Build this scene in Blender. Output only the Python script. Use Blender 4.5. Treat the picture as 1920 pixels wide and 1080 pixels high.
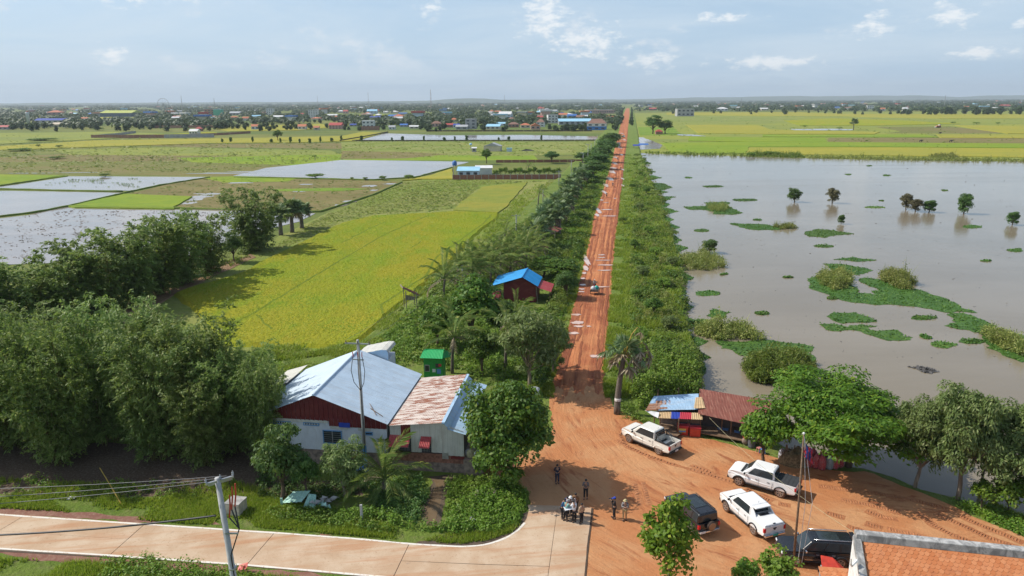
import bpy, bmesh, math, random
import numpy as np
from mathutils import Vector, Matrix, noise as mnoise
from mathutils.geometry import tessellate_polygon

for o in list(bpy.data.objects):
 bpy.data.objects.remove(o)
scene = bpy.context.scene
COL = scene.collection
R = math.radians
rng = np.random.default_rng(11)
random.seed(11)

# ------------------------------------------------------------------ camera
FPX, CAM_H = 1350.0, 30.0
PITCH = math.atan((540 - 189.5) / FPX)
ROLL = R(-0.33)
_fwd = np.array([0, math.cos(PITCH), -math.sin(PITCH)])
_up0 = np.array([0, math.sin(PITCH), math.cos(PITCH)])
_r0 = np.array([1.0, 0, 0])
_right = _r0 * math.cos(ROLL) + _up0 * math.sin(ROLL)
_up = _up0 * math.cos(ROLL) - _r0 * math.sin(ROLL)
CAMP = np.array([0, 0, CAM_H])
cam_d = bpy.data.cameras.new('camera')
cam = bpy.data.objects.new('camera', cam_d)
COL.objects.link(cam)
cam_d.sensor_width = 36
cam_d.lens = FPX / 1920 * 36
cam_d.clip_start = 0.5
cam_d.clip_end = 80000
cam.matrix_world = Matrix((
 (_right[0], _up[0], -_fwd[0], 0),
 (_right[1], _up[1], -_fwd[1], 0),
 (_right[2], _up[2], -_fwd[2], CAM_H),
 (0, 0, 0, 1)))
scene.camera = cam

# ------------------------------------------------------------------ sun and sky
SUN_TO = Vector((-1.0, 0.22, 1.02)).normalized()
SUN_EL = math.asin(SUN_TO.z)
SUN_AZ = math.atan2(SUN_TO.x, SUN_TO.y)          # clockwise from +Y
sun_d = bpy.data.lights.new('sun', 'SUN')
sun_d.energy = 4.3
sun_d.angle = R(0.55)
sun_d.color = (1.0, 0.94, 0.84)
sun = bpy.data.objects.new('sun', sun_d)
COL.objects.link(sun)
sun.rotation_euler = SUN_TO.to_track_quat('Z', 'Y').to_euler()
sun.location = (-60, 20, 90)

world = bpy.data.worlds.new('World')
scene.world = world
world.use_nodes = True
wn, wl = world.node_tree.nodes, world.node_tree.links
wn.clear()
w_out = wn.new('ShaderNodeOutputWorld')
w_bg = wn.new('ShaderNodeBackground')
w_bg.inputs[1].default_value = 0.125
sky = wn.new('ShaderNodeTexSky')
sky.sky_type = 'NISHITA'
sky.sun_disc = False
sky.sun_elevation = SUN_EL
sky.sun_rotation = SUN_AZ
sky.altitude = 0
sky.air_density = 1.0
sky.dust_density = 1.2
sky.ozone_density = 1.5

def wnode(t, **kw):
 n = wn.new(t)
 for k, v in kw.items():
  setattr(n, k, v)
 return n

def wmath(op, a, b=None, c=None, clamp=False):
 n = wn.new('ShaderNodeMath')
 n.operation = op
 n.use_clamp = clamp
 for i, v in enumerate((a, b, c)):
  if v is None:
   continue
  if isinstance(v, (int, float)):
   n.inputs[i].default_value = v
  else:
   wl.new(v, n.inputs[i])
 return n.outputs[0]

def wnoise(vec, scale, detail, rough=0.55, dist=0.0):
 n = wn.new('ShaderNodeTexNoise')
 n.inputs['Scale'].default_value = scale
 n.inputs['Detail'].default_value = detail
 n.inputs['Roughness'].default_value = rough
 n.inputs['Distortion'].default_value = dist
 wl.new(vec, n.inputs['Vector'])
 return n.outputs['Fac']

def wramp(fac, a, b):
 n = wn.new('ShaderNodeMapRange')
 n.interpolation_type = 'SMOOTHSTEP'
 wl.new(fac, n.inputs[0])
 n.inputs[1].default_value = a
 n.inputs[2].default_value = b
 return n.outputs[0]

def wmix(fac, a, b):
 n = wn.new('ShaderNodeMix')
 n.data_type = 'RGBA'
 for sock, v in ((n.inputs[0], fac), (n.inputs[6], a), (n.inputs[7], b)):
  if isinstance(v, (int, float)):
   sock.default_value = v
  elif isinstance(v, tuple):
   sock.default_value = (*v, 1)
  else:
   wl.new(v, sock)
 return n.outputs[2]

w_tc = wn.new('ShaderNodeTexCoord')
w_sep = wn.new('ShaderNodeSeparateXYZ')
wl.new(w_tc.outputs['Generated'], w_sep.inputs[0])
wx, wy, wz = w_sep.outputs
w_zc = wmath('MAXIMUM', wz, 0.0)
# high thin veil: a flat sheet of cloud seen from below
w_den = wmath('ADD', w_zc, 0.10)
w_cmb = wn.new('ShaderNodeCombineXYZ')
wl.new(wmath('DIVIDE', wx, w_den), w_cmb.inputs[0])
wl.new(wmath('DIVIDE', wy, w_den), w_cmb.inputs[1])
w_veil = wramp(wnoise(w_cmb.outputs[0], 0.55, 7, 0.62, 0.6), 0.34, 0.72)
# cumulus heads standing in bands above the horizon
w_cmb2 = wn.new('ShaderNodeCombineXYZ')
w_az = wmath('ARCTAN2', wx, wy)
w_el = wmath('ARCSINE', wz)
wl.new(w_az, w_cmb2.inputs[0])
wl.new(wmath('MULTIPLY', wz, 2.1), w_cmb2.inputs[1])
w_n1 = wnoise(w_cmb2.outputs[0], 5.2, 9, 0.6)
w_n2 = wnoise(w_cmb2.outputs[0], 17.0, 6, 0.6)
w_puff = wramp(wmath('ADD', wmath('MULTIPLY', w_n1, 0.72), wmath('MULTIPLY', w_n2, 0.34)), 0.565, 0.66)
w_low = wmath('SUBTRACT', 1.0, wramp(wz, 0.13, 0.30))
w_low2 = wramp(wz, 0.015, 0.07)
w_puff = wmath('MULTIPLY', wmath('MULTIPLY', w_puff, w_low), w_low2)
# hazy air towards the horizon
w_haze = wmath('SUBTRACT', 1.0, wramp(wz, -0.05, 0.42))
w_col = wmix(wmath('MULTIPLY', w_haze, 0.82), sky.outputs[0], (3.35, 4.75, 6.5))
w_col = wmix(wmath('MULTIPLY', w_veil, 0.55), w_col, (5.2, 5.95, 6.6))
w_col = wmix(wmath('MULTIPLY', w_puff, 0.8), w_col, (5.9, 6.3, 6.75))
# single cumulus heads: azimuth and height, width and height of each, in radians
w_big = None
for az, el, sx, sy in ((.045, .105, .042, .045), (.10, .075, .06, .028), (-.47, .125, .07, .018), (-.40, .132, .03, .022), (-.10, .115, .018, .012), (-.485, .055, .022, .016), (.445, .085, .024, .020), (.525, .092, .026, .020),
      (.60, .080, .024, .010), (.63, .092, .014, .016), (-.66, .05, .03, .010), (.27, .10, .05, .007), (.33, .045, .08, .012), (.56, .05, .05, .010), (.18, .05, .05, .014), (1.1, .12, .06, .04), (-1.2, .1, .07, .03), (2.2, .11, .05, .04), (-2.3, .09, .06, .03), (3.0, .12, .05, .04)):
 dx = wmath('DIVIDE', wmath('SUBTRACT', w_az, az), sx)
 dy = wmath('DIVIDE', wmath('SUBTRACT', w_el, el), sy)
 q = wmath('SUBTRACT', 1.0, wmath('SQRT', wmath('ADD', wmath('MULTIPLY', dx, dx), wmath('MULTIPLY', dy, dy))))
 w_big = q if w_big is None else wmath('MAXIMUM', w_big, q)
w_n3 = wnoise(w_cmb2.outputs[0], 46.0, 7, 0.62)
w_big = wramp(wmath('ADD', wmath('MULTIPLY', w_big, 0.9), wmath('MULTIPLY', wmath('SUBTRACT', w_n3, 0.5), 3.2)), 0.1, 1.0)
w_col = wmix(wmath('MULTIPLY', w_big, 0.8), w_col, (7.2, 7.35, 7.45))
wl.new(w_col, w_bg.inputs[0])
wl.new(w_bg.outputs[0], w_out.inputs[0])

scene.view_settings.view_transform = 'Standard'
scene.view_settings.look = 'None'
scene.view_settings.exposure = 0.15
scene.view_settings.gamma = 1.0
scene.view_settings.use_curve_mapping = False
scene.cycles.use_denoising = True
scene.cycles.max_bounces = 6
scene.cycles.diffuse_bounces = 2
scene.cycles.glossy_bounces = 3
scene.cycles.transmission_bounces = 3
scene.cycles.volume_bounces = 0
scene.cycles.transparent_max_bounces = 6
scene.cycles.sample_clamp_indirect = 6.0

# ------------------------------------------------------------------ places: a point of the photograph on level ground
def G(px, py, z=0.0):
 d = _fwd + _right * ((px - 960) / FPX) + _up * ((540 - py) / FPX)
 return CAMP + d * ((z - CAM_H) / d[2])

def GY(px, py, Y):
 d = _fwd + _right * ((px - 960) / FPX) + _up * ((540 - py) / FPX)
 return CAMP + d * (Y / d[1])

def GP(pts, z=0.0):
 return [tuple(G(x, y, z)[:2]) for x, y in pts]

BASE = -0.6      # paddy level
LAKE = -0.5      # lake water level

# ------------------------------------------------------------------ materials
def lin(*c):
 """sRGB 0-255 -> linear"""
 return tuple(((v / 255) / 12.92 if v / 255 <= 0.04045 else ((v / 255 + 0.055) / 1.055) ** 2.4) for v in c)

class NT:
 def __init__(s, name):
  s.m = bpy.data.materials.new(name)
  s.m.use_nodes = True
  s.n, s.l = s.m.node_tree.nodes, s.m.node_tree.links
  s.n.clear()
  s.out = s.n.new('ShaderNodeOutputMaterial')
  s.b = s.n.new('ShaderNodeBsdfPrincipled')
  s.l.new(s.b.outputs[0], s.out.inputs[0])

 def put(s, sock, v):
  if isinstance(v, (int, float)):
   sock.default_value = v
  elif isinstance(v, (tuple, list)):
   sock.default_value = (*v, 1) if len(v) == 3 and sock.type == 'RGBA' else v
  else:
   s.l.new(v, sock)

 def math(s, op, a, b=None, c=None, clamp=False):
  n = s.n.new('ShaderNodeMath')
  n.operation = op
  n.use_clamp = clamp
  for i, v in enumerate((a, b, c)):
   if v is not None:
    s.put(n.inputs[i], v)
  return n.outputs[0]

 def pos(s, kind='world', scale=(1, 1, 1), rot=0.0):
  if kind == 'world':
   v = s.n.new('ShaderNodeNewGeometry').outputs['Position']
  else:
   v = s.n.new('ShaderNodeTexCoord').outputs['Object']
  mp = s.n.new('ShaderNodeMapping')
  mp.inputs['Scale'].default_value = scale
  mp.inputs['Rotation'].default_value = (0, 0, rot)
  s.l.new(v, mp.inputs['Vector'])
  return mp.outputs[0]

 def along(s, scale, ang):
  """world position turned by ang about z first, then stretched"""
  g = s.n.new('ShaderNodeNewGeometry').outputs['Position']
  vr = s.n.new('ShaderNodeVectorRotate')
  vr.rotation_type = 'Z_AXIS'
  vr.inputs['Angle'].default_value = ang
  s.l.new(g, vr.inputs['Vector'])
  vm = s.n.new('ShaderNodeVectorMath')
  vm.operation = 'MULTIPLY'
  vm.inputs[1].default_value = scale
  s.l.new(vr.outputs[0], vm.inputs[0])
  return vm.outputs[0]

 def noise(s, vec, scale, detail=4, rough=0.55, dist=0.0):
  n = s.n.new('ShaderNodeTexNoise')
  n.inputs['Scale'].default_value = scale
  n.inputs['Detail'].default_value = detail
  n.inputs['Roughness'].default_value = rough
  n.inputs['Distortion'].default_value = dist
  s.l.new(vec, n.inputs['Vector'])
  return n.outputs['Fac']

 def ramp(s, fac, a, b):
  n = s.n.new('ShaderNodeMapRange')
  n.interpolation_type = 'SMOOTHSTEP'
  s.put(n.inputs[0], fac)
  n.inputs[1].default_value = a
  n.inputs[2].default_value = b
  return n.outputs[0]

 def mix(s, fac, a, b, blend='MIX'):
  n = s.n.new('ShaderNodeMix')
  n.data_type = 'RGBA'
  n.blend_type = blend
  s.put(n.inputs[0], fac)
  s.put(n.inputs[6], a)
  s.put(n.inputs[7], b)
  return n.outputs[2]

 def bump(s, h, strength=0.4, dist=0.1):
  n = s.n.new('ShaderNodeBump')
  n.inputs['Strength'].default_value = strength
  n.inputs['Distance'].default_value = dist
  s.l.new(h, n.inputs['Height'])
  s.l.new(n.outputs[0], s.b.inputs['Normal'])

 def fin(s, col, rough=0.8, metal=0.0, spec=None):
  s.put(s.b.inputs['Base Color'], col)
  s.put(s.b.inputs['Roughness'], rough)
  s.b.inputs['Metallic'].default_value = metal
  if spec is not None:
   s.b.inputs['Specular IOR Level'].default_value = spec
  return s.m

MATS = {}

def plain(name, c, rough=0.6, metal=0.0, var=0.18, scale=3.0, kind='object', spec=None):
 """paint, plastic, cloth, metal: a colour with a little mottling of its own"""
 if name in MATS:
  return MATS[name]
 t = NT(name)
 v = t.pos(kind)
 f = t.noise(v, scale, 4, 0.6)
 dark = tuple(x * (1 - var) for x in c)
 lite = tuple(min(1, x * (1 + var * 0.6)) for x in c)
 MATS[name] = t.fin(t.mix(t.ramp(f, 0.3, 0.7), dark, lite), rough, metal, spec)
 return MATS[name]

def leafmat(name, c1, c2, c3=None, trans=0.28, scale=0.35, rough=0.55, iw=0.55):
 """foliage: colour differs leaf by leaf and drifts through the crown"""
 t = NT(name)
 g = t.n.new('ShaderNodeNewGeometry')
 isl = g.outputs['Random Per Island']
 oi = t.n.new('ShaderNodeObjectInfo').outputs['Random']
 f = t.noise(g.outputs['Position'], scale, 3, 0.6)
 k = t.math('ADD', t.math('MULTIPLY', isl, iw), t.math('MULTIPLY', t.ramp(f, 0.3, 0.7), 1 - iw))
 col = t.mix(k, c1, c2)
 if c3:
  col = t.mix(t.math('MULTIPLY', t.ramp(isl, 0.86, 0.93), 0.8), col, c3)
 hs = t.n.new('ShaderNodeHueSaturation')
 t.put(hs.inputs['Value'], t.math('MULTIPLY_ADD', oi, 0.3, 0.85))
 t.put(hs.inputs['Hue'], t.math('MULTIPLY_ADD', oi, 0.02, 0.49))
 t.l.new(col, hs.inputs['Color'])
 t.fin(hs.outputs[0], rough, 0, 0.35)
 tr = t.n.new('ShaderNodeBsdfTranslucent')
 t.l.new(t.mix(0.35, hs.outputs[0], (0.22, 0.28, 0.03)), tr.inputs['Color'])
 ms = t.n.new('ShaderNodeMixShader')
 ms.inputs[0].default_value = trans
 t.l.new(t.b.outputs[0], ms.inputs[1])
 t.l.new(tr.outputs[0], ms.inputs[2])
 t.l.new(ms.outputs[0], t.out.inputs[0])
 MATS[name] = t.m
 return t.m

# ------------------------------------------------------------------ objects
def link(name, data, m=None, parent=None, loc=None, rotz=None):
 o = bpy.data.objects.new(name, data)
 COL.objects.link(o)
 if m is not None and data is not None:
  data.materials.append(m)
 if parent is not None:
  o.parent = parent
 if loc is not None:
  o.location = loc
 if rotz is not None:
  o.rotation_euler = (0, 0, rotz)
 return o

def thing(name, label, cat, loc=(0, 0, 0), rotz=0.0, group=None):
 o = link(name, None, loc=loc, rotz=rotz)
 o.empty_display_size = 0.3
 return tag(o, label, cat, group)

def tag(o, label=None, cat=None, group=None, kind=None):
 for k, v in (('label', label), ('category', cat), ('group', group), ('kind', kind)):
  if v:
   o[k] = v
 return o

def struct(o, label=None):
 o['kind'] = 'structure'
 if label:
  o['label'] = label
 return o

def np_mesh(name, verts, faces):
 """faces: (N,k) array of one polygon size, or a list of such arrays"""
 me = bpy.data.meshes.new(name)
 verts = np.asarray(verts, np.float32)
 fl = faces if isinstance(faces, list) else [faces]
 fl = [np.asarray(f, np.int32) for f in fl if len(f)]
 me.vertices.add(len(verts))
 me.vertices.foreach_set('co', verts.ravel())
 li = np.concatenate([f.ravel() for f in fl])
 tot = np.concatenate([np.full(len(f), f.shape[1], np.int32) for f in fl])
 st = np.concatenate([[0], np.cumsum(tot)[:-1]]).astype(np.int32)
 me.loops.add(len(li))
 me.loops.foreach_set('vertex_index', li)
 me.polygons.add(len(tot))
 me.polygons.foreach_set('loop_start', st)
 me.polygons.foreach_set('loop_total', tot)
 me.update(calc_edges=True)
 return me

class MB:
 """collects shapes, builds ONE mesh object"""
 def __init__(s):
  s.v, s.f = [], []

 def add(s, vs, fs):
  n = len(s.v)
  s.v += [tuple(map(float, p)) for p in vs]
  s.f += [tuple(i + n for i in f) for f in fs]
  return s

 def box(s, c, d, rz=0.0, rx=0.0, taper=1.0):
  x, y, z = d[0] / 2, d[1] / 2, d[2] / 2
  M = Matrix.Translation(c) @ Matrix.Rotation(rz, 4, 'Z') @ Matrix.Rotation(rx, 4, 'X')
  vs = [M @ Vector(p) for p in ((-x, -y, -z), (x, -y, -z), (x, y, -z), (-x, y, -z),
    (-x * taper, -y * taper, z), (x * taper, -y * taper, z), (x * taper, y * taper, z), (-x * taper, y * taper, z))]
  return s.add(vs, [(3, 2, 1, 0), (4, 5, 6, 7), (0, 1, 5, 4), (1, 2, 6, 5), (2, 3, 7, 6), (3, 0, 4, 7)])

 def tube(s, path, rad, n=8, cap=True):
  path = [Vector(p) for p in path]
  if isinstance(rad, (int, float)):
   rad = [rad] * len(path)
  vs, fs = [], []
  u = None
  for i, p in enumerate(path):
   t = (path[min(i + 1, len(path) - 1)] - path[max(i - 1, 0)]).normalized()
   if u is None:
    u = t.cross(Vector((0, 0, 1)) if abs(t.z) < 0.9 else Vector((1, 0, 0))).normalized()
   else:
    u = (u - t * u.dot(t)).normalized()
   w = t.cross(u)
   for k in range(n):
    a = 2 * math.pi * k / n
    vs.append(p + (u * math.cos(a) + w * math.sin(a)) * rad[i])
  for i in range(len(path) - 1):
   for k in range(n):
    a, b = i * n + k, i * n + (k + 1) % n
    fs.append((a, b, b + n, a + n))
  if cap:
   fs.append(tuple(range(n))[::-1])
   fs.append(tuple((len(path) - 1) * n + k for k in range(n)))
  return s.add(vs, fs)

 def lathe(s, prof, c=(0, 0, 0), n=14, axis='Z'):
  vs, fs = [], []
  for r, z in prof:
   for k in range(n):
    a = 2 * math.pi * k / n
    p = (r * math.cos(a), r * math.sin(a), z)
    if axis == 'Y':
     p = (p[0], z, p[1])
    elif axis == 'X':
     p = (z, p[0], p[1])
    vs.append((p[0] + c[0], p[1] + c[1], p[2] + c[2]))
  for i in range(len(prof) - 1):
   for k in range(n):
    a, b = i * n + k, i * n + (k + 1) % n
    fs.append((a, b, b + n, a + n))
  fs.append(tuple(range(n))[::-1])
  fs.append(tuple((len(prof) - 1) * n + k for k in range(n)))
  return s.add(vs, fs)

 def slab(s, pts, t):
  """a plate through 3D points (in order), thickened by t along its normal"""
  P = [Vector(p) for p in pts]
  nrm = Vector((0, 0, 0))
  for i in range(len(P)):
   nrm += (P[i] - P[0]).cross(P[(i + 1) % len(P)] - P[0])
  nrm.normalize()
  n = len(P)
  vs = [p - nrm * t / 2 for p in P] + [p + nrm * t / 2 for p in P]
  fs = [tuple(range(n))[::-1], tuple(range(n, 2 * n))]
  fs += [(i, (i + 1) % n, n + (i + 1) % n, n + i) for i in range(n)]
  return s.add(vs, fs)

 def build(s, name, m, parent=None, loc=None, rotz=None, smooth=False, bevel=0.0):
  me = bpy.data.meshes.new(name)
  me.from_pydata(s.v, [], s.f)
  bm = bmesh.new()
  bm.from_mesh(me)
  bmesh.ops.recalc_face_normals(bm, faces=bm.faces)
  bm.to_mesh(me)
  bm.free()
  if smooth:
   me.polygons.foreach_set('use_smooth', [True] * len(me.polygons))
  o = link(name, me, m, parent, loc, rotz)
  if bevel:
   b = o.modifiers.new('bevel', 'BEVEL')
   b.width = bevel
   b.segments = 2
   b.limit_method = 'ANGLE'
   b.angle_limit = R(35)
  return o

def copy_tree(o, parent=None):
 c = o.copy()
 COL.objects.link(c)
 c.parent = parent
 for ch in list(o.children):
  copy_tree(ch, c)
 return c

# ------------------------------------------------------------------ flat pieces of ground
def densify(pts, step, jit=0.0, seed=0, freq=0.35):
 """resample a closed outline and let it wander sideways"""
 out = []
 n = len(pts)
 for i in range(n):
  a, b = np.array(pts[i][:2]), np.array(pts[(i + 1) % n][:2])
  d = np.linalg.norm(b - a)
  k = max(1, min(60, int(d / step)))
  t = (b - a) / max(d, 1e-6)
  for j in range(k):
   p = a + (b - a) * j / k
   if jit:
    w = mnoise.noise(Vector((p[0] * freq, p[1] * freq, seed * 7.3)))
    w2 = mnoise.noise(Vector((p[0] * freq * 3.1, p[1] * freq * 3.1, seed * 3.7 + 9)))
    p = p + np.array([-t[1], t[0]]) * jit * (w + 0.5 * w2)
   out.append((float(p[0]), float(p[1])))
 return out

def sheet(name, pts, z, m, parent=None, depth=0.0, slope=0.0):
 """a level sheet; depth > 0 gives it sides that fall (slope: how far they run out)"""
 P = [Vector((p[0], p[1], 0)) for p in pts]
 if sum(P[i].x * P[(i + 1) % len(P)].y - P[(i + 1) % len(P)].x * P[i].y for i in range(len(P))) < 0:
  P.reverse()
 n = len(P)
 tris = tessellate_polygon([P])
 vs = [(p.x, p.y, z) for p in P]
 fs = [tuple(t) for t in tris]
 if depth:
  for i in range(n):
   t = (P[(i + 1) % n] - P[i - 1])
   nr = Vector((t.y, -t.x, 0))
   nr = nr.normalized() if nr.length > 1e-9 else Vector((0, 0, 0))
   vs.append((P[i].x + nr.x * slope, P[i].y + nr.y * slope, z - depth))
  fs += [(i, n + i, n + (i + 1) % n, (i + 1) % n) for i in range(n)]
 me = bpy.data.meshes.new(name)
 me.from_pydata(vs, [], fs)
 bm = bmesh.new()
 bm.from_mesh(me)
 for f in bm.faces:
  if f.normal.z < -1e-4:
   f.normal_flip()
 bm.to_mesh(me)
 bm.free()
 return link(name, me, m, parent)

def inside(poly, xy):
 """which of the points xy (N,2) lie in the outline"""
 P = np.array([p[:2] for p in poly])
 x, y = xy[:, 0], xy[:, 1]
 r = np.zeros(len(xy), bool)
 j = len(P) - 1
 for i in range(len(P)):
  c = (P[i, 1] > y) != (P[j, 1] > y)
  with np.errstate(divide='ignore', invalid='ignore'):
   c &= x < (P[j, 0] - P[i, 0]) * (y - P[i, 1]) / (P[j, 1] - P[i, 1]) + P[i, 0]
  r ^= c
  j = i
 return r

def scatter(poly, n, rg=None):
 """n random points in an outline"""
 rg = rg or rng
 P = np.array([p[:2] for p in poly])
 lo, hi = P.min(0), P.max(0)
 got = np.zeros((0, 2))
 for _ in range(60):
  q = lo + rg.random((max(n, 64), 2)) * (hi - lo)
  got = np.vstack([got, q[inside(P, q)]])
  if len(got) >= n:
   break
 return got[:n]

# ------------------------------------------------------------------ leaves and blades in bulk
def unit(a):
 return a / np.maximum(np.linalg.norm(a, axis=1, keepdims=True), 1e-9)

def leaf_quads(c, nrm, length, width, rg, axis=None, fold=0.15):
 """a kite of four points for each leaf"""
 N = len(c)
 nrm = unit(nrm)
 a = rg.normal(size=(N, 3)) if axis is None else axis
 a = unit(a - nrm * np.sum(a * nrm, 1, keepdims=True))
 b = np.cross(nrm, a)
 L = (np.ones(N) * length)[:, None]
 W = (np.ones(N) * width)[:, None]
 v = np.empty((N, 4, 3), np.float32)
 v[:, 0] = c - a * L * 0.5
 v[:, 1] = c + b * W * 0.5 - nrm * L * fold * 0.2
 v[:, 2] = c + a * L * 0.5 - nrm * L * fold
 v[:, 3] = c - b * W * 0.5 - nrm * L * fold * 0.2
 return v.reshape(-1, 3), np.arange(N * 4, dtype=np.int32).reshape(N, 4)

def blades(xy, z, h, w, rg, lean=0.5, per=3):
 """upright grass blades: one triangle each, in tufts"""
 N = len(xy) * per
 base = np.repeat(np.column_stack([xy, np.ones(len(xy)) * z]), per, 0)
 base[:, :2] += rg.normal(size=(N, 2)) * w * 0.8
 hh = np.repeat(np.ones(len(xy)) * h, per) * (0.6 + 0.7 * rg.random(N))
 a = rg.random(N) * 2 * math.pi
 d = np.column_stack([np.cos(a), np.sin(a), np.zeros(N)])
 s = np.column_stack([-np.sin(a), np.cos(a), np.zeros(N)])
 ww = (w * (0.6 + 0.8 * rg.random(N)))[:, None]
 tip = base + d * (hh * lean * rg.random(N))[:, None]
 tip[:, 2] += hh
 v = np.empty((N, 3, 3), np.float32)
 v[:, 0] = base - s * ww / 2
 v[:, 1] = base + s * ww / 2
 v[:, 2] = tip
 return v.reshape(-1, 3), np.arange(N * 3, dtype=np.int32).reshape(N, 3)

def cat_mesh(name, parts):
 vs, fs, n = [], {}, 0
 for v, f in parts:
  vs.append(v)
  fs.setdefault(f.shape[1], []).append(f + n)
  n += len(v)
 return np_mesh(name, np.concatenate(vs), [np.concatenate(x) for x in fs.values()])

# =================================================================== ground materials
def groundmat(name, cols, s1=0.05, s2=0.8, aniso=(1, 1, 1), rough=0.9, bump=0.5, bs=2.5, bd=0.25, rot=0.0):
 t = NT(name)
 v = t.pos('world', aniso, rot)
 f1 = t.noise(v, s1, 5, 0.6, 0.4)
 f2 = t.noise(v, s2, 5, 0.65)
 c = t.mix(t.ramp(f1, 0.36, 0.64), cols[0], cols[1])
 if len(cols) > 2:
  c = t.mix(t.math('MULTIPLY', t.ramp(f2, 0.45, 0.72), 0.75), c, cols[2])
 hb = t.noise(v, bs, 5, 0.7)
 hs = t.n.new('ShaderNodeHueSaturation')
 t.put(hs.inputs['Value'], t.math('MULTIPLY_ADD', hb, 0.5, 0.75))
 t.l.new(c, hs.inputs['Color'])
 t.bump(hb, bump, bd)
 MATS[name] = t.fin(hs.outputs[0], rough, 0, 0.2)
 return t.m

groundmat('far_ground', [(0.10, 0.15, 0.030), (0.20, 0.20, 0.045), (0.08, 0.12, 0.03)], 0.006, 0.03, (0.35, 1, 1), bump=0.6, bs=0.5, bd=0.8)
groundmat('olive_grass', [(0.19, 0.24, 0.04), (0.27, 0.275, 0.08), (0.13, 0.20, 0.025)], 0.03, 0.22, (0.7, 1, 1), bump=0.9, bs=0.9, bd=0.7)
groundmat('lush_grass', [(0.13, 0.23, 0.018), (0.19, 0.29, 0.025), (0.22, 0.24, 0.06)], 0.06, 0.5, bump=0.8, bs=2.2, bd=0.4)
groundmat('rice_yellow', [(0.25, 0.29, 0.012), (0.31, 0.28, 0.016), (0.17, 0.27, 0.012)], 0.045, 0.16, (1.4, 0.55, 1), bump=0.8, bs=1.6, bd=0.4, rot=-0.7)
groundmat('rice_gold', [(0.34, 0.30, 0.035), (0.29, 0.28, 0.04), (0.24, 0.27, 0.03)], 0.03, 0.2, (0.5, 1, 1), bump=0.7, bs=1.2, bd=0.4)
groundmat('rice_edge', [(0.28, 0.265, 0.035), (0.22, 0.25, 0.035), (0.17, 0.22, 0.03)], 0.09, 0.3, (0.7, 1, 1), bump=0.9, bs=1.2, bd=0.5)
groundmat('rice_green', [(0.18, 0.27, 0.018), (0.23, 0.29, 0.02), (0.14, 0.22, 0.02)], 0.04, 0.3, (0.6, 1, 1), bump=0.7, bs=1.2, bd=0.4)
groundmat('rice_pale', [(0.24, 0.27, 0.04), (0.19, 0.23, 0.05), (0.28, 0.27, 0.06)], 0.02, 0.15, (0.4, 1, 1), bump=0.6, bs=0.8, bd=0.4)
groundmat('ploughed', [(0.185, 0.15, 0.055), (0.225, 0.185, 0.07), (0.13, 0.15, 0.035)], 0.06, 0.35, (0.25, 1.2, 1), bump=1.0, bs=1.2, bd=0.35)
groundmat('stubble', [(0.21, 0.17, 0.065), (0.165, 0.175, 0.042), (0.125, 0.165, 0.028)], 0.025, 0.16, (0.25, 1, 1), bump=0.8, bs=0.9, bd=0.5)
groundmat('bank_grass', [(0.12, 0.19, 0.025), (0.17, 0.23, 0.04), (0.21, 0.21, 0.08)], 0.12, 0.9, bump=0.9, bs=2.5, bd=0.4)
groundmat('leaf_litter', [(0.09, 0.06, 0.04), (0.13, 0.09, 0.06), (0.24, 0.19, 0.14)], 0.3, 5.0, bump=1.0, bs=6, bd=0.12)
groundmat('bare_earth', [(0.26, 0.165, 0.09), (0.20, 0.12, 0.065), (0.30, 0.22, 0.14)], 0.2, 1.5, bump=0.7, bs=3, bd=0.2)
groundmat('gravel_red', [(0.22, 0.10, 0.075), (0.27, 0.14, 0.10), (0.33, 0.22, 0.16)], 0.8, 4.0, bump=0.9, bs=14, bd=0.05)
groundmat('ditch_mud', [(0.11, 0.08, 0.055), (0.15, 0.11, 0.075), (0.07, 0.06, 0.04)], 0.5, 2.0, bump=0.9, bs=4, bd=0.15)
groundmat('dark_sprout', [(0.13, 0.18, 0.012), (0.16, 0.20, 0.014)], 0.2, 1.0, bump=0.8, bs=3, bd=0.2)

def road_soil():
 t = NT('red_road_soil')
 v = t.along((1, 0.045, 1), R(9.0))
 w = t.pos('world')
 f1 = t.noise(v, 1.15, 6, 0.62, 0.25)
 f2 = t.noise(w, 0.22, 5, 0.6)
 f3 = t.noise(w, 3.5, 5, 0.7)
 c = t.mix(t.ramp(f1, 0.36, 0.64), (0.29, 0.085, 0.038), (0.52, 0.195, 0.080))
 c = t.mix(t.math('MULTIPLY', t.ramp(f2, 0.42, 0.68), 0.5), c, (0.57, 0.26, 0.11))
 c = t.mix(t.math('MULTIPLY', t.ramp(f3, 0.5, 0.75), 0.35), c, (0.36, 0.13, 0.055))
 h = t.math('ADD', t.math('MULTIPLY', f1, 1.0), t.math('MULTIPLY', f3, 0.35))
 t.bump(h, 1.0, 0.35)
 MATS['red_road_soil'] = t.fin(c, 0.88, 0, 0.2)

road_soil()
TURN = G(1560, 770)

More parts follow.
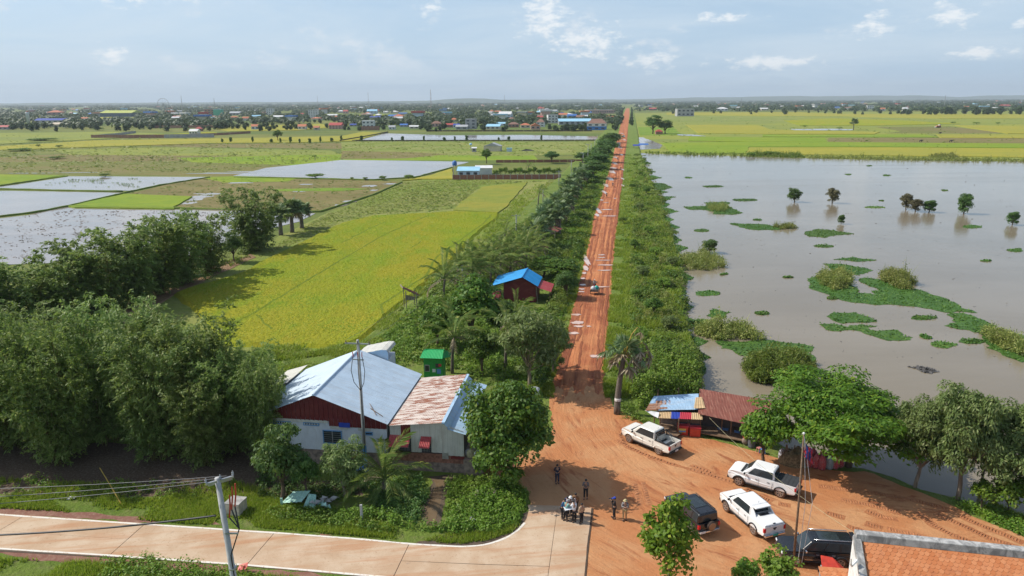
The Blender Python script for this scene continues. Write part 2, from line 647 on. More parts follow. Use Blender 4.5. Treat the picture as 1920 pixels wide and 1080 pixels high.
def yard_soil():
 t = NT('red_yard_soil')
 w = t.pos('world')
 sub = t.n.new('ShaderNodeVectorMath')
 sub.operation = 'SUBTRACT'
 t.l.new(w, sub.inputs[0])
 sub.inputs[1].default_value = (TURN[0], TURN[1], 0)
 ln = t.n.new('ShaderNodeVectorMath')
 ln.operation = 'LENGTH'
 t.l.new(sub.outputs[0], ln.inputs[0])
 sp = t.n.new('ShaderNodeSeparateXYZ')
 t.l.new(sub.outputs[0], sp.inputs[0])
 cb = t.n.new('ShaderNodeCombineXYZ')
 t.l.new(t.math('MULTIPLY', ln.outputs['Value'], 1.0), cb.inputs[0])
 t.l.new(t.math('MULTIPLY', t.math('ARCTAN2', sp.outputs[1], sp.outputs[0]), 4.5), cb.inputs[1])
 f1 = t.noise(cb.outputs[0], 0.85, 8, 0.72, 0.6)      # wheel marks bent round the turn
 f2 = t.noise(w, 0.16, 5, 0.6, 0.5)
 f3 = t.noise(w, 2.6, 6, 0.7)
 f4 = t.noise(w, 9.0, 4, 0.7)
 c = t.mix(t.ramp(f2, 0.4, 0.62), (0.48, 0.20, 0.082), (0.53, 0.275, 0.13))
 c = t.mix(t.math('MULTIPLY', t.ramp(f1, 0.47, 0.33), 0.9), c, (0.31, 0.10, 0.042))
 c = t.mix(t.math('MULTIPLY', t.ramp(f1, 0.56, 0.68), 0.6), c, (0.58, 0.30, 0.14))
 c = t.mix(t.math('MULTIPLY', t.ramp(f3, 0.52, 0.72), 0.4), c, (0.37, 0.15, 0.07))
 h = t.math('ADD', t.math('ADD', t.math('MULTIPLY', f1, 1.1), t.math('MULTIPLY', f3, 0.4)), t.math('MULTIPLY', f4, 0.12))
 t.bump(h, 0.75, 0.26)
 MATS['red_yard_soil'] = t.fin(c, 0.9, 0, 0.18)

yard_soil()

def concrete_mat():
 t = NT('dusty_concrete')
 w = t.pos('world')
 v = t.along((0.12, 1.2, 1), R(-9))
 f1 = t.noise(v, 1.0, 5, 0.6, 0.3)
 f2 = t.noise(w, 0.35, 5, 0.6)
 f3 = t.noise(w, 6, 5, 0.75)
 f4 = t.noise(w, 1.6, 3, 0.5)
 c = t.mix(t.ramp(f2, 0.35, 0.66), (0.47, 0.325, 0.21), (0.57, 0.44, 0.315))
 c = t.mix(t.math('MULTIPLY', t.ramp(f1, 0.44, 0.68), 0.7), c, (0.44, 0.22, 0.11))
 c = t.mix(t.math('MULTIPLY', t.ramp(f3, 0.57, 0.68), 0.65), c, (0.31, 0.16, 0.085))
 c = t.mix(t.math('MULTIPLY', t.ramp(f4, 0.68, 0.78), 0.35), c, (0.25, 0.20, 0.16))
 t.bump(f3, 0.3, 0.03)
 MATS['dusty_concrete'] = t.fin(c, 0.85, 0, 0.25)

concrete_mat()

def watermat(name, deep, shoal, rough, wave, scale, bs):
 t = NT(name)
 w = t.pos('world', (0.45, 1.0, 1))
 f = t.noise(w, scale, 5, 0.6, 0.8)
 h = t.math('ADD', t.noise(t.pos('world', (0.6, 1.6, 1)), bs, 4, 0.6), t.math('MULTIPLY', t.noise(w, bs * 0.2, 3, 0.5), 1.5))
 c = t.mix(t.ramp(f, 0.35, 0.65), deep, shoal)
 t.bump(h, wave, 0.06)
 t.b.inputs['IOR'].default_value = 1.33
 gl = t.math('MULTIPLY_ADD', t.ramp(t.noise(t.pos('world', (0.2, 1.0, 1)), 0.03, 4, 0.6), 0.4, 0.65), 0.10, rough)
 MATS[name] = t.fin(c, gl, 0, 0.5)

watermat('lake_water', (0.215, 0.178, 0.122), (0.255, 0.215, 0.155), 0.045, 0.20, 0.03, 1.4)
watermat('pond_water', (0.26, 0.225, 0.195), (0.32, 0.275, 0.235), 0.05, 0.10, 0.05, 1.2)
watermat('puddle_water', (0.58, 0.40, 0.33), (0.66, 0.48, 0.40), 0.08, 0.05, 0.5, 3.0)  # pale sky reflection is put into the base colour
watermat('ditch_water', (0.13, 0.085, 0.05), (0.17, 0.12, 0.07), 0.06, 0.08, 0.5, 2.0)

# =================================================================== the big sheet
XG, YG0, YG1 = 16000.0, -400.0, 16500.0
struct(sheet('ground', [(-XG, YG0), (XG, YG0), (XG, YG1), (-XG, YG1)], BASE, MATS['far_ground']))

# hills far beyond the town
def hills(name, D, xs, hts, seed):
 vs, fs = [], []
 n = len(xs)
 for i, (x, h) in enumerate(zip(xs, hts)):
  for k, (dy, f) in enumerate(((-900, 0), (-350, 0.6), (0, 1.0), (400, 0.55), (1000, 0))):
   j = mnoise.noise(Vector((x * 0.002, k * 3.1, seed))) * 0.18 + 1
   vs.append((x, D + dy, BASE - 2 + (h * f * j + (2 if f else 0))))
 for i in range(n - 1):
  for k in range(4):
   a = i * 5 + k
   fs.append((a, a + 5, a + 6, a + 1))
 me = bpy.data.meshes.new(name)
 me.from_pydata(vs, [], fs)
 me.polygons.foreach_set('use_smooth', [True] * len(fs))
 return struct(link(name, me, MATS['hill_wood']))

groundmat('hill_wood', [(0.05, 0.08, 0.03), (0.07, 0.10, 0.04)], 0.002, 0.01, bump=0.5, bs=0.02, bd=20)

def hill_profile(px, top, D):
 """heights that bring the crest to row `top` of the photograph at column px"""
 xs, hs = [], []
 for x, y in zip(px, top):
  p = GY(x, y, D)
  xs.append(float(p[0]))
  hs.append(max(4.0, float(p[2])))
 return xs, hs

def fine(px, ty, n, seed, amp):
 X = np.linspace(px[0], px[-1], n)
 Y = np.interp(X, px, ty)
 Y = Y + np.array([mnoise.noise(Vector((x * 0.02, seed, 0))) * amp for x in X])
 return X, Y

X_, Y_ = fine([-500, 0, 300, 600, 800, 850, 880, 915, 950, 1200, 2500], [195, 193.2, 192.3, 190.6, 189, 184.6, 184, 185, 188, 187.2, 186], 120, 1, 0.8)
hills('hill_ridge', 12200, *hill_profile(X_, Y_, 12200), 1)
X_, Y_ = fine([900, 1200, 1290, 1400, 1500, 1640, 1710, 1760, 1800, 1850, 1950, 2100, 2500], [187, 185.8, 183, 181.5, 180.4, 179.5, 177.6, 180, 182, 179.5, 177, 176, 180], 110, 2, 0.9)
hills('hill_ridge', 14800, *hill_profile(X_, Y_, 14800), 2)

# =================================================================== the flooded land on the right
lake_px = [(1150, 300), (1195, 287), (1280, 290), (1400, 293), (1520, 297), (1660, 300), (1800, 302), (1920, 303), (2300, 308),
   (3200, 330), (3400, 1300), (1500, 1300), (1300, 900), (1200, 760), (1180, 600), (1160, 400)]
struct(sheet('lake_water', densify(GP(lake_px, LAKE), 12, 0.8, 3, 0.05), LAKE, MATS['lake_water']))

# land that carries the road, the yard and the houses
land_px = [(-700, 1500), (-700, 760), (-300, 700), (0, 690), (250, 690), (430, 690), (520, 683), (600, 668), (680, 640), (735, 595),
   (790, 555), (850, 515), (900, 470), (950, 420), (995, 380), (1040, 340), (1078, 303), (1108, 272), (1130, 250),
   (1150, 225), (1164, 208), (1171, 201), (1186, 201), (1191, 225), (1196, 255), (1199, 285), (1206, 305), (1218, 335),
   (1230, 365), (1240, 400), (1252, 440), (1262, 480), (1268, 520), (1262, 560), (1268, 590), (1276, 620), (1290, 660),
   (1298, 700), (1300, 735), (1330, 760), (1400, 795), (1470, 838), (1560, 870), (1620, 878), (1675, 896), (1726, 919), (1796, 937),
   (1850, 957), (1920, 990), (2100, 1060), (2500, 1250), (2500, 1600)]
land = struct(sheet('raised_land', densify(GP(land_px), 1.6, 0.35, 5, 0.3), 0.0, MATS['bank_grass'], depth=0.75, slope=1.1))

# =================================================================== fields on the left
TUFTS = []

def field(name, px, m, h=0.0, step=4.0, jit=0.5, seed=1, z=BASE, lab=None, parent=None):
 """a patch of crop standing h above the paddy"""
 zt = z + 0.03 + h + 0.0011 * (seed % 37)
 o = sheet(name, densify(GP(px, zt), step, jit, seed, 0.12), zt, MATS[m], depth=(h + 0.05) if h else 0.0, slope=0.12, parent=parent)
 return struct(o, lab)

# strips of grass and stubble, far to near
LF = [
 ('stubble', [(-300, 300), (0, 296), (400, 292), (640, 290), (640, 318), (520, 330), (0, 326), (-300, 330)], 'stubble', 0.0),
 ('stubble', [(0, 295), (130, 288), (330, 290), (460, 292), (330, 302), (0, 304)], 'ploughed', 0.012),
 ('meadow', [(330, 296), (640, 288), (1000, 289), (1010, 300), (640, 301), (560, 310), (360, 304)], 'rice_green', 0.012),
 ('rice_field', [(-300, 280), (0, 274), (180, 263), (500, 258), (640, 255), (680, 247), (722, 249), (665, 264), (560, 267), (400, 268), (150, 276), (-300, 292)], 'rice_gold', 0.35),
 ('rice_field', [(-300, 252), (0, 249), (217, 247), (340, 252), (120, 264), (0, 270), (-300, 278)], 'rice_pale', 0.3),
 ('stubble', [(230, 271), (640, 268), (1110, 266), (1095, 281), (800, 284), (640, 279), (350, 276)], 'ploughed', 0.0),
 ('meadow', [(640, 266), (1112, 266), (1100, 289), (960, 292), (700, 290), (640, 283)], 'olive_grass', 0.02),
 ('meadow', [(100, 281), (330, 276), (620, 282), (640, 290), (420, 292), (130, 290)], 'rice_pale', 0.02),
 ('stubble', [(640, 283), (760, 285), (840, 289), (760, 297), (640, 298)], 'ploughed', 0.03),
 ('rice_field', [(-300, 322), (0, 327), (127, 329), (0, 347), (-300, 360)], 'rice_green', 0.3),
 ('meadow', [(400, 332), (520, 334), (640, 338), (755, 341), (850, 330), (850, 336), (1030, 337), (1010, 360), (960, 420), (900, 480), (840, 530),
    (780, 575), (720, 625), (690, 655), (560, 690), (430, 700), (200, 700), (-200, 650), (-200, 560), (100, 560), (330, 520), (470, 470), (600, 405), (700, 366)], 'olive_grass', 0.0),
 ('rice_field', [(755, 338), (807, 328), (848, 315), (850, 335), (790, 335)], 'rice_gold', 0.3),
 ('rice_field', [(850, 393), (870, 375), (905, 350), (990, 341), (975, 358), (950, 387), (933, 398)], 'rice_edge', 0.25),
 ('rice_field', [(130, 386), (233, 363), (360, 368), (325, 387), (327, 391), (140, 388)], 'rice_green', 0.35),
 ('ploughed_field', [(243, 363), (350, 337), (410, 333), (500, 335), (640, 337), (755, 341), (700, 365), (600, 396), (430, 392), (327, 390), (325, 387), (360, 368)], 'ploughed', 0.02),
 ('meadow', [(380, 333), (450, 330), (560, 333), (540, 340), (420, 342)], 'rice_green', 0.06),
 ('grass_strip', [(500, 355), (640, 352), (690, 354), (640, 358), (520, 358)], 'lush_grass', 0.10),
 ('meadow', [(440, 700), (520, 648), (640, 655), (700, 640), (680, 660), (600, 680), (520, 700)], 'lush_grass', 0.02),
]
for i, (nm, px, m, h) in enumerate(LF):
 far = min(p[1] for p in px) < 300
 field(nm, px, m, h, 8 if far else 3, 1.0 if far else 0.5, i)

# the bright rice field
RICE_Z = BASE + 0.5
rice_px = [(330, 548), (393, 595), (430, 640), (500, 641), (533, 643), (640, 647), (673, 633), (697, 610), (717, 590), (747, 567), (773, 547), (807, 513), (840, 490),
   (867, 460), (897, 430), (930, 408), (933, 398), (853, 396), (700, 404), (640, 418), (567, 453), (477, 497), (450, 513), (350, 540)]
RICE = densify(GP(rice_px, RICE_Z), 1.5, 0.5, 21, 0.25)
rice = struct(sheet('rice_field', RICE, RICE_Z, MATS['rice_yellow'], depth=0.55, slope=0.75))
# wheel tracks pressed through the crop
def ribbon(name, pts, z, w, m, parent=None, jit=0.15, seed=0, n=60):
 P = [np.array(p[:2]) for p in pts]
 d = [0]
 for a, b in zip(P, P[1:]):
  d.append(d[-1] + np.linalg.norm(b - a))
 s = np.linspace(0, d[-1], n)
 X = np.interp(s, d, [p[0] for p in P])
 Y = np.interp(s, d, [p[1] for p in P])
 T = np.column_stack([np.gradient(X), np.gradient(Y)])
 T /= np.linalg.norm(T, axis=1)[:, None]
 N = np.column_stack([-T[:, 1], T[:, 0]])
 ws = np.array([w / 2 * (1 + 0.5 * mnoise.noise(Vector((q * 0.9, seed, 0)))) for q in s])
 of = np.array([jit * mnoise.noise(Vector((q * 0.3, seed, 5))) for q in s])
 C0 = np.column_stack([X, Y]) + N * of[:, None]
 L, Rr = C0 + N * ws[:, None], C0 - N * ws[:, None]
 vs = [(p[0], p[1], z) for p in L] + [(p[0], p[1], z) for p in Rr]
 fs = [(n + i, n + i + 1, i + 1, i) for i in range(n - 1)]
 me = bpy.data.meshes.new(name)
 me.from_pydata(vs, [], fs)
 return link(name, me, MATS[m] if isinstance(m, str) else m, parent)

for i, tr in enumerate([[(413, 618), (470, 590), (560, 535), (640, 487), (720, 440), (800, 405)],
      [(718, 588), (714, 572), (760, 542), (800, 516), (815, 485), (860, 452), (905, 420), (922, 402)],
      [(770, 465), (790, 452)], [(640, 456), (690, 430), (722, 416)], [(480, 590), (510, 617)]]):
 ribbon('crop_track', GP(tr, RICE_Z), RICE_Z + 0.012, 0.42 if i < 2 else 0.3, 'dark_sprout', rice, 0.3, i)

# ponds on the left
PONDS = [
 [(-300, 440), (0, 409), (50, 404), (123, 389), (300, 392), (430, 394), (592, 400), (560, 416), (440, 445), (380, 480), (200, 490), (0, 497), (-300, 530)],
 [(-300, 350), (0, 358), (235, 361), (130, 385), (60, 399), (0, 406), (-300, 432)],
 [(130, 331), (397, 332), (243, 358), (0, 354), (0, 350), (67, 341)],
 [(437, 330), (500, 315), (615, 303), (640, 300), (850, 303), (880, 304), (847, 313), (807, 327), (780, 331), (700, 336), (640, 335), (520, 332)],
 [(660, 263), (720, 250), (840, 254), (980, 253), (1120, 256), (1118, 263)],
]
for i, p in enumerate(PONDS):
 struct(sheet('pond_water', densify(GP(p, BASE), 4, 0.7, 30 + i, 0.15), BASE + (0.075 if i < 4 else 0.12), MATS['pond_water']))
# low earth walls between the ponds
for i, b in enumerate([[(-100, 413), (0, 407), (60, 400), (130, 387), (240, 361), (300, 348), (400, 332)], [(-60, 355), (0, 355), (120, 358), (242, 360)],
      [(130, 388), (230, 391), (330, 391), (430, 394), (600, 398), (700, 366), (756, 341)], [(0, 349), (67, 339), (128, 329)],
      [(660, 265), (720, 250), (722, 248)], [(440, 333), (560, 335), (700, 338), (780, 333), (850, 314)]]):
 pts = [tuple(G(x, y, BASE)[:2]) for x, y in b]
 P = []
 for a, c in zip(pts, pts[1:]):
  k = max(2, int(math.hypot(c[0] - a[0], c[1] - a[1]) / 2.5))
  P += [(a[0] + (c[0] - a[0]) * j / k, a[1] + (c[1] - a[1]) * j / k, BASE + 0.1 + 0.06 * mnoise.noise(Vector((j * 0.7, i, 0)))) for j in range(k)]
 mb = MB().tube([(x, y, z) for x, y, z in P], [0.45 + 0.15 * mnoise.noise(Vector((q * 0.5, i, 3))) for q in range(len(P))], 6)
 struct(mb.build('field_bank', MATS['bank_grass'], smooth=True))

# =================================================================== fields beyond the lake
RF = [
 ('meadow', [(1187, 212), (2400, 206), (2400, 312), (1920, 303), (1520, 296), (1240, 290), (1200, 286), (1192, 250)], 'rice_pale', 0.0),
 ('rice_field', [(1405, 276), (1660, 276), (2300, 281), (2300, 299), (1800, 293), (1400, 288)], 'rice_gold', 0.35),
 ('rice_field', [(1240, 268), (1400, 265), (1920, 269), (2300, 272), (2300, 280), (1660, 275), (1405, 275), (1398, 287), (1260, 286)], 'rice_green', 0.3),
 ('rice_field', [(1292, 256), (1548, 258), (1550, 266), (1292, 264)], 'rice_green', 0.4),
 ('stubble', [(1552, 259), (1700, 258), (2300, 262), (2300, 270), (1700, 268), (1553, 266)], 'ploughed', 0.02),
 ('rice_field', [(1430, 252), (1735, 252), (1760, 257), (1430, 256)], 'rice_green', 0.35),
 ('rice_field', [(1755, 252), (2300, 252), (2300, 260), (1765, 258)], 'rice_gold', 0.3),
 ('rice_field', [(1285, 234), (1420, 234), (1445, 243), (1650, 247), (1640, 251), (1440, 251), (1310, 249)], 'rice_gold', 0.4),
 ('stubble', [(1640, 238), (1780, 237), (1890, 250), (1660, 250), (1690, 246)], 'stubble', 0.02),
 ('rice_field', [(1790, 235), (2300, 235), (2300, 251), (1890, 250), (1840, 243)], 'rice_gold', 0.4),
 ('rice_field', [(1470, 226), (1560, 222), (1700, 226), (1800, 232), (1640, 235), (1500, 235)], 'rice_yellow', 0.3),
 ('rice_field', [(1560, 213), (1900, 214), (2300, 214), (2300, 221), (1760, 222), (1600, 219)], 'rice_gold', 0.3),
 ('meadow', [(1240, 218), (1420, 219), (1500, 224), (1420, 229), (1240, 228)], 'olive_grass', 0.02),
 ('rice_field', [(1250, 211), (1500, 210), (1560, 213), (1590, 218), (1400, 217), (1250, 215)], 'rice_gold', 0.3),
 ('meadow', [(1196, 238), (1262, 238), (1275, 250), (1300, 253), (1200, 254)], 'lush_grass', 0.02),
]
for i, (nm, px, m, h) in enumerate(RF):
 field(nm, px, m, h, 12, 1.2, 50 + i)
for i, p in enumerate([[(1480, 242), (1560, 241.5), (1602, 242.5), (1598, 244.5), (1490, 244.5)], [(1188, 258), (1205, 258), (1222, 264), (1242, 272), (1236, 279), (1200, 281), (1186, 280)],
      [(1268, 252), (1300, 252.5), (1325, 255.5), (1300, 255.5), (1272, 254)]]):
 struct(sheet('pond_water', densify(GP(p, BASE), 6, 0.8, 70 + i, 0.1), BASE + 0.14, MATS['pond_water']))

# far fields inside the town belt, left
for i, px in enumerate([[(330, 214), (400, 211), (440, 213), (380, 218)], [(470, 236), (600, 232), (640, 237), (560, 244), (430, 246), (400, 240)], [(290, 252), (400, 247), (420, 252), (320, 257)],
      [(120, 221), (220, 219), (200, 224), (100, 226)], [(620, 217), (700, 214), (760, 216), (690, 220)], [(900, 212), (1020, 210), (1090, 212), (980, 214)],
      [(800, 213), (870, 212), (850, 215), (800, 216)]]):
 field('rice_field', px, 'rice_gold' if i % 2 else 'rice_yellow', 0.3, 20, 2, 90 + i)

# =================================================================== red road
road_rows = [(203, 1174, 1181), (215, 1169, 1181), (240, 1162, 1178), (256, 1159, 1177), (273, 1154, 1175), (307, 1146, 1170), (340, 1136, 1168), (373, 1126, 1163),
    (407, 1113, 1160), (440, 1107, 1155), (473, 1100, 1152), (500, 1093, 1149), (547, 1083, 1147), (580, 1073, 1143), (630, 1062, 1140),
    (680, 1046, 1134), (713, 1037, 1133), (747, 1036, 1137), (790, 1036, 1150), (830, 1038, 1165)]
RL = [G(l, y)[:2] for y, l, r in road_rows]
RR = [G(r, y)[:2] for y, l, r in road_rows]

def road_edges(n):
 """n cross rows from far to near, the same arc length apart per row of the picture"""
 t = np.linspace(0, 1, n)
 yy = np.array([p[1] for p in RL])
 inv = 1 / yy
 q = inv[0] + (inv[-1] - inv[0]) * t
 Y = 1 / q
 o = np.argsort(yy)
 lx = np.interp(Y, yy[o], np.array([p[0] for p in RL])[o])
 rx = np.interp(Y, yy[o], np.array([p[0] for p in RR])[o])
 return Y, lx, rx

Yr, Lx, Rx = road_edges(520)
NX = 16
vs = []
for i in range(len(Yr)):
 jl = 0.28 * mnoise.noise(Vector((Yr[i] * 0.35, 0, 1))) + 0.15 * mnoise.noise(Vector((Yr[i] * 1.3, 0, 2)))
 jr = 0.28 * mnoise.noise(Vector((Yr[i] * 0.35, 0, 4))) + 0.15 * mnoise.noise(Vector((Yr[i] * 1.3, 0, 6)))
 a, b = Lx[i] + jl, Rx[i] + jr
 for k in range(NX + 1):
  x = a + (b - a) * k / NX
  u = k / NX
  z = 0.06 + 0.03 * math.sin(u * math.pi) + 0.05 * mnoise.noise(Vector((x * 2.0 - Yr[i] * 0.16 * 2, Yr[i] * 0.06, 8)))
  if k in (0, NX):
   z = 0.012
  z -= 0.12 * max(0.0, (76.0 - Yr[i]) / 7.0)
  vs.append((x, Yr[i], max(z, 0.009)))
fs = [(i * (NX + 1) + k, i * (NX + 1) + k + 1, (i + 1) * (NX + 1) + k + 1, (i + 1) * (NX + 1) + k) for i in range(len(Yr) - 1) for k in range(NX)]
me = bpy.data.meshes.new('red_dirt_road')
me.from_pydata(vs, [], [f[::-1] for f in fs])
me.polygons.foreach_set('use_smooth', [True] * len(fs))
road = struct(link('red_dirt_road', me, MATS['red_road_soil']))

def blob(px, py, wx, wy, z, seed, n=26):
 c = G(px, py, z)
 out = []
 for k in range(n):
  a = 2 * math.pi * k / n
  j = 1 + 0.45 * mnoise.noise(Vector((math.cos(a) * 1.6, math.sin(a) * 1.6, seed))) + 0.25 * mnoise.noise(Vector((math.cos(a) * 4, math.sin(a) * 4, seed + 5)))
  out.append((c[0] + math.cos(a) * wx * j, c[1] + math.sin(a) * wy * j))
 return out

# standing water in the ruts: column, row, half-width, half-length in metres
PUD = [(1100, 488, .45, 4.2), (1098, 503, .4, 2.0), (1095, 512, .35, .7), (1093, 522, .35, .5), (1093, 534, .45, .5), (1091, 542, .4, .4), (1090, 547, .4, .4),
  (1128, 478, .6, .35), (1128, 483, .6, .3), (1131, 488, 1.1, .3), (1135, 497, 1.2, .4), (1135, 507, 1.2, .3), (1130, 538, .9, .3),
  (1080, 590, .5, .5), (1083, 605, .7, .7), (1076, 625, .6, .5), (1086, 612, .5, .4), (1118, 668, .7, .5), (1104, 612, .25, .3),
  (1122, 395, .5, 6.0), (1137, 393, 1.3, .7), (1143, 405, 1.6, .6), (1120, 403, .4, 3.0), (1136, 380, .6, .5),
  (1143, 335, .9, 8.0), (1148, 322, 1.1, 6.0), (1136, 347, .7, 6.0), (1152, 306, .8, 8.0), (1150, 315, 1.2, 4.0), (1168, 318, .4, 4.0), (1167, 335, .3, 4.0), (1168, 348, .3, 3.0),
  (1154, 295, .8, 7.0), (1165, 290, .6, 5.0), (1133, 360, .5, 4), (1153, 372, .3, .8), (1128, 375, .4, 1.2), (1162, 277, .8, 8), (1170, 262, .7, 9), (1166, 250, .6, 12)]
for i, (px, py, a, b) in enumerate(PUD):
 struct(sheet('puddle', blob(px, py, a * 1.25, b, 0.12, i * 3.3), 0.15, MATS['puddle_water'], road))

# dark wet wheel lines in the road
groundmat('wet_rut_soil', [(0.235, 0.075, 0.036), (0.31, 0.105, 0.048), (0.40, 0.15, 0.065)], 0.3, 1.2, (1, .15, 1), bump=1.0, bs=3, bd=0.15)
for i, (fr, y0, y1, w) in enumerate([(.12, 300, 700, .45), (.3, 420, 640, .3), (.55, 300, 480, .35), (.72, 330, 600, .4), (.88, 300, 710, .4), (.8, 560, 720, .25), (.2, 560, 720, .25), (.42, 640, 720, .25), (.93, 240, 420, .5), (.5, 240, 330, .5), (.06, 520, 690, .35)]):
 ys = np.linspace(y0, y1, 14)
 q = []
 for y in ys:
  l, r = np.interp(y, [t[0] for t in road_rows], [t[1] for t in road_rows]), np.interp(y, [t[0] for t in road_rows], [t[2] for t in road_rows])
  q.append(G(l + (r - l) * (fr + .05 * mnoise.noise(Vector((y * .02, i, 0)))), y, .1)[:2])
 ribbon('wheel_rut', q, 0.118 + .001 * i, w, 'wet_rut_soil', road, 0.25, i, 120)

# =================================================================== yard
yard_px = [(1030, 760), (1034, 738), (1050, 722), (1060, 744), (1077, 712), (1092, 742), (1106, 716), (1120, 740), (1136, 726), (1150, 765), (1190, 782), (1215, 800), (1290, 815), (1420, 845), (1480, 868), (1560, 884), (1620, 884), (1675, 902), (1726, 925),
   (1785, 947), (1850, 978), (1925, 1012), (2120, 1090), (2400, 1400), (1000, 1400), (1040, 1110), (1060, 966), (1000, 962), (985, 918), (940, 898), (885, 880), (880, 862), (940, 858),
   (1000, 845), (1040, 815)]
yard = struct(sheet('dirt_yard', densify(GP(yard_px, 0.02), 0.7, 0.35, 8, 0.7), 0.02, MATS['red_yard_soil'], depth=0.03, slope=0.05))

def treads(px, w=0.5, step=0.19, h=0.055, seed=0):
 ribbon('wheel_rut', [G(x, y, 0.02)[:2] for x, y in px], 0.0245 + 0.0004 * (seed % 20), w * 1.35, 'rut_soil', yard, 0.05, seed, 40)
 P = [G(x, y, 0.02)[:2] for x, y in px]
 d = [0]
 for a, b in zip(P, P[1:]):
  d.append(d[-1] + np.linalg.norm(b - a))
 s = np.arange(0, d[-1], step)
 X = np.interp(s, d, [p[0] for p in P])
 Y = np.interp(s, d, [p[1] for p in P])
 mb = MB()
 for i in range(1, len(s) - 1):
  if mnoise.noise(Vector((s[i] * 0.5, seed, 2))) < -0.35:
   continue
  t = math.atan2(Y[i + 1] - Y[i - 1], X[i + 1] - X[i - 1])
  hh = h * random.uniform(0.6, 1.2)
  mb.box((X[i], Y[i], 0.018 + hh / 2), (step * 0.5, w * random.uniform(0.8, 1.05), hh), t + random.uniform(-.08, .08) + 0.15, taper=0.55)
 o = mb.build('tyre_track', MATS['tread_soil'], yard)
 o['kind'] = 'stuff'

groundmat('rut_soil', [(0.36, 0.14, 0.06), (0.44, 0.185, 0.08), (0.50, 0.24, 0.11)], 0.5, 2.5, bump=1.0, bs=5, bd=0.1)
plain('tread_soil', (0.40, 0.17, 0.075), 0.9, var=0.35, scale=2.0, kind='world')
sx, sy = 1360, 820
for i, tr in enumerate([[(740, 400), (900, 430), (1000, 452), (1130, 486)], [(900, 470), (1000, 510), (1110, 528)], [(1240, 480), (1330, 560), (1450, 625), (1640, 697)],
      [(1350, 490), (1550, 580), (1700, 650), (1900, 716)], [(1500, 500), (1650, 570), (1780, 620), (1920, 680)], [(1030, 375), (1200, 400), (1350, 440), (1440, 465)],
      [(600, 312), (720, 330), (900, 345), (1060, 375)], [(1040, 590), (1200, 622), (1380, 668)], [(640, 480), (700, 500), (770, 520)],
      [(130, 330), (220, 380), (300, 415)], [(340, 425), (420, 440)], [(780, 570), (900, 610), (1010, 640)], [(900, 550), (1010, 585)]]):
 treads([(sx + x / 3.429, sy + y / 3.429) for x, y in tr], seed=i)
for i, tr in enumerate([[(1155, 825), (1205, 851), (1252, 868), (1312, 885), (1375, 905)], [(1160, 812), (1175, 838), (1230, 862)], [(1295, 872), (1340, 890)]]):
 treads(tr, 0.36, 0.3, 0.07, seed=30 + i)
for i, tr in enumerate([[(1190, 905), (1199, 950)], [(1205, 903), (1218, 948)], [(1196, 920), (1202, 945)]]):
 treads(tr, 0.35, 0.35, 0.05, seed=40 + i)

# scuffed earth and gravel round the near plots
def patch(name, px, m, z=0.006, step=0.8, jit=0.5, seed=1, lab=None):
 return struct(sheet(name, densify(GP(px, z), step, jit, seed, 0.6), z, MATS[m]), lab)

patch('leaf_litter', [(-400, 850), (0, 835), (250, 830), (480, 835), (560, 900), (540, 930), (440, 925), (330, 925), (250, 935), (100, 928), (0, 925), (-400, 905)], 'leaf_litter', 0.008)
patch('verge_gravel', [(0, 945), (40, 940), (110, 955), (200, 965), (300, 972), (300, 982), (120, 972), (0, 962)], 'gravel_red', 0.006, 0.4, 0.3, 2)
patch('verge_gravel', [(320, 962), (390, 972), (420, 985), (340, 980)], 'gravel_red', 0.006, 0.4, 0.3, 3)
patch('verge_gravel', [(-100, 1024), (0, 1030), (150, 1041), (300, 1054), (470, 1066), (700, 1085), (560, 1095), (420, 1080), (250, 1062), (130, 1056), (0, 1040), (-100, 1036)], 'gravel_red', 0.006, 0.4, 0.3, 4)
patch('verge_gravel', [(600, 1000), (640, 1003), (600, 1006)], 'gravel_red', 0.006, 0.4, 0.3, 5)
patch('verge_gravel', [(780, 1014), (860, 1008), (930, 1006), (900, 1022), (860, 1025)], 'gravel_red', 0.006, 0.4, 0.3, 6)
patch('earth_path', [(880, 872), (905, 880), (990, 910), (1000, 930), (960, 900), (905, 892), (880, 884)], 'bare_earth', 0.012, 0.6, 0.3, 7)
patch('earth_floor', [(530, 905), (640, 895), (690, 910), (680, 930), (600, 925), (540, 925)], 'ditch_mud', 0.008, 0.5, 0.4, 8)
patch('ditch_mud', [(800, 985), (785, 960), (800, 935), (812, 905), (800, 893), (850, 890), (842, 915), (835, 945), (830, 975), (822, 988)], 'ditch_mud', 0.010, 0.4, 0.25, 9)
struct(sheet('ditch_water', densify(GP([(803, 984), (795, 962), (806, 940), (816, 912), (812, 900), (838, 898), (830, 918), (824, 946), (816, 980)], 0.014), 0.4, 0.15, 10, 0.6), 0.016, MATS['ditch_water']))
field('earth_path', [(200, 600), (260, 560), (330, 525), (420, 492), (470, 476), (480, 482), (430, 505), (350, 540), (290, 575), (240, 610)], 'bare_earth', 0.06, 1.5, 0.6, 60)

# =================================================================== concrete road
croad = struct(link('concrete_road', None))
croad.empty_display_size = 0.3
joints = [((-410, 934), (-590, 988)), ((-180, 950), (-320, 1006)), ((47, 966), (-56, 1027)), ((273, 981), (203, 1043)), ((516, 997), (461, 1061)), ((768, 1018), (736, 1085))]

def slab(px=None, pts=None, z=0.055):
 P = pts or [G(x, y, z) for x, y in px]
 c = np.mean([p[:2] for p in P], axis=0)
 Q = []
 for p in P:
  d = np.array(p[:2]) - c
  Q.append(tuple(c + d * (1 - 0.025 / max(np.linalg.norm(d), 0.1))))
 return sheet('slab', Q, z + random.uniform(-.004, .004), MATS['dusty_concrete'], croad, depth=0.2)

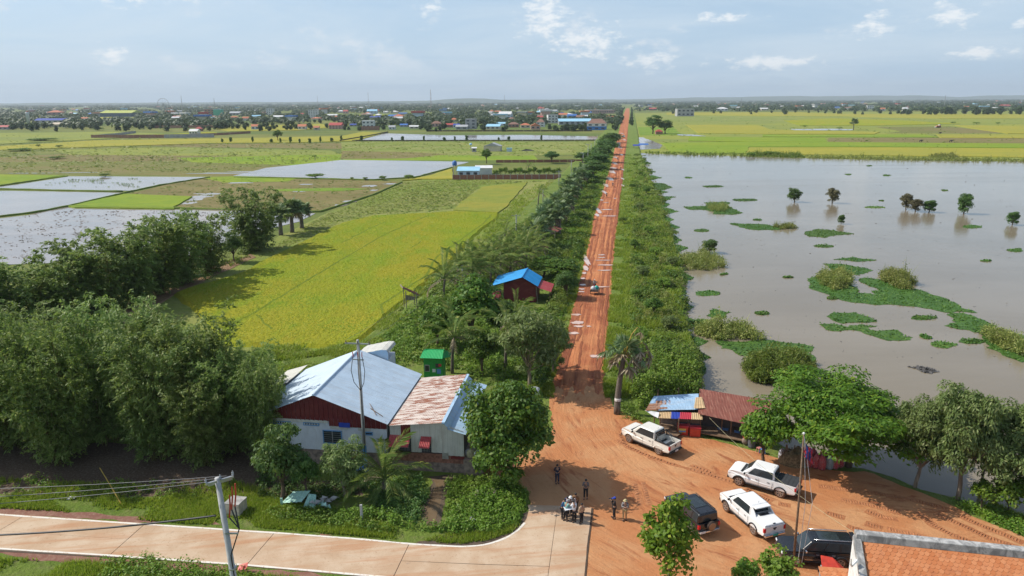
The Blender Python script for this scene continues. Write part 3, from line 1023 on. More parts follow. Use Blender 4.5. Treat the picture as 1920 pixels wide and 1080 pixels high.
for (u0, l0), (u1, l1) in zip(joints, joints[1:]):
 a, b, c, d = [G(*p, 0.055)[:2] for p in (u0, u1, l1, l0)]
 m0, m1 = (a + d) / 2, (b + c) / 2
 slab(pts=[a, b, m1, m0])
 slab(pts=[m0, m1, c, d])
m4 = ((768 + 736) / 2, (1018 + 1085) / 2)
slab([(768, 1018), (820, 1022), (865, 1024), (895, 1022), (917, 1019), (940, 1011), (956, 1003), (970, 994), (979, 987), (988, 972), (992, 956), (990, 946), (1046, 948), (1030, 1062), (900, 1058), m4])
slab([(1046, 948), (1109, 951), (1097, 1080), (1095, 1105), (1024, 1105), (1030, 1062)])
slab([m4, (900, 1058), (1030, 1062), (1024, 1105), (1010, 1250), (690, 1250), (736, 1085)])
slab([(1024, 1105), (1095, 1105), (1080, 1250), (1010, 1250)])
plain('joint_tar', (0.10, 0.07, 0.05), 0.9, kind='world')
struct(sheet('road_bed', GP([(-620, 1000), (-430, 936), (47, 968), (516, 999), (768, 1021), (990, 960), (1108, 953), (1082, 1248), (700, 1248), (736, 1083), (461, 1059)], 0.03), 0.03, MATS['joint_tar'], croad))
t_ = NT('line_paint')
f_ = t_.noise(t_.pos('world'), 5, 5, 0.7)
MATS['line_paint'] = t_.fin(t_.mix(t_.ramp(f_, 0.52, 0.68), (0.74, 0.70, 0.63), (0.52, 0.36, 0.24)), 0.8)
ribbon('edge_line', GP([(-410, 936), (-180, 952), (47, 968), (273, 983), (516, 999), (656, 1009), (768, 1019.5), (865, 1025), (900, 1023), (917, 1019.5), (940, 1012), (956, 1004), (972, 993), (984, 980)], 0.065), 0.066, 0.17, 'line_paint', croad, 0.02, 1, 120)
ribbon('edge_line', GP([(-590, 984), (-320, 1003), (-56, 1025), (203, 1041), (461, 1059), (600, 1071), (736, 1083)], 0.065), 0.066, 0.17, 'line_paint', croad, 0.02, 2, 100)
plain('kerb_strip', (0.07, 0.045, 0.03), 0.9, kind='world')
ribbon('expansion_gap', GP([(1111, 953), (1104, 1010), (1097, 1080), (1093, 1120)], 0.05), 0.063, 0.12, 'kerb_strip', croad, 0.02, 3, 40)

# shallow water standing in the ploughed land, and mud in the ponds
for i, (px, py, a, b) in enumerate([(360, 374, 3.5, 4.5), (375, 369, 4, 3), (350, 381, 3, 3), (392, 364, 5, 2), (450, 343, 5, 2), (575, 346, 3, 1.5), (563, 359, 2.5, 2), (693, 349, 3, 3), (655, 378, 2, 2.5), (640, 385, 2, 2.5), (735, 345, 4, 2), (700, 357, 1.5, 2),
         (420, 325, 14, 2), (470, 322, 10, 1.5), (60, 325, 12, 1), (150, 324, 8, 1), (510, 317, 6, 1)]):
 struct(sheet('field_puddle', blob(px, py, a, b, BASE, 90 + i * 1.7, 34), BASE + 0.085 + 0.0011 * i, MATS['pond_water']))

# =================================================================== plant materials
leafmat('bamboo_leaf', (0.105, 0.185, 0.036), (0.295, 0.39, 0.105), (0.42, 0.46, 0.18), 0.45, 0.25)
leafmat('broad_leaf', (0.045, 0.115, 0.010), (0.115, 0.220, 0.022), (0.22, 0.27, 0.03), 0.34, 0.4)
leafmat('bright_leaf', (0.08, 0.19, 0.012), (0.21, 0.35, 0.022), (0.33, 0.42, 0.04), 0.40, 0.6)
leafmat('rain_leaf', (0.055, 0.145, 0.010), (0.145, 0.285, 0.018), (0.24, 0.34, 0.025), 0.38, 0.4)
leafmat('grey_leaf', (0.105, 0.175, 0.045), (0.26, 0.335, 0.105), (0.36, 0.40, 0.17), 0.40, 0.5)
leafmat('dark_leaf', (0.045, 0.110, 0.020), (0.110, 0.205, 0.042), (0.18, 0.26, 0.06), 0.34, 0.4)
leafmat('brown_leaf', (0.09, 0.085, 0.03), (0.15, 0.13, 0.06), (0.2, 0.17, 0.09), 0.2, 0.6)
leafmat('palm_leaf', (0.10, 0.175, 0.035), (0.25, 0.32, 0.085), (0.42, 0.40, 0.12), 0.42, 0.8)
leafmat('fan_leaf', (0.085, 0.16, 0.055), (0.23, 0.32, 0.14), (0.36, 0.42, 0.23), 0.34, 0.8)
leafmat('dead_frond', (0.17, 0.125, 0.075), (0.29, 0.225, 0.14), (0.36, 0.29, 0.19), 0.15, 0.8)
leafmat('scrub_leaf', (0.085, 0.155, 0.018), (0.215, 0.285, 0.045), (0.32, 0.34, 0.08), 0.38, 0.12)
leafmat('hyacinth_leaf', (0.050, 0.135, 0.022), (0.115, 0.225, 0.036), (0.17, 0.27, 0.05), 0.28, 0.3)
leafmat('reed_leaf', (0.16, 0.21, 0.040), (0.33, 0.34, 0.09), (0.42, 0.38, 0.15), 0.38, 0.3)
leafmat('grass_blade', (0.185, 0.285, 0.024), (0.36, 0.44, 0.045), (0.48, 0.45, 0.13), 0.5, 0.25)
leafmat('weed_leaf', (0.090, 0.185, 0.018), (0.21, 0.33, 0.03), (0.30, 0.36, 0.08), 0.38, 0.35)
leafmat('rice_blade', (0.17, 0.33, 0.012), (0.42, 0.37, 0.018), None, 0.45, 0.075, iw=0.2)
leafmat('far_leaf', (0.024, 0.055, 0.014), (0.060, 0.110, 0.026), (0.095, 0.14, 0.035), 0.2, 0.02)

def barkmat(name, c, s=4.0):
 t = NT(name)
 v = t.pos('object', (1, 1, 0.25))
 f = t.noise(v, s, 5, 0.65)
 t.bump(f, 0.8, 0.05)
 MATS[name] = t.fin(t.mix(t.ramp(f, 0.35, 0.65), tuple(x * 0.55 for x in c), c), 0.9, 0, 0.15)

barkmat('bark_brown', (0.16, 0.115, 0.08))
barkmat('bark_pale', (0.33, 0.27, 0.20))
barkmat('bark_palm', (0.20, 0.17, 0.14), 7)
barkmat('culm_green', (0.19, 0.17, 0.06))
plain('petiole_yellow', (0.36, 0.25, 0.035), 0.6)

# =================================================================== builders
def clump_tree(seed, H, Rr, z0, nclump, cr, nleaf, L, W, flat=0.65, trunk_r=0.2, droop=0.0, low=-0.35, up=0.6, nlimb=14, lean=(0, 0), pad=False, tz=None, amp=0.42):
 """(trunk mesh, crown mesh) of a tree of clumped leaves"""
 rg = np.random.default_rng(seed)
 cz, Rz = (z0 + H) / 2, (H - z0) / 2
 d = unit(rg.normal(size=(nclump * 4, 3)))
 d = d[d[:, 2] > low][:nclump]
 rho = (0.35 + 0.65 * rg.random(len(d)) ** 0.55)
 rho *= np.array([0.86 + amp * mnoise.noise(Vector((v[0] * 1.7, v[1] * 1.7, v[2] * 1.7 + seed * 1.3))) for v in d])
 crs = cr * (0.65 + 0.7 * rg.random(len(d)))
 ctr = np.column_stack([d[:, 0] * np.maximum(Rr - crs * 0.8, 0.1) * rho, d[:, 1] * np.maximum(Rr - crs * 0.8, 0.1) * rho,
       cz + d[:, 2] * np.maximum(Rz - crs * flat * 0.8, 0.1) * rho])
 ctr[:, 0] += lean[0] * (ctr[:, 2] / H) ** 2
 ctr[:, 1] += lean[1] * (ctr[:, 2] / H) ** 2
 k = rg.integers(0, len(d), nleaf)
 u = unit(rg.normal(size=(nleaf, 3)))
 u[:, 2] = np.where(rg.random(nleaf) < (0.93 if pad else 0.65), np.abs(u[:, 2]), u[:, 2])
 rad = crs[k] * (0.45 + 0.6 * rg.random(nleaf) ** 0.6)
 p = ctr[k] + u * rad[:, None] * np.array([1, 1, flat])
 nr = u * 0.8 + np.array([0, 0, up]) + rg.normal(size=(nleaf, 3)) * 0.45
 ax = rg.normal(size=(nleaf, 3))
 if droop:
  ax = u * 0.5 + np.array([0, 0, -droop]) + rg.normal(size=(nleaf, 3)) * 0.35
 sc = 0.7 + 0.6 * rg.random(nleaf)
 crown = np_mesh('crown', *leaf_quads(p, nr, L * sc, W * sc, rg, ax))
 # trunk and limbs
 mb = MB()
 ft = tz if tz is not None else z0 + (H - z0) * 0.25
 pts = [(lean[0] * (t * ft / H) ** 2 + 0.12 * math.sin(t * 3 + seed), lean[1] * (t * ft / H) ** 2 + 0.1 * math.sin(t * 4 + seed * 2), t * ft) for t in np.linspace(0, 1, 6)]
 mb.tube([(pts[0][0], pts[0][1], -0.1)] + pts[1:], [trunk_r * (1.25 - 0.55 * t) for t in np.linspace(0, 1, 6)], 8)
 for j in rg.permutation(len(d))[:nlimb]:
  s = Vector(pts[rg.integers(3, 6)])
  e = Vector(ctr[j])
  mid = s.lerp(e, 0.5) + Vector((rg.normal() * 0.25, rg.normal() * 0.25, 0.18 * (e - s).length * 0.5))
  mb.tube([s, s.lerp(mid, 0.5) + Vector((0, 0, 0.05)), mid, e], [trunk_r * 0.55, trunk_r * 0.42, trunk_r * 0.3, trunk_r * 0.1], 5, False)
 me = bpy.data.meshes.new('trunk')
 me.from_pydata(mb.v, [], mb.f)
 me.polygons.foreach_set('use_smooth', [True] * len(mb.f))
 return me, crown

def bamboo_meshes(seed, H, Rr, nculm=46, nodes=20, per=15, L=0.42, W=0.15, wind=(0.5, -0.1)):
 """culms that arch outwards, each carrying feathery plumes of small leaves"""
 rg = np.random.default_rng(seed)
 mb = MB()
 C_, A_, S_ = [], [], []
 for i in range(nculm):
  a = rg.random() * 2 * math.pi
  b = np.array([math.cos(a), math.sin(a)])
  h = H * (0.45 + 0.55 * rg.random() ** 0.7)
  out = Rr * (0.2 + 0.8 * rg.random())
  r0 = 0.9 * math.sqrt(rg.random())
  t = np.linspace(0, 1, 9)
  hx = b[0] * (r0 + out * t ** 1.35) + wind[0] * t ** 3 * 1.5
  hy = b[1] * (r0 + out * t ** 1.35) + wind[1] * t ** 3 * 1.5
  hz = h * (1.12 * t - 0.12 * t ** 5)
  if i < 26:
   mb.tube(list(zip(hx, hy, hz)), [0.055 * (1.05 - x) + 0.008 for x in t], 4, False)
  tt = 0.08 + 0.92 * rg.random(nodes) ** 0.8
  px, py, pz = np.interp(tt, t, hx), np.interp(tt, t, hy), np.interp(tt, t, hz)
  an = rg.random(nodes) * 2 * math.pi
  reach = (0.35 + 0.8 * rg.random(nodes)) * (1.2 - 0.7 * tt)
  ox, oy = np.cos(an) * reach + b[0] * 0.4, np.sin(an) * reach + b[1] * 0.4
  C_.append(np.column_stack([px + ox, py + oy, pz - 0.1 * reach]))
  A_.append(np.column_stack([ox, oy, 0.25 - 0.75 * rg.random(nodes)]))
  S_.append(1.15 - 0.55 * tt)
 c = np.concatenate(C_)
 ax = np.concatenate(A_)
 sz = np.concatenate(S_)
 n = len(c) * per
 cc, aa, ss = np.repeat(c, per, 0), unit(np.repeat(ax, per, 0)), np.repeat(sz, per)
 # a plume: leaves strung along its own axis
 cc = cc + aa * ((rg.random(n) - 0.35) * 1.35 * ss)[:, None] + rg.normal(size=(n, 3)) * np.array([0.12, 0.12, 0.10])
 ll = aa * 0.7 + rg.normal(size=(n, 3)) * 0.6 + np.array([0, 0, -0.25])
 nr = rg.normal(size=(n, 3)) * 0.45 + np.array([-0.15, 0, 1.0])
 sc = 0.7 + 0.6 * rg.random(n)
 keep = cc[:, 2] > 0.35
 crown = np_mesh('crown', *leaf_quads(cc[keep], nr[keep], (L * sc)[keep], (W * sc)[keep], rg, ll[keep]))
 me = bpy.data.meshes.new('culms')
 me.from_pydata(mb.v, [], mb.f)
 return me, crown

def frond_mesh(seed, L=3.4, npair=24, leaf=0.75, arc=1.1, wid=0.125):
 """a feather palm leaf lying along +X, rising then falling"""
 rg = np.random.default_rng(seed)
 t = np.linspace(0, 1, 9)
 x = L * np.sin(arc * t) / max(math.sin(arc), 0.5) * 0.95
 z = L * 0.30 * (t * 1.3 - 1.9 * t ** 2.2)
 mb = MB().tube(list(zip(x, 0 * x, z)), [0.045 * (1.1 - q) for q in t], 4, False)
 tt = np.linspace(0.14, 0.99, npair)
 px, pz = np.interp(tt, t, x), np.interp(tt, t, z)
 ln = leaf * np.sin(np.clip(tt * 1.15 + 0.25, 0, math.pi) * 0.95) * 1.05
 vs, fs = list(mb.v), list(mb.f)
 for i in range(npair):
  for s in (-1, 1):
   l = ln[i] * (0.9 + 0.2 * rg.random())
   a = Vector((0.55, s * 0.8, -0.42 - 0.35 * rg.random())).normalized() * l
   b = Vector((px[i], 0, pz[i]))
   m = b + a * 0.5 + Vector((0, 0, 0.06 * l))
   n = len(vs)
   vs += [b, m + Vector((wid / 2, 0, 0)), b + a, m - Vector((wid / 2, 0, 0))]
   fs.append((n, n + 1, n + 2, n + 3))
 me = bpy.data.meshes.new('frond')
 me.from_pydata([tuple(v) for v in vs], [], fs)
 return me

def fan_mesh(seed, stalk=1.0, r=0.95, seg=20, spread=250, fold=0.25):
 """a fan palm leaf: stalk along +X, blades radiating from its end"""
 rg = np.random.default_rng(seed)
 mb = MB().tube([(0, 0, 0), (stalk * 0.5, 0, 0.06), (stalk, 0, 0)], [0.05, 0.035, 0.03], 4, False)
 vs, fs = list(mb.v), list(mb.f)
 for i in range(seg):
  a = R(spread) * (i / (seg - 1) - 0.5)
  l = r * (0.85 + 0.25 * rg.random()) * (1 - 0.15 * abs(i / (seg - 1) - 0.5))
  d = Vector((math.cos(a), math.sin(a), -fold * rg.random() - 0.12))
  s = Vector((-math.sin(a), math.cos(a), 0))
  b = Vector((stalk, 0, 0))
  w = l * R(spread) / seg * 0.52
  n = len(vs)
  vs += [b, b + d * l * 0.6 + s * w + Vector((0, 0, 0.05 * (i % 2))), b + d * l + Vector((0, 0, -0.18 * l)), b + d * l * 0.6 - s * w]
  fs.append((n, n + 1, n + 2, n + 3))
 me = bpy.data.meshes.new('frond')
 me.from_pydata([tuple(v) for v in vs], [], fs)
 return me

def setm(me, m):
 me.materials.clear()
 me.materials.append(MATS[m])
 return me

FROND = [setm(frond_mesh(i, 3.3, 22, 0.8, 1.0 + 0.12 * i), 'palm_leaf') for i in range(3)]
FROND_DRY = setm(frond_mesh(9, 2.8, 18, 0.7, 1.35), 'dead_frond')
FAN = [setm(fan_mesh(i), 'fan_leaf') for i in range(2)]
FAN_DRY = setm(fan_mesh(5, 0.9, 0.9, 14, 150, 0.7), 'dead_frond')

def palm(name, kind, H, seed, nfr, label=None, group=None, size=1.0, trunk_r=0.16, dry=2, lean=0.3, wind=0.25, root=None):
 rg = np.random.default_rng(seed)
 r = root or thing(name, label, 'palm tree', group=group)
 pts = [(lean * t ** 2, 0.1 * math.sin(3 * t + seed), H * t) for t in np.linspace(0, 1, 8)]
 mb = MB().tube([(0, 0, -0.1)] + pts[1:], [trunk_r * (1.3 - 0.5 * t) for t in np.linspace(0, 1, 8)], 9)
 for k in range(3, int(H * 3)):
  q = k / (H * 3)
  mb.lathe([(trunk_r * (1.28 - 0.5 * q), -0.03), (trunk_r * (1.36 - 0.5 * q), 0), (trunk_r * (1.26 - 0.5 * q), 0.03)], (lean * q * q, 0.1 * math.sin(3 * q + seed), H * q), 8)
 mb.build('trunk', MATS['bark_palm'], r, smooth=True)
 top = Vector(pts[-1])
 for i in range(nfr):
  q = i / max(nfr - 1, 1)
  az = i * 2.4 + rg.normal() * 0.2
  el = R(74) - q * R(95) + rg.normal() * 0.12
  dead = i >= nfr - dry
  me = (FROND_DRY if dead else FROND[i % 3]) if kind == 'coconut' else (FAN_DRY if dead else FAN[i % 2])
  o = link('frond', me, parent=r)
  o.location = top + Vector((math.cos(az) * 0.08, math.sin(az) * 0.08, 0.05 - 0.15 * q))
  d = Vector((math.cos(az) * math.cos(el), math.sin(az) * math.cos(el), math.sin(el))) + Vector((wind, -0.1 * wind, 0))
  d.normalize()
  sd = Vector((0, 0, 1)).cross(d)
  sd = sd.normalized() if sd.length > 0.05 else Vector((-math.sin(az), math.cos(az), 0))
  upv = d.cross(sd)
  M = Matrix((d, sd, upv)).transposed()
  o.rotation_euler = M.to_euler()
  s = size * (0.85 + 0.3 * rg.random())
  o.scale = (s, s, s)
 return r

# =================================================================== prototypes, then one copy for each tree of the photograph
PROTO = {}

def proto(key, tm, cm, bark, leaf, names=('trunk', 'crown'), H=10.0, Rr=4.0):
 setm(tm, bark)
 setm(cm, leaf)
 PROTO.setdefault(key, []).append((tm, cm, names, H, Rr))

for s_ in range(4):
 proto('bamboo', *bamboo_meshes(s_ + 1, 12, 4.6, nculm=78, nodes=20, per=15), 'culm_green', 'bamboo_leaf', ('culms', 'crown'), 12, 5.3)
for s_ in range(3):
 proto('row', *bamboo_meshes(s_ + 20, 11, 3.6, nculm=56, nodes=17, per=11, L=0.55, W=0.2), 'culm_green', 'bamboo_leaf', ('culms', 'crown'), 11, 4.3)
for s_ in range(3):
 proto('broad', *clump_tree(s_ + 40, 7, 3, 1.0, 46, 0.95, 5200, 0.34, 0.2, trunk_r=0.18), 'bark_brown', 'broad_leaf', H=7, Rr=3)
for s_ in range(2):
 proto('dark', *clump_tree(s_ + 50, 7, 3, 0.6, 50, 1.0, 5200, 0.36, 0.16, trunk_r=0.18, droop=0.5), 'bark_brown', 'dark_leaf', H=7, Rr=3)
for s_ in range(2):
 proto('grey', *clump_tree(s_ + 60, 8, 3, 0.6, 64, 0.62, 6000, 0.36, 0.10, trunk_r=0.12, droop=0.5, low=-0.85, flat=0.9, nlimb=30), 'bark_pale', 'grey_leaf', H=8, Rr=3)
for s_ in range(3):
 proto('shrub', *clump_tree(s_ + 70, 2.6, 1.6, 0.0, 26, 0.55, 1500, 0.26, 0.14, trunk_r=0.06, low=-0.1, nlimb=8), 'bark_brown', 'weed_leaf', H=2.6, Rr=1.6)
for s_ in range(3):
 proto('umbrella', *clump_tree(s_ + 80, 6, 4, 0.9, 54, 1.2, 5200, 0.42, 0.24, flat=0.5, trunk_r=0.2, low=-0.4), 'bark_brown', 'dark_leaf', H=6, Rr=4)
for s_ in range(4):
 proto('far', *clump_tree(s_ + 90, 9, 4.4, -1.2, 36, 1.6, 900, 1.2, 0.8, trunk_r=0.22, nlimb=5, low=-0.85), 'bark_brown', 'far_leaf', H=9, Rr=4.2)
for s_ in range(2):
 proto('lake', *clump_tree(s_ + 100, 5, 2.9, 0.0, 48, 0.85, 4600, 0.36, 0.2, trunk_r=0.16, low=-0.95), 'bark_brown', 'dark_leaf', H=5, Rr=3)
proto('lake_brown', *clump_tree(105, 5, 2.9, 0.0, 48, 0.85, 4200, 0.36, 0.2, trunk_r=0.16, low=-0.95), 'bark_brown', 'brown_leaf', H=5, Rr=3)

def put_tree(kind, bx, by, top, wpx, name, label, cat='tree', group=None, z=0.0, var=None, parts=True, rot=None):
 """base at column bx, row by; crown top at row `top`; wpx columns wide"""
 b = G(bx, by, z)
 h = GY(bx, top, b[1])[2] - z
 dep = float((b - CAMP) @ _fwd)
 rad = wpx / 2 * dep / FPX
 P = PROTO[kind]
 tm, cm, nm, H, Rr = P[(var if var is not None else random.randrange(len(P))) % len(P)]
 r = thing(name, label, cat, tuple(b), rot if rot is not None else random.random() * 6.28, group)
 r.scale = (rad / Rr, rad / Rr, h / H)
 link(nm[0], tm, parent=r)
 link(nm[1], cm, parent=r)
 return r

ORD = ['first', 'second', 'third', 'fourth', 'fifth', 'sixth', 'seventh', 'eighth', 'ninth', 'tenth', 'eleventh', 'twelfth', 'thirteenth', 'fourteenth', 'fifteenth', 'sixteenth', 'seventeenth', 'eighteenth', 'nineteenth', 'twentieth']
ORD2 = ORD + ['twenty-' + o for o in ORD[:9]] + ['thirtieth'] + ['thirty-' + o for o in ORD[:9]] + ['fortieth'] + ['forty-' + o for o in ORD[:9]]

# the bamboo grove beside the concrete road
GROVE = [(-70, 850, 560, 200), (25, 838, 572, 190), (115, 868, 585, 185), (205, 830, 556, 190), (300, 858, 590, 185), (375, 822, 566, 185),
   (455, 845, 640, 160), (80, 770, 578, 180), (280, 765, 570, 170), (385, 868, 690, 150), (492, 800, 645, 84), (190, 775, 590, 160), (-20, 780, 585, 170), (435, 775, 655, 120), (497, 868, 668, 104)]
for i, (bx, by, tp, w) in enumerate(sorted(GROVE)):
 put_tree('bamboo', bx, by, tp, w, 'bamboo_clump', f'tall feathery bamboo clump in the roadside grove, {ORD[i]} from the left edge', 'bamboo', 'bamboo clumps of the roadside grove', var=i)
ROW = [(-30, 640, 480, 170), (55, 628, 487, 150), (125, 612, 468, 135), (190, 592, 438, 140), (248, 573, 422, 130), (298, 553, 404, 125), (345, 533, 391, 120), (393, 512, 397, 84)]
for i, (bx, by, tp, w) in enumerate(ROW):
 put_tree('row', bx, by, tp, w, 'bamboo_clump', f'bamboo clump along the earth path by the ponds, {ORD[i]} counted from the near end', 'bamboo', 'bamboo row along the pond path', z=BASE, var=i)
put_tree('row', 480, 470, 352, 112, 'bamboo_clump', 'large lone round bamboo clump beside the fan palms at the rice field edge', 'bamboo', z=BASE, var=1)
put_tree('dark', 440, 492, 432, 46, 'small_tree', 'small dark tree between the bamboo row and the round clump', z=BASE)

def palm_at(bx, by, crown_y, kind, label, group=None, nfr=16, size=1.0, z=0.0, seed=0, **kw):
 b = G(bx, by, z)
 h = max(0.5, GY(bx, crown_y, b[1])[2] - z)
 r = palm('coconut_palm' if kind == 'coconut' else 'fan_palm', kind, h, seed, nfr, label, group, size, **kw)
 r.location = tuple(b)
 return r

for i, (bx, by, cy, sz) in enumerate([(527, 441, 402, 1.5), (548, 436, 394, 1.75), (566, 428, 396, 1.5)]):
 palm_at(bx, by, cy, 'fan', f'fan palm with rough dark trunk by the round bamboo, {ORD[i]} of three from the bamboo', 'fan palms by the rice field', 30, sz, BASE, 200 + i, trunk_r=0.42, dry=5, lean=0.1)

# trees round the houses
put_tree('dark', 530, 938, 795, 118, 'leafy_tree', 'dark leafy tree against the white house wall by the grove', var=0)
put_tree('dark', 575, 935, 838, 70, 'leafy_tree', 'lower dark bushy tree in front of the white house wall', var=1)
put_tree('grey', 645, 932, 815, 115, 'feathery_shrub_tree', 'light feathery shrub tree below the barred house window', var=0)
palm_at(720, 922, 897, 'coconut', 'young coconut palm with long arching fronds in front of the house', None, 18, 1.05, 0, 31, trunk_r=0.2, dry=1, lean=0.1, wind=0.05)
tm, cm = clump_tree(305, 8.4, 4.7, 0.2, 125, 1.1, 19000, 0.34, 0.2, trunk_r=0.14, up=0.5, tz=3.2, low=-0.85, amp=0.5)
proto('house_tree', tm, cm, 'bark_brown', 'broad_leaf', H=8.6, Rr=4.25)
put_tree('house_tree', 950, 900, 690, 190, 'leafy_tree', 'big round glossy green tree beside the rusty roofed annex at the junction')
put_tree('grey', 990, 728, 556, 165, 'gum_tree', 'airy tree with bare pale branches between palms and red road', var=1)
put_tree('grey', 1035, 700, 600, 80, 'gum_tree', 'slender pale green tree leaning over the red road edge', var=0)
put_tree('broad', 888, 650, 516, 135, 'leafy_tree', 'dense dark green tree in front of the blue roofed house', var=0)
put_tree('broad', 905, 705, 610, 80, 'small_tree', 'small leafy tree between green kiosk and airy tree', var=1)
put_tree('broad', 820, 650, 570, 80, 'small_tree', 'rounded bushy tree behind the green kiosk', var=2)
put_tree('dark', 945, 640, 560, 90, 'small_tree', 'dark bushy tree below the blue roofed house', var=0)
put_tree('broad', 1050, 530, 482, 96, 'leafy_tree', 'spreading green tree behind the blue roofed house', var=1)
put_tree('dark', 1062, 560, 500, 55, 'small_tree', 'dark tree at the road side of the blue roofed house', var=1)
put_tree('broad', 1020, 520, 478, 70, 'leafy_tree', 'leafy tree on the field side behind the blue roof', var=0)
palm_at(848, 700, 632, 'coconut', 'coconut palm with yellowing fronds right behind the green kiosk', None, 17, 1.15, 0, 32, dry=4)
palm_at(948, 690, 618, 'coconut', 'coconut palm half hidden behind the airy bare branched tree', None, 17, 1.1, 0, 33, dry=3)
palm_at(965, 640, 585, 'coconut', 'coconut palm standing before the maroon wall of the blue roofed house', None, 13, 0.8, 0, 34, dry=2)
CO = [(832, 560, 520, .9), (858, 545, 500, .9), (885, 545, 505, .85), (900, 520, 488, .85), (920, 530, 492, .9), (938, 515, 478, .85), (955, 525, 488, .8), (968, 500, 466, .85), (985, 510, 475, .8),
  (925, 500, 470, .8), (950, 490, 462, .8), (980, 480, 450, .85), (1000, 490, 458, .75), (872, 525, 492, .8)]
for i, (bx, by, cy, sz) in enumerate(sorted(CO, key=lambda c: -c[1])):
 palm_at(bx, by + 4, cy + 2, 'coconut', f'wind blown coconut palm in the grove behind the blue roof, {ORD[i]} from near', 'coconut grove beside the rice field', 19, sz * 1.4, 0, 40 + i, wind=0.4, dry=3)
palm_at(945, 462, 436, 'coconut', 'lone coconut palm on the grass beside the second roadside power pole', None, 13, 0.8, 0, 60, wind=0.5)
palm_at(1009, 385, 362, 'coconut', 'lone leaning coconut palm on grass short of the brick wall', None, 12, 0.85, 0, 61, wind=0.6)
FP = [(1003, 470, 432), (1018, 455, 420), (1030, 440, 408), (1025, 425, 396), (1045, 425, 392), (1040, 405, 378), (1058, 410, 380), (1055, 392, 366), (1070, 392, 362), (1062, 375, 350),
  (1078, 372, 346), (1070, 360, 337), (1085, 355, 330), (1080, 345, 324), (1094, 342, 320), (1012, 440, 410), (1048, 440, 402), (1090, 335, 316)]
for i, (bx, by, cy) in enumerate(FP):
 palm_at(bx, by, cy, 'fan', f'silvery fan palm in the roadside row before the brick wall, {ORD[i]} from the near end', 'fan palms in the roadside row', 20, 1.35 if i % 3 else 1.6, 0, 70 + i, trunk_r=0.3, dry=3)
for i, (bx, by, tp, w) in enumerate([(1012, 462, 424, 50), (1035, 420, 384, 45), (1060, 380, 350, 45), (1080, 352, 322, 45), (1100, 345, 318, 40)]):
 put_tree('dark', bx, by, tp, w, 'leafy_tree', f'dark tree filling the fan palm row, {ORD[i]} from the near end', 'tree', 'dark trees in the fan palm row')
for i, (bx, by, tp, w) in enumerate([(1112, 335, 300, 60), (1120, 318, 285, 60), (1128, 305, 270, 58), (1136, 290, 258, 52), (1144, 276, 250, 48), (1150, 268, 248, 42)]):
 put_tree('umbrella', bx, by, tp, w, 'rain_tree', f'dark spreading rain tree lining the red road, {ORD[i]} from the near end', 'tree', 'rain trees along the road')
put_tree('broad', 912, 306, 277, 25, 'small_tree', 'upright dark green tree above the tin roofs of the walled plot')
put_tree('umbrella', 1034, 304, 283, 38, 'umbrella_tree', 'flat topped tree alone on the grass behind the brick wall')
put_tree('umbrella', 1092, 305, 284, 40, 'umbrella_tree', 'flat topped tree near the white roadside lamp posts')
put_tree('shrub', 196, 331, 324, 30, 'bush', 'low round bush at the far end of the pond bank', z=BASE)
for i, (bx, by, w) in enumerate([(592, 334, 44), (685, 338, 12), (717, 338, 18), (766, 336, 22), (660, 338, 10)]):
 put_tree('shrub', bx, by, by - 10 if w > 15 else by - 7, w, 'bush', f'round bush on the bank of the long pond, {ORD[i]} to be listed' if False else f'{["broad", "tiny", "rounded", "taller leafy", "very small"][i]} bush on the near bank of the long pond', 'bush', z=BASE)
# garden behind the brick wall
for i, bx in enumerate(range(930, 1048, 9)):
 put_tree('shrub', bx, 331, 316 - (i % 3) * 3, 14, 'banana_bush', f'leafy garden bush behind the brick wall, {ORD[i]} from the tin shed', 'bush', 'garden bushes behind the brick wall', z=BASE)
palm_at(990, 328, 311, 'coconut', 'small palm rising out of the walled garden', None, 10, 0.8, BASE, 95)

# palmyra at the road mouth, half dead
r_ = palm_at(1157, 776, 668, 'fan', 'palmyra palm with ragged half dead crown beside the red road mouth', None, 16, 1.15, 0, 120, trunk_r=0.27, dry=9, lean=0.5, wind=0.1)
mb = MB()
mb.tube([(0.45, 0, 5.6), (0.75, -0.1, 6.9), (1.15, -0.1, 8.3), (1.7, -0.1, 9.0)], [.09, .07, .06, .05], 5)
mb.tube([(0.5, 0, 5.6), (0.5, -0.2, 6.8), (0.55, -0.25, 7.7)], [.07, .06, .05], 5)
mb.tube([(0.5, 0, 5.6), (1.2, -0.2, 7.0), (2.2, -0.2, 7.5)], [.07, .06, .05], 5)
mb.build('leaf_stalk', MATS['petiole_yellow'], r_, smooth=True)
for k, (p, rz, ry, s, dry) in enumerate([((1.7, -.1, 9.0), 0.6, 0.9, .8, 1), ((1.3, -.1, 8.4), 1.4, 1.2, .9, 0), ((2.2, -.2, 7.5), 0.2, 0.9, 1.3, 1), ((2.5, -.2, 7.1), -0.4, 1.2, 1.35, 1), ((1.4, -.3, 7.6), -0.7, 0.9, 1.2, 1),
           ((.55, -.25, 7.7), 2.6, .9, .9, 0), ((.0, -.25, 7.4), 3.1, .6, .9, 0), ((-.2, .1, 6.6), 2.9, .2, 1.1, 0), ((1.0, -.2, 6.6), -.4, .5, 1.2, 0), ((.9, .2, 6.9), .6, .4, 1.2, 0)]):
 o = link('frond', FAN_DRY if dry else FAN[k % 2], parent=r_)
 o.location = p
 o.rotation_euler = (0, ry, rz)
 o.scale = (s, s, s)
plain('white_cloth', (0.72, 0.70, 0.66), 0.8)
MB().lathe([(0.315, -0.14), (0.325, 0), (0.31, 0.12)], (0.03, 0.02, 1.55), 12).build('painted_band', MATS['white_cloth'], r_)

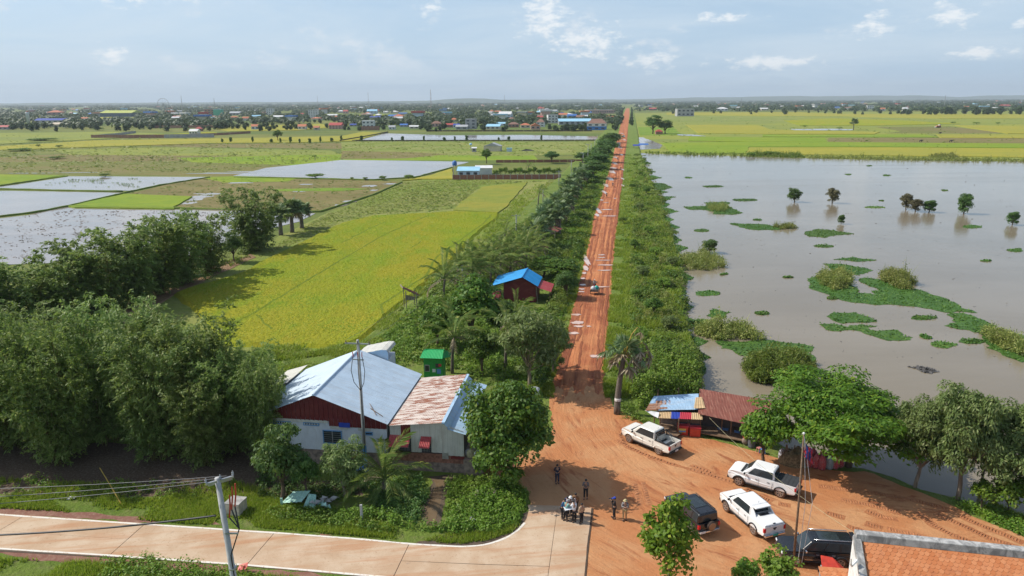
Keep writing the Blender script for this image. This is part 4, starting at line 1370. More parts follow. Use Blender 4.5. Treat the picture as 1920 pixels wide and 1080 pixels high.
# trees on the lake side of the yard
tm, cm = clump_tree(401, 8.2, 6.6, 0.2, 125, 1.4, 34000, 0.32, 0.15, flat=0.34, trunk_r=0.24, low=-0.6, up=1.1, nlimb=30, tz=2.4, lean=(-3.2, 0), pad=True)
proto('rain', tm, cm, 'bark_brown', 'rain_leaf', H=8.2, Rr=6.4)
put_tree('rain', 1592, 874, 682, 310, 'rain_tree', 'wide spreading bright green tree over the red sacks by the lake', rot=0.0)
tm, cm = clump_tree(402, 3.6, 2.6, 0.8, 40, 0.85, 5200, 0.32, 0.15, flat=0.5, trunk_r=0.12, up=0.9)
proto('rain_low', tm, cm, 'bark_brown', 'rain_leaf', H=3.6, Rr=2.6)
put_tree('rain_low', 1432, 872, 765, 118, 'leafy_tree', 'lower bright green tree drooping over the brown shack roof')
for i, (bx, by, tp, w, sd, lb) in enumerate([(1717, 914, 726, 118, 411, 'slim grey green willowy tree next to the wide spreading tree'), (1793, 936, 694, 150, 412, 'tallest willowy grey green tree with pale trunk on the lake bank'),
            (1868, 946, 742, 165, 413, 'bushy willowy tree behind the thin wooden pole on the lake bank')]):
 tm, cm = clump_tree(sd, 9, 3.5, 0.9, 105, 0.8, 19000, 0.34, 0.11, trunk_r=0.17, droop=0.5, flat=0.9, nlimb=26, low=-0.9, lean=(0.8 * (i - 1), 0.5))
 proto('willow%d' % i, tm, cm, 'bark_pale', 'grey_leaf', H=9, Rr=3.4)
 put_tree('willow%d' % i, bx, by, tp, w, 'willowy_tree', lb)
for i, (bx, by, tp, w) in enumerate([(1840, 960, 900, 70), (1885, 962, 885, 80), (1925, 975, 890, 90), (1960, 985, 890, 90)]):
 put_tree('shrub', bx, by, tp, w, 'bank_bush', f'dark bush on the lake bank at the frame edge, {ORD[i]} towards the edge', 'bush', 'bushes on the lake bank')

# young trees at the bottom of the picture
tm, cm = clump_tree(421, 7.0, 1.95, 1.2, 46, 0.55, 3600, 0.27, 0.17, trunk_r=0.08, flat=1.0, up=0.5, low=-0.6)
proto('front', tm, cm, 'bark_brown', 'bright_leaf', H=7, Rr=1.95)
put_tree('front', 1250, 1128, 926, 128, 'young_tree', 'bright yellow green young tree in front of the black off-roader', rot=0.3)
for i, (bx, by, tp, w, lb) in enumerate([(1393, 1135, 1031, 66, 'smaller glossy bush crown at the bottom edge near the white pickup'), (1452, 1135, 1027, 92, 'larger glossy bush crown at the bottom edge before the black wagon')]):
 tm, cm = clump_tree(431 + i, 4.2, 1.6, 0.6, 34, 0.5, 3000, 0.22, 0.14, trunk_r=0.07, low=-0.3)
 proto('fb%d' % i, tm, cm, 'bark_brown', 'weed_leaf', H=4.2, Rr=1.6)
 put_tree('fb%d' % i, bx, by, tp, w, 'garden_tree', lb)

# trees standing in the lake
for bx, by, tp, w, k, lb in [(1489, 379, 351, 32, 'lake', 'dark green round tree standing in the lake, nearest the road'), (1560, 381, 350, 34, 'lake_brown', 'dull olive round tree standing in the lake beside a dark one'),
        (1698, 393, 360, 32, 'lake_brown', 'tallest brownish tree of the clump standing in the lake'), (1716, 397, 371, 36, 'lake_brown', 'middle dull tree of the clump standing in the lake'),
        (1742, 398, 372, 34, 'lake', 'low dark tree at the end of the clump in the lake'), (1807, 401, 358, 37, 'lake', 'tall dark green tree alone in the lake past the clump'),
        (1898, 422, 393, 30, 'lake', 'small green tree in the lake at the picture edge'), (1577, 420, 400, 18, 'lake', 'tiny sparse sapling standing in the lake'),
        (1330, 474, 446, 42, 'lake', 'low dark bushy tree in the lake near the verge')]:
 put_tree(k, bx, by, tp, w, 'lake_tree', lb, z=LAKE)

# =================================================================== floating plants and reeds
z3 = lambda pts: [(1280 + x / 3, 480 + y / 3) for x, y in pts]

def ell(cx, cy, w, h, n=12):
 return [(cx + w / 2 * math.cos(2 * math.pi * k / n), cy + h / 2 * math.sin(2 * math.pi * k / n)) for k in range(n)]

def mat_of_plants(px, label, group=None, dens=7.0, leaf=0.32, hgt=0.28, jit=1.1, seed=0, name='floating_plants'):
 P = densify(GP(px, LAKE), 0.8, jit, seed, 0.35)
 A = abs(sum(P[i][0] * P[(i + 1) % len(P)][1] - P[(i + 1) % len(P)][0] * P[i][1] for i in range(len(P)))) / 2
 rg = np.random.default_rng(seed + 500)
 n = int(min(9000, max(120, A * dens)))
 xy = scatter(P, n, rg)
 sc = max(1.0, math.sqrt(A * dens / n))
 n = len(xy)
 hz = np.array([0.5 + 0.8 * mnoise.noise(Vector((x * 0.5, y * 0.5, seed))) for x, y in xy])
 c = np.column_stack([xy, LAKE + 0.05 + hgt * np.clip(hz, 0.05, 1.3) * rg.random(n)])
 nr = rg.normal(size=(n, 3)) * 0.5 + np.array([0, 0, 1.0])
 v, f = leaf_quads(c, nr, leaf * sc * (0.7 + 0.6 * rg.random(n)), leaf * 0.8 * sc, rg)
 # a thin raft of roots below the leaves
 sh = [(x, y, LAKE + 0.03) for x, y in P]
 tri = np.array([tuple(t) for t in tessellate_polygon([[Vector(p) for p in sh]])], np.int32)
 me = cat_mesh(name, [(v, f), (np.array(sh, np.float32), tri)])
 return tag(link(name, me, MATS['hyacinth_leaf']), label, 'water plants', group)

MATS_PX = [
 ([(1282, 388), (1325, 386), (1320, 380), (1372, 379), (1362, 385), (1390, 399), (1372, 403), (1340, 402), (1330, 394), (1290, 393)], 'ragged green plant raft with a reed bush, in the lake near the verge'),
 ([(1368, 419), (1420, 420), (1460, 424), (1498, 427), (1460, 431), (1420, 432), (1390, 427)], 'long green plant raft with grass at its tip, below the ragged raft'),
 ([(1502, 436), (1530, 430), (1565, 432), (1597, 438), (1570, 441), (1545, 446), (1512, 444)], 'plump green plant raft below the tiny lake sapling'),
 ([(1562, 487), (1600, 482), (1645, 488), (1610, 492)], 'narrow lens of green plants just above the large reed island'),
 (z3([(705, 130), (760, 115), (900, 108), (965, 130), (945, 160), (985, 208), (1085, 218), (1092, 180), (1000, 150), (1020, 125), (1160, 140), (1300, 180), (1420, 220), (1520, 260), (1640, 315), (1560, 322), (1480, 320), (1390, 300), (1250, 280), (1100, 272), (950, 262), (850, 235), (760, 195), (720, 180)]), 'largest hooked island of green water plants with reed bushes'),
 (z3([(790, 45), (900, 40), (1060, 80), (1000, 110), (900, 100), (800, 65)]), 'green plant raft touching the top of the large hooked island'),
 (z3([(830, 325), (960, 318), (1095, 370), (1040, 380), (900, 382), (830, 360)]), 'rounded green plant raft below the large hooked island'),
 (z3([(770, 385), (850, 380), (930, 400), (1000, 385), (1110, 395), (1050, 415), (1200, 415), (1240, 450), (1310, 460), (1290, 478), (1150, 478), (1060, 450), (1000, 425), (880, 422), (800, 415)]), 'long wavy green plant raft under the rounded raft'),
 (z3([(1480, 330), (1560, 325), (1700, 360), (1780, 395), (1700, 430), (1640, 430), (1560, 410), (1480, 395), (1540, 375)]), 'forked green plant raft linking the hooked island to the edge reeds'),
 (z3([(1700, 420), (1800, 410), (1900, 450), (2000, 520), (2100, 600), (1900, 600), (1830, 570), (1730, 520), (1690, 460)]), 'reedy plant raft running out of the picture in the lake'),
 (z3([(190, 485), (300, 475), (460, 475), (620, 485), (720, 510), (740, 560), (730, 600), (600, 570), (400, 575), (300, 545), (200, 520)]), 'broad dense green plant raft behind the spreading tree'),
 (z3([(-40, 540), (0, 530), (60, 555), (100, 600), (145, 650), (80, 690), (115, 745), (60, 775), (0, 785), (-60, 700)]), 'green plant raft pressed against the verge behind the shack'),
 (z3([(25, 375), (90, 350), (200, 370), (220, 390), (130, 400), (60, 395)]), 'small green plant raft behind tall grass near the verge'),
 (z3([(130, 335), (180, 300), (290, 318), (230, 350), (150, 348)]), 'ragged green tuft raft beyond the tall grass near the verge'),
 ([(1213, 341), (1245, 344), (1262, 352), (1240, 357), (1217, 352)], 'green plant raft at the verge, farthest of the three tongues'),
 ([(1213, 372), (1240, 368), (1264, 369), (1250, 376), (1222, 380)], 'green plant raft at the verge, middle of the three tongues'),
 ([(1226, 392), (1250, 390), (1272, 396), (1250, 402), (1230, 402)], 'green plant raft at the verge, nearest of the three tongues'),
]
for i, (px, lb) in enumerate(MATS_PX):
 mat_of_plants(px, lb, seed=i)
SM = [(1337, 349.5, 40, 4), (1399, 375, 48, 5), (1545, 462, 40, 6), (1640, 388.5, 40, 4), (1316, 432, 26, 6), (1822, 425, 36, 6), (1905, 469, 32, 7), (1357, 514, 24, 6), (1427, 587, 24, 6), (1325, 551, 44, 10),
  (1733, 596, 50, 9), (1824, 640, 44, 8), (1773, 648, 46, 11), (1735, 633, 14, 5), (1478, 520, 22, 5), (1255, 435, 34, 6), (1770, 357, 14, 3), (1290, 333, 14, 3), (1662, 329, 14, 2.5), (1630, 311, 10, 2), (1590, 327, 12, 2.5), (1850, 489, 18, 3), (1560, 560, 12, 3), (1420, 412, 12, 3), (1652, 376, 10, 2)]
SML = ['thin flat patch of water plants far out, nearest the road', 'flat lens of water plants above the ragged raft', 'oval patch of water plants under the plump raft', 'thin patch of water plants between lone lake trees and clump', 'small patch of water plants off the verge tongues', 'patch of water plants below the tall lone lake tree',
  'patch of water plants at the picture edge below the small lake tree', 'small patch of plants beside the yellow green verge reeds', 'tiny patch of plants alone in open brown water', 'ragged patch of plants off the verge, level with the hooked island', 'oval patch of plants inside the bend of the hooked island',
  'patch of plants beside the edge reeds, upper of two', 'patch of plants beside the edge reeds, lower of two', 'tiny dot of plants past the long wavy raft', 'small dark patch of plants left of the hooked island head', 'patch of plants hugging the verge below the three tongues', 'thin streak of plants above the tall lone lake tree',
  'thin streak of plants off the verge, far out', 'short streak of plants between far shore and lake trees', 'tiniest streak of plants near the far shore', 'short streak of plants short of the far shore', 'streak of plants beyond the hooked island, open water', 'dot of plants between hooked island and rounded raft', 'dot of plants above the long raft', 'dot of plants beside the lake tree clump']
for i, (x, y, w, h) in enumerate(SM):
 mat_of_plants(ell(x, y, w, h), SML[i], 'small floating plant patches', seed=40 + i, jit=0.8)
# ragged fringe of water plants along the verge
FR = [(306, 1206, 1222), (322, 1214, 1230), (333, 1219, 1240), (360, 1230, 1250), (384, 1238, 1256), (412, 1244, 1264), (426, 1250, 1276), (450, 1258, 1280), (466, 1262, 1290), (520, 1272, 1300), (545, 1268, 1290), (575, 1272, 1300), (605, 1280, 1312), (640, 1290, 1330), (670, 1300, 1330)]
for i, (y, x0, x1) in enumerate(FR):
 k = (y - 200) / 30
 mat_of_plants([(x0 - 6, y - k * .5), (x0 + 4, y - k), ((x0 + x1) / 2, y - k * .6), (x1, y), ((x0 + x1) / 2, y + k * .7), (x0, y + k)], f'plant fringe at the lake side verge, {ORD[i]} from the far end', 'plant fringes along the verge', seed=200 + i, jit=0.9)
debris = mat_of_plants(z3([(1260, 622), (1330, 615), (1435, 650), (1400, 668), (1330, 655)]), 'dark grey floating patch of rotting plants in open water', seed=80, hgt=0.08, name='floating_debris')
plain('rotten', (0.10, 0.095, 0.09), 0.9)
debris.data.materials.clear()
debris.data.materials.append(MATS['rotten'])

def reeds(px, h, label, n=700, seed=0, m='reed_leaf', z=LAKE, name='reed_clump', cat='reeds', group=None, bush=0.5, w=0.16):
 P = densify(GP(px, z), 0.8, 0.6, seed, 0.5)
 rg = np.random.default_rng(seed + 900)
 xy = scatter(P, n, rg)
 hh = h * np.array([0.8 + 0.9 * mnoise.noise(Vector((x * 0.7, y * 0.7, seed))) for x, y in xy]) * (0.6 + 0.5 * rg.random(len(xy)))
 PA = np.array(P)
 de = np.min(np.linalg.norm(xy[:, None, :] - PA[None, ::2, :], axis=2), axis=1)
 hh = np.maximum(hh, 0.1 * h) * np.clip(0.28 + de / (0.8 * h), 0, 1)
 kn = np.array([mnoise.noise(Vector((x * 0.9, y * 0.9, seed + 4))) for x, y in xy])
 ok = kn > -0.12
 xy, hh = xy[ok], hh[ok] * (0.7 + 0.9 * np.clip(kn[ok], 0, 1))
 v, f = blades(xy, z, hh, w * 0.7, rg, 0.9, 2)
 parts = [(v, f)]
 nb = int(n * bush * 12)
 if nb:
  k = rg.integers(0, len(xy), nb)
  c = np.column_stack([xy[k] + rg.normal(size=(nb, 2)) * 0.3, z + hh[k] * (0.2 + 0.75 * rg.random(nb))])
  nr = rg.normal(size=(nb, 3)) * 0.7 + np.array([0, 0, 0.8])
  parts.append(leaf_quads(c, nr, 0.36 * (0.7 + 0.6 * rg.random(nb)) * (w / 0.16) ** 0.5, 0.14 * (w / 0.16) ** 0.5, rg))
 return tag(link(name, cat_mesh(name, parts), MATS[m]), label, cat, group)

reeds([(1325, 388), (1345, 384), (1368, 389), (1360, 397), (1335, 397)], 2.4, 'reed bush on the ragged plant raft near the verge', 300, 1)
reeds([(1275, 482), (1320, 476), (1355, 486), (1358, 502), (1330, 507), (1285, 507)], 2.6, 'yellow green reed bush bulging from the verge into the lake', 700, 2)
reeds([(1446, 426), (1480, 422), (1496, 428), (1465, 430)], 1.6, 'pale tall grass at the tip of the long raft', 260, 3, bush=0.4)
reeds(z3([(70, 410), (160, 385), (320, 400), (430, 440), (470, 470), (330, 478), (150, 472), (75, 450)]), 2.3, 'tall grass standing in water beyond the shack', 900, 4)
reeds(z3([(350, 640), (400, 580), (540, 560), (700, 600), (740, 640), (600, 740), (440, 725), (370, 690)]), 3.0, 'big leafy reed thicket behind the spreading tree', 1500, 5, 'scrub_leaf', bush=1.2)
reeds(z3([(760, 110), (880, 90), (960, 120), (930, 185), (850, 195), (770, 160)]), 3.0, 'brownish reed thicket at the head of the hooked island', 800, 6)
reeds(z3([(1110, 105), (1230, 95), (1300, 150), (1290, 195), (1200, 185), (1130, 150)]), 3.2, 'taller reed thicket on the bend of the hooked island', 800, 7)
reeds(z3([(1690, 430), (1800, 440), (1890, 490), (2010, 560), (1900, 560), (1780, 520)]), 2.6, 'reed thicket leaving the picture on the lake', 900, 8)
reeds([(1210, 286), (1450, 291), (1500, 294), (1490, 297), (1300, 292), (1215, 289)], 2.2, 'strip of shore reeds on the far lake bank nearest the road', 500, 9, 'scrub_leaf', BASE, w=0.6)
reeds([(1400, 289), (1500, 291), (1512, 296), (1410, 293)], 3.2, 'dark bushy reed strip on the far lake bank', 600, 10, 'scrub_leaf', BASE, w=0.6)
reeds([(1510, 293), (1700, 297), (1920, 300), (2100, 304), (2100, 307), (1700, 301), (1515, 297)], 2.4, 'long thin strip of shore reeds on the far lake bank', 1200, 11, 'reed_leaf', BASE, w=0.6)
reeds([(1740, 293), (1790, 292), (1800, 297), (1750, 297)], 3.0, 'brownish reed knot on the far lake bank', 260, 12, 'reed_leaf', BASE, w=0.6)

# =================================================================== scrub on both verges of the red road (nobody could count it)
def edge(side, y):
 ys = [r[0] for r in road_rows]
 return float(np.interp(y, ys, [r[1 + side] for r in road_rows]))

def scrub(name, px, n, h, label, seed, m='scrub_leaf', per=34, L=0.34, W=0.19, z=0.0, rr=0.75, thr=None):
 P = GP(px, z)
 rg = np.random.default_rng(seed)
 # even cover of the picture: far clumps are rarer and larger
 lo = np.array([min(p[0] for p in px), min(p[1] for p in px)])
 hi = np.array([max(p[0] for p in px), max(p[1] for p in px)])
 q = lo + rg.random((n * 6, 2)) * (hi - lo)
 q = q[inside(px, q)][:n]
 c = np.array([G(x, y, z) for x, y in q])
 if thr is not None:
  nz = np.array([mnoise.noise(Vector((p[0] * 0.33, p[1] * 0.15, seed * 2.7))) + 0.4 * mnoise.noise(Vector((p[0] * 0.9, p[1] * 0.5, seed))) for p in c])
  c = c[nz > thr]
 dist = np.linalg.norm(c[:, :2], axis=1)
 k = np.clip(dist / 90.0, 0.8, 4.0)
 hn = np.array([0.55 + 0.9 * max(0, 0.5 + mnoise.noise(Vector((p[0] * 0.16, p[1] * 0.10, seed)))) for p in c])
 r = rr * (0.7 + 0.7 * rg.random(len(c))) * k ** 0.6
 hh = h * hn * (0.7 + 0.5 * rg.random(len(c)))
 i = np.repeat(np.arange(len(c)), per)
 u = unit(rg.normal(size=(len(i), 3)))
 u[:, 2] = np.abs(u[:, 2])
 rad = 0.35 + 0.65 * rg.random(len(i)) ** 0.5
 p = np.column_stack([c[i, 0] + u[:, 0] * r[i] * rad, c[i, 1] + u[:, 1] * r[i] * rad, z + u[:, 2] * hh[i] * rad])
 nr = u + np.array([0, 0, 0.5]) + rg.normal(size=(len(i), 3)) * 0.5
 s = k[i] ** 0.7 * (0.7 + 0.6 * rg.random(len(i)))
 me = np_mesh(name, *leaf_quads(p, nr, L * s, W * s, rg))
 return tag(link(name, me, MATS[m]), label, 'scrub', kind='stuff')

rows = [290, 310, 340, 373, 407, 440, 473, 500, 547, 580, 630, 680, 713, 745]
shore_x = [1203, 1211, 1222, 1236, 1246, 1258, 1268, 1276, 1276, 1280, 1288, 1305, 1312, 1310]
r_in = [edge(1, y) + 5 + (y - 290) * 0.065 for y in rows]
RV = [(x, y) for x, y in zip(r_in, rows)] + [(x, y) for x, y in zip(shore_x, rows)][::-1]
RV2 = [(x + 10 + (y - 290) * .03, y) for x, y in zip(r_in, rows)] + [(x + 6, y) for x, y in zip(shore_x, rows)][::-1]
scrub('verge_scrub', RV, 1900, 0.45, 'low weedy green scrub between red road and lake', 3, 'weed_leaf', per=30, rr=0.7, thr=-0.12, L=0.28)
scrub('verge_scrub', RV2, 2600, 0.85, 'yellow green bushes in drifts between red road and lake', 31, 'scrub_leaf', per=34, thr=0.12, rr=0.75, L=0.28, W=0.15)
scrub('verge_scrub', RV2, 1700, 1.15, 'dark green bushes scattered between red road and lake', 32, 'broad_leaf', per=36, thr=0.33, rr=0.8, L=0.3)
scrub('verge_scrub', RV2, 1900, 1.3, 'tall pale weeds scattered between red road and lake', 33, 'reed_leaf', per=22, thr=0.24, rr=0.45, W=0.08)
scrub('verge_scrub', [(1170, 690), (1200, 650), (1260, 640), (1300, 690), (1310, 745), (1250, 745), (1205, 770), (1180, 740)], 260, 2.3, 'taller bright bushes behind the palmyra and shack', 4, 'weed_leaf', per=60)
l_in = [edge(0, y) - 3 - (y - 290) * 0.05 for y in rows]
l_out = [1105, 1100, 1092, 1078, 1066, 1050, 1040, 1030, 1040, 1030, 1000, 985, 985, 990]
LV = [(x, y) for x, y in zip(l_in, rows)] + [(x, y) for x, y in zip(l_out, rows)][::-1]
scrub('verge_scrub', LV, 1300, 0.5, 'low green scrub between palm row and red road', 5, 'weed_leaf', per=30)
scrub('verge_scrub', LV, 1500, 1.2, 'taller bushes in drifts between palm row and red road', 51, 'scrub_leaf', per=36, thr=0.1, L=0.28, W=0.15)
scrub('verge_scrub', LV, 900, 1.6, 'dark bushes scattered between palm row and red road', 52, 'broad_leaf', per=40, thr=0.2)
scrub('undergrowth', [(700, 650), (740, 610), (800, 560), (860, 535), (930, 560), (1040, 580), (1050, 640), (1040, 700), (980, 720), (900, 712), (850, 700), (790, 680), (740, 690), (700, 680)], 620, 1.2, 'tangled green undergrowth round kiosk, palms and blue roofed house', 6, 'weed_leaf', per=44)
scrub('undergrowth', [(800, 545), (850, 500), (900, 470), (960, 430), (1010, 400), (1050, 360), (1090, 330), (1110, 320), (1080, 380), (1050, 440), (1030, 500), (930, 525), (830, 570)], 800, 0.9, 'green undergrowth beneath the coconut grove and fan palms', 7, 'scrub_leaf', per=36)
scrub('pond_scrub', [(-60, 640), (60, 610), (190, 580), (300, 540), (400, 500), (440, 478), (500, 465), (470, 485), (400, 520), (330, 540), (200, 600), (60, 650)], 300, 1.0, 'dark weeds under the bamboo row', 8, 'scrub_leaf', z=BASE)

# =================================================================== grass and weeds by the near road (stuff)
def grass(name, px, n, h, w, label, seed, m='grass_blade', z=0.0, per=4, lean=0.9):
 rg = np.random.default_rng(seed)
 lo = np.array([min(p[0] for p in px), min(p[1] for p in px)])
 hi = np.array([max(p[0] for p in px), max(p[1] for p in px)])
 q = lo + rg.random((n * 5, 2)) * (hi - lo)
 q = q[inside(px, q)][:n]
 c = np.array([G(x, y, z)[:2] for x, y in q])
 nz = np.array([mnoise.noise(Vector((p[0] * 0.22, p[1] * 0.3, seed))) for p in c])
 keep = nz > -0.25 + 0.25 * rg.random(len(nz))
 c, nz = c[keep], nz[keep]
 v, f = blades(c, z, h * (0.6 + 0.8 * np.clip(nz + 0.4, 0, 1.2)), w, rg, lean, per)
 return tag(link(name, np_mesh(name, v, f), MATS[m]), label, 'grass', kind='stuff')

grass('verge_grass', [(-60, 950), (0, 930), (100, 932), (250, 938), (420, 928), (520, 935), (620, 960), (720, 985), (800, 995), (900, 1000), (960, 985), (985, 950), (985, 975), (960, 998), (915, 1014), (865, 1020),
      (768, 1013), (516, 992), (400, 985), (273, 976), (100, 958)], 15000, 0.26, 0.075, 'bright green grass along the concrete road', 11)
grass('verge_grass', [(-60, 1048), (60, 1050), (200, 1058), (330, 1068), (430, 1078), (560, 1086), (560, 1120), (-60, 1120)], 6000, 0.36, 0.075, 'green grass along the bottom edge of the picture', 12)
grass('bank_grass', [(1690, 905), (1780, 938), (1850, 975), (1940, 1010), (1990, 1050), (1940, 980), (1870, 950), (1800, 935), (1726, 915)], 3500, 0.35, 0.06, 'thin grass on the bank between yard and lake', 13)
grass('roadside_grass', [(x, y) for x, y in zip([edge(1, y) - 1 for y in rows], rows)] + [(x + 17 + (y - 290) * 0.07, y) for x, y in zip([edge(1, y) for y in rows], rows)][::-1], 11000, 0.4, 0.13, 'bright grass lining the lake side of the red road', 14)
grass('roadside_grass', [(x, y) for x, y in zip([edge(0, y) + 1 for y in rows], rows)] + [(x - 12 - (y - 290) * 0.06, y) for x, y in zip([edge(0, y) for y in rows], rows)][::-1], 7000, 0.4, 0.13, 'bright grass lining the palm side of the red road', 15)
grass('verge_tall_grass', RV, 12000, 0.75, 0.11, 'tall yellow green grass filling the lake side verge', 18, 'grass_blade', 0.0, 3, 1.1)
grass('verge_tall_grass', LV, 7000, 0.7, 0.11, 'tall grass filling the palm side verge', 19, 'grass_blade', 0.0, 3, 1.1)
grass('field_margin_grass', [(430, 700), (500, 650), (640, 652), (690, 630), (740, 580), (800, 530), (860, 480), (930, 410), (990, 350), (1040, 340), (1000, 390), (950, 440), (890, 500), (820, 550), (760, 610), (700, 660), (600, 690), (520, 715)], 14000, 0.5, 0.2, 'rough grass between rice field and houses', 16, z=-0.3, lean=1.8)
rg_ = np.random.default_rng(5)
xy_ = scatter(RICE, 60000, rg_)
n_ = len(xy_)
c3_ = np.column_stack([xy_, RICE_Z + 0.02 + 0.03 * rg_.random(n_)])
v_, f_ = leaf_quads(c3_, rg_.normal(size=(n_, 3)) * 0.28 + np.array([0, 0, 1.0]), 0.22, 0.13, rg_, fold=0.2)
o_ = link('rice_crop', np_mesh('rice_crop', v_, f_), MATS['rice_blade'])
tag(o_, 'ripening yellow green rice heads covering the big field', 'rice', kind='stuff')

def weeds(px, n, h, label, seed, m='weed_leaf', per=26, z=0.0):
 return scrub('weed_patch', px, n, h, label, seed, m, per, 0.2, 0.12, z, 0.42)

weeds([(620, 985), (700, 975), (760, 990), (850, 1000), (930, 1000), (965, 985), (985, 950), (985, 925), (965, 905), (930, 905), (900, 930), (850, 950), (840, 990), (780, 992), (700, 960), (640, 965)], 520, 0.75, 'lush green weeds inside the bend of the concrete road', 21, per=34)
weeds([(500, 960), (560, 955), (640, 960), (700, 985), (760, 1005), (700, 1000), (600, 985), (520, 975)], 180, 0.6, 'weeds along the verge near the broken tin sheets', 22)
weeds([(690, 910), (790, 890), (800, 930), (780, 985), (720, 960), (690, 940)], 240, 0.9, 'darker weeds under the young coconut palm', 23, 'dark_leaf')
weeds([(840, 905), (930, 890), (960, 905), (900, 935), (850, 985), (835, 960)], 220, 0.8, 'weeds between ditch and junction tree', 24)
weeds([(200, 1055), (260, 1045), (330, 1062), (500, 1078), (540, 1095), (300, 1095), (190, 1080)], 150, 0.8, 'leafy weeds at the bottom edge beside the concrete pole', 25)
weeds([(1780, 940), (1840, 950), (1920, 975), (1960, 1010), (1920, 1005), (1850, 975)], 170, 0.7, 'weeds on the lake bank at the picture edge', 26)
weeds([(480, 880), (600, 905), (700, 900), (690, 925), (560, 945), (490, 930)], 200, 0.7, 'shaded weeds along the house wall', 27, 'dark_leaf')
weeds([(1140, 690), (1175, 690), (1185, 770), (1215, 795), (1170, 785), (1150, 760)], 90, 0.5, 'weeds round the foot of the palmyra', 28)

# specks of mud and sprouts on the ponds, tufts over the far meadows
def specks(name, px, n, size, label, seed, m, z, hgt=0.1, thr=0.0, cat='grass'):
 rg = np.random.default_rng(seed)
 P = np.array(px)
 lo, hi = P.min(0), P.max(0)
 q = lo + rg.random((n * 5, 2)) * (hi - lo)
 q = q[inside(px, q)]
 nz = np.array([mnoise.noise(Vector((x * .03, y * .14, seed))) + .5 * mnoise.noise(Vector((x * .12, y * .5, seed))) for x, y in q])
 q = q[nz > thr][:n]
 c = np.array([G(x, y, z) for x, y in q])
 k = np.clip(np.linalg.norm(c[:, :2], axis=1) / 150, .6, 4)
 c[:, 2] += hgt * .5
 v, f = leaf_quads(c, rg.normal(size=c.shape) * .35 + np.array([0, -.2, 1.0]), size * k * (0.5 + rg.random(len(c))), size * .45 * k, rg, np.column_stack([np.ones(len(c)), rg.normal(size=len(c)) * .3, np.zeros(len(c))]))
 return tag(link(name, np_mesh(name, v, f), m), label, cat, kind='stuff')

specks('mud_specks', [(0, 412), (120, 392), (420, 397), (560, 402), (430, 440), (200, 480), (0, 490)], 1500, 0.5, 'dark specks of mud breaking the surface of the near pond', 301, plain('pond_mud', (0.14, 0.11, 0.09), .9), BASE + .08, .03, .1, 'mud')
specks('pond_sprouts', [(100, 336), (340, 334), (260, 352), (80, 350)], 420, 0.28, 'green sprouts dotted over the far pond', 302, MATS['hyacinth_leaf'], BASE + .1, .4, .18)
specks('lake_specks', [(1300, 300), (1900, 310), (1900, 700), (1560, 660), (1330, 560), (1290, 420)], 420, 0.3, 'tiny bits of drifting weed on the lake', 303, MATS['rotten'], LAKE + .03, .03, .15, 'drift')
for i, (px, n, m, lb) in enumerate((([(0, 252), (640, 262), (1110, 266), (1100, 292), (700, 297), (600, 300), (430, 322), (0, 326)], 5200, 'reed_leaf', 'dry tufts over the far meadows'), ([(0, 262), (640, 264), (1110, 268), (1100, 290), (640, 297), (440, 320), (0, 324)], 1800, 'grass_blade', 'green tufts over the far meadows'),
         ([(245, 362), (400, 334), (750, 342), (600, 394), (330, 388)], 1500, 'scrub_leaf', 'weeds in the ploughed field'), ([(1200, 215), (1920, 215), (1920, 296), (1250, 288)], 2600, 'scrub_leaf', 'tufts along the banks of the lake side fields'),
         ([(560, 465), (650, 415), (720, 395), (790, 345), (1030, 340), (905, 348), (850, 392), (640, 416)], 2600, 'scrub_leaf', 'green tufts in the meadow behind the rice'), ([(430, 640), (640, 650), (700, 640), (620, 680), (520, 700)], 700, 'scrub_leaf', 'green tufts before the rice field'))):
 specks('meadow_tufts', px, n, 0.75, lb, 310 + i, MATS[m], BASE + .05, .03, -.05)

MG = [(480, 485), (600, 408), (700, 368), (758, 342), (850, 337), (1030, 340), (990, 342), (905, 347), (850, 392), (700, 402), (640, 416), (570, 450)]
specks('meadow_grass', MG, 5200, 0.7, 'pale rough grass of the meadow behind the rice', 330, MATS['reed_leaf'], BASE + .05, .05, -.6)
specks('meadow_grass', MG, 3800, 0.6, 'fresh grass of the meadow behind the rice', 331, MATS['grass_blade'], BASE + .05, .05, -.3)

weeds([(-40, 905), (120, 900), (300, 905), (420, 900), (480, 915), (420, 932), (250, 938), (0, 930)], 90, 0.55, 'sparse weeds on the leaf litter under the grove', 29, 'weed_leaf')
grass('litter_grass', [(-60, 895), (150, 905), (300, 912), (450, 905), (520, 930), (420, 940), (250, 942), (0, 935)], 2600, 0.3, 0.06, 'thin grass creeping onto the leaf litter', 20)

VS = [(1168, 420, 404, 20, 'shrub'), (1200, 395, 378, 24, 'grey'), (1215, 440, 420, 26, 'shrub'), (1190, 470, 448, 26, 'broad'), (1230, 480, 462, 34, 'shrub'), (1205, 520, 494, 34, 'grey'), (1245, 540, 518, 40, 'shrub'), (1190, 560, 538, 30, 'shrub'), (1225, 590, 556, 44, 'broad'), (1255, 620, 588, 46, 'grey'),
  (1200, 640, 610, 38, 'shrub'), (1240, 680, 640, 60, 'broad'), (1285, 700, 668, 50, 'shrub'), (1185, 355, 343, 16, 'broad'), (1200, 330, 320, 14, 'shrub'), (1196, 720, 684, 56, 'broad'), (1212, 365, 350, 18, 'broad'), (1260, 500, 478, 30, 'grey')]
for i, (bx, by, tp, w, k) in enumerate(sorted(VS, key=lambda v: -v[1])):
 put_tree(k, bx, by, tp, w, 'verge_shrub', f'{dict(shrub="round green", grey="pale wispy", broad="dark leafy")[k]} shrub on the lake side verge, {ORD[i]} from the near end', 'shrub', 'shrubs on the lake side verge')

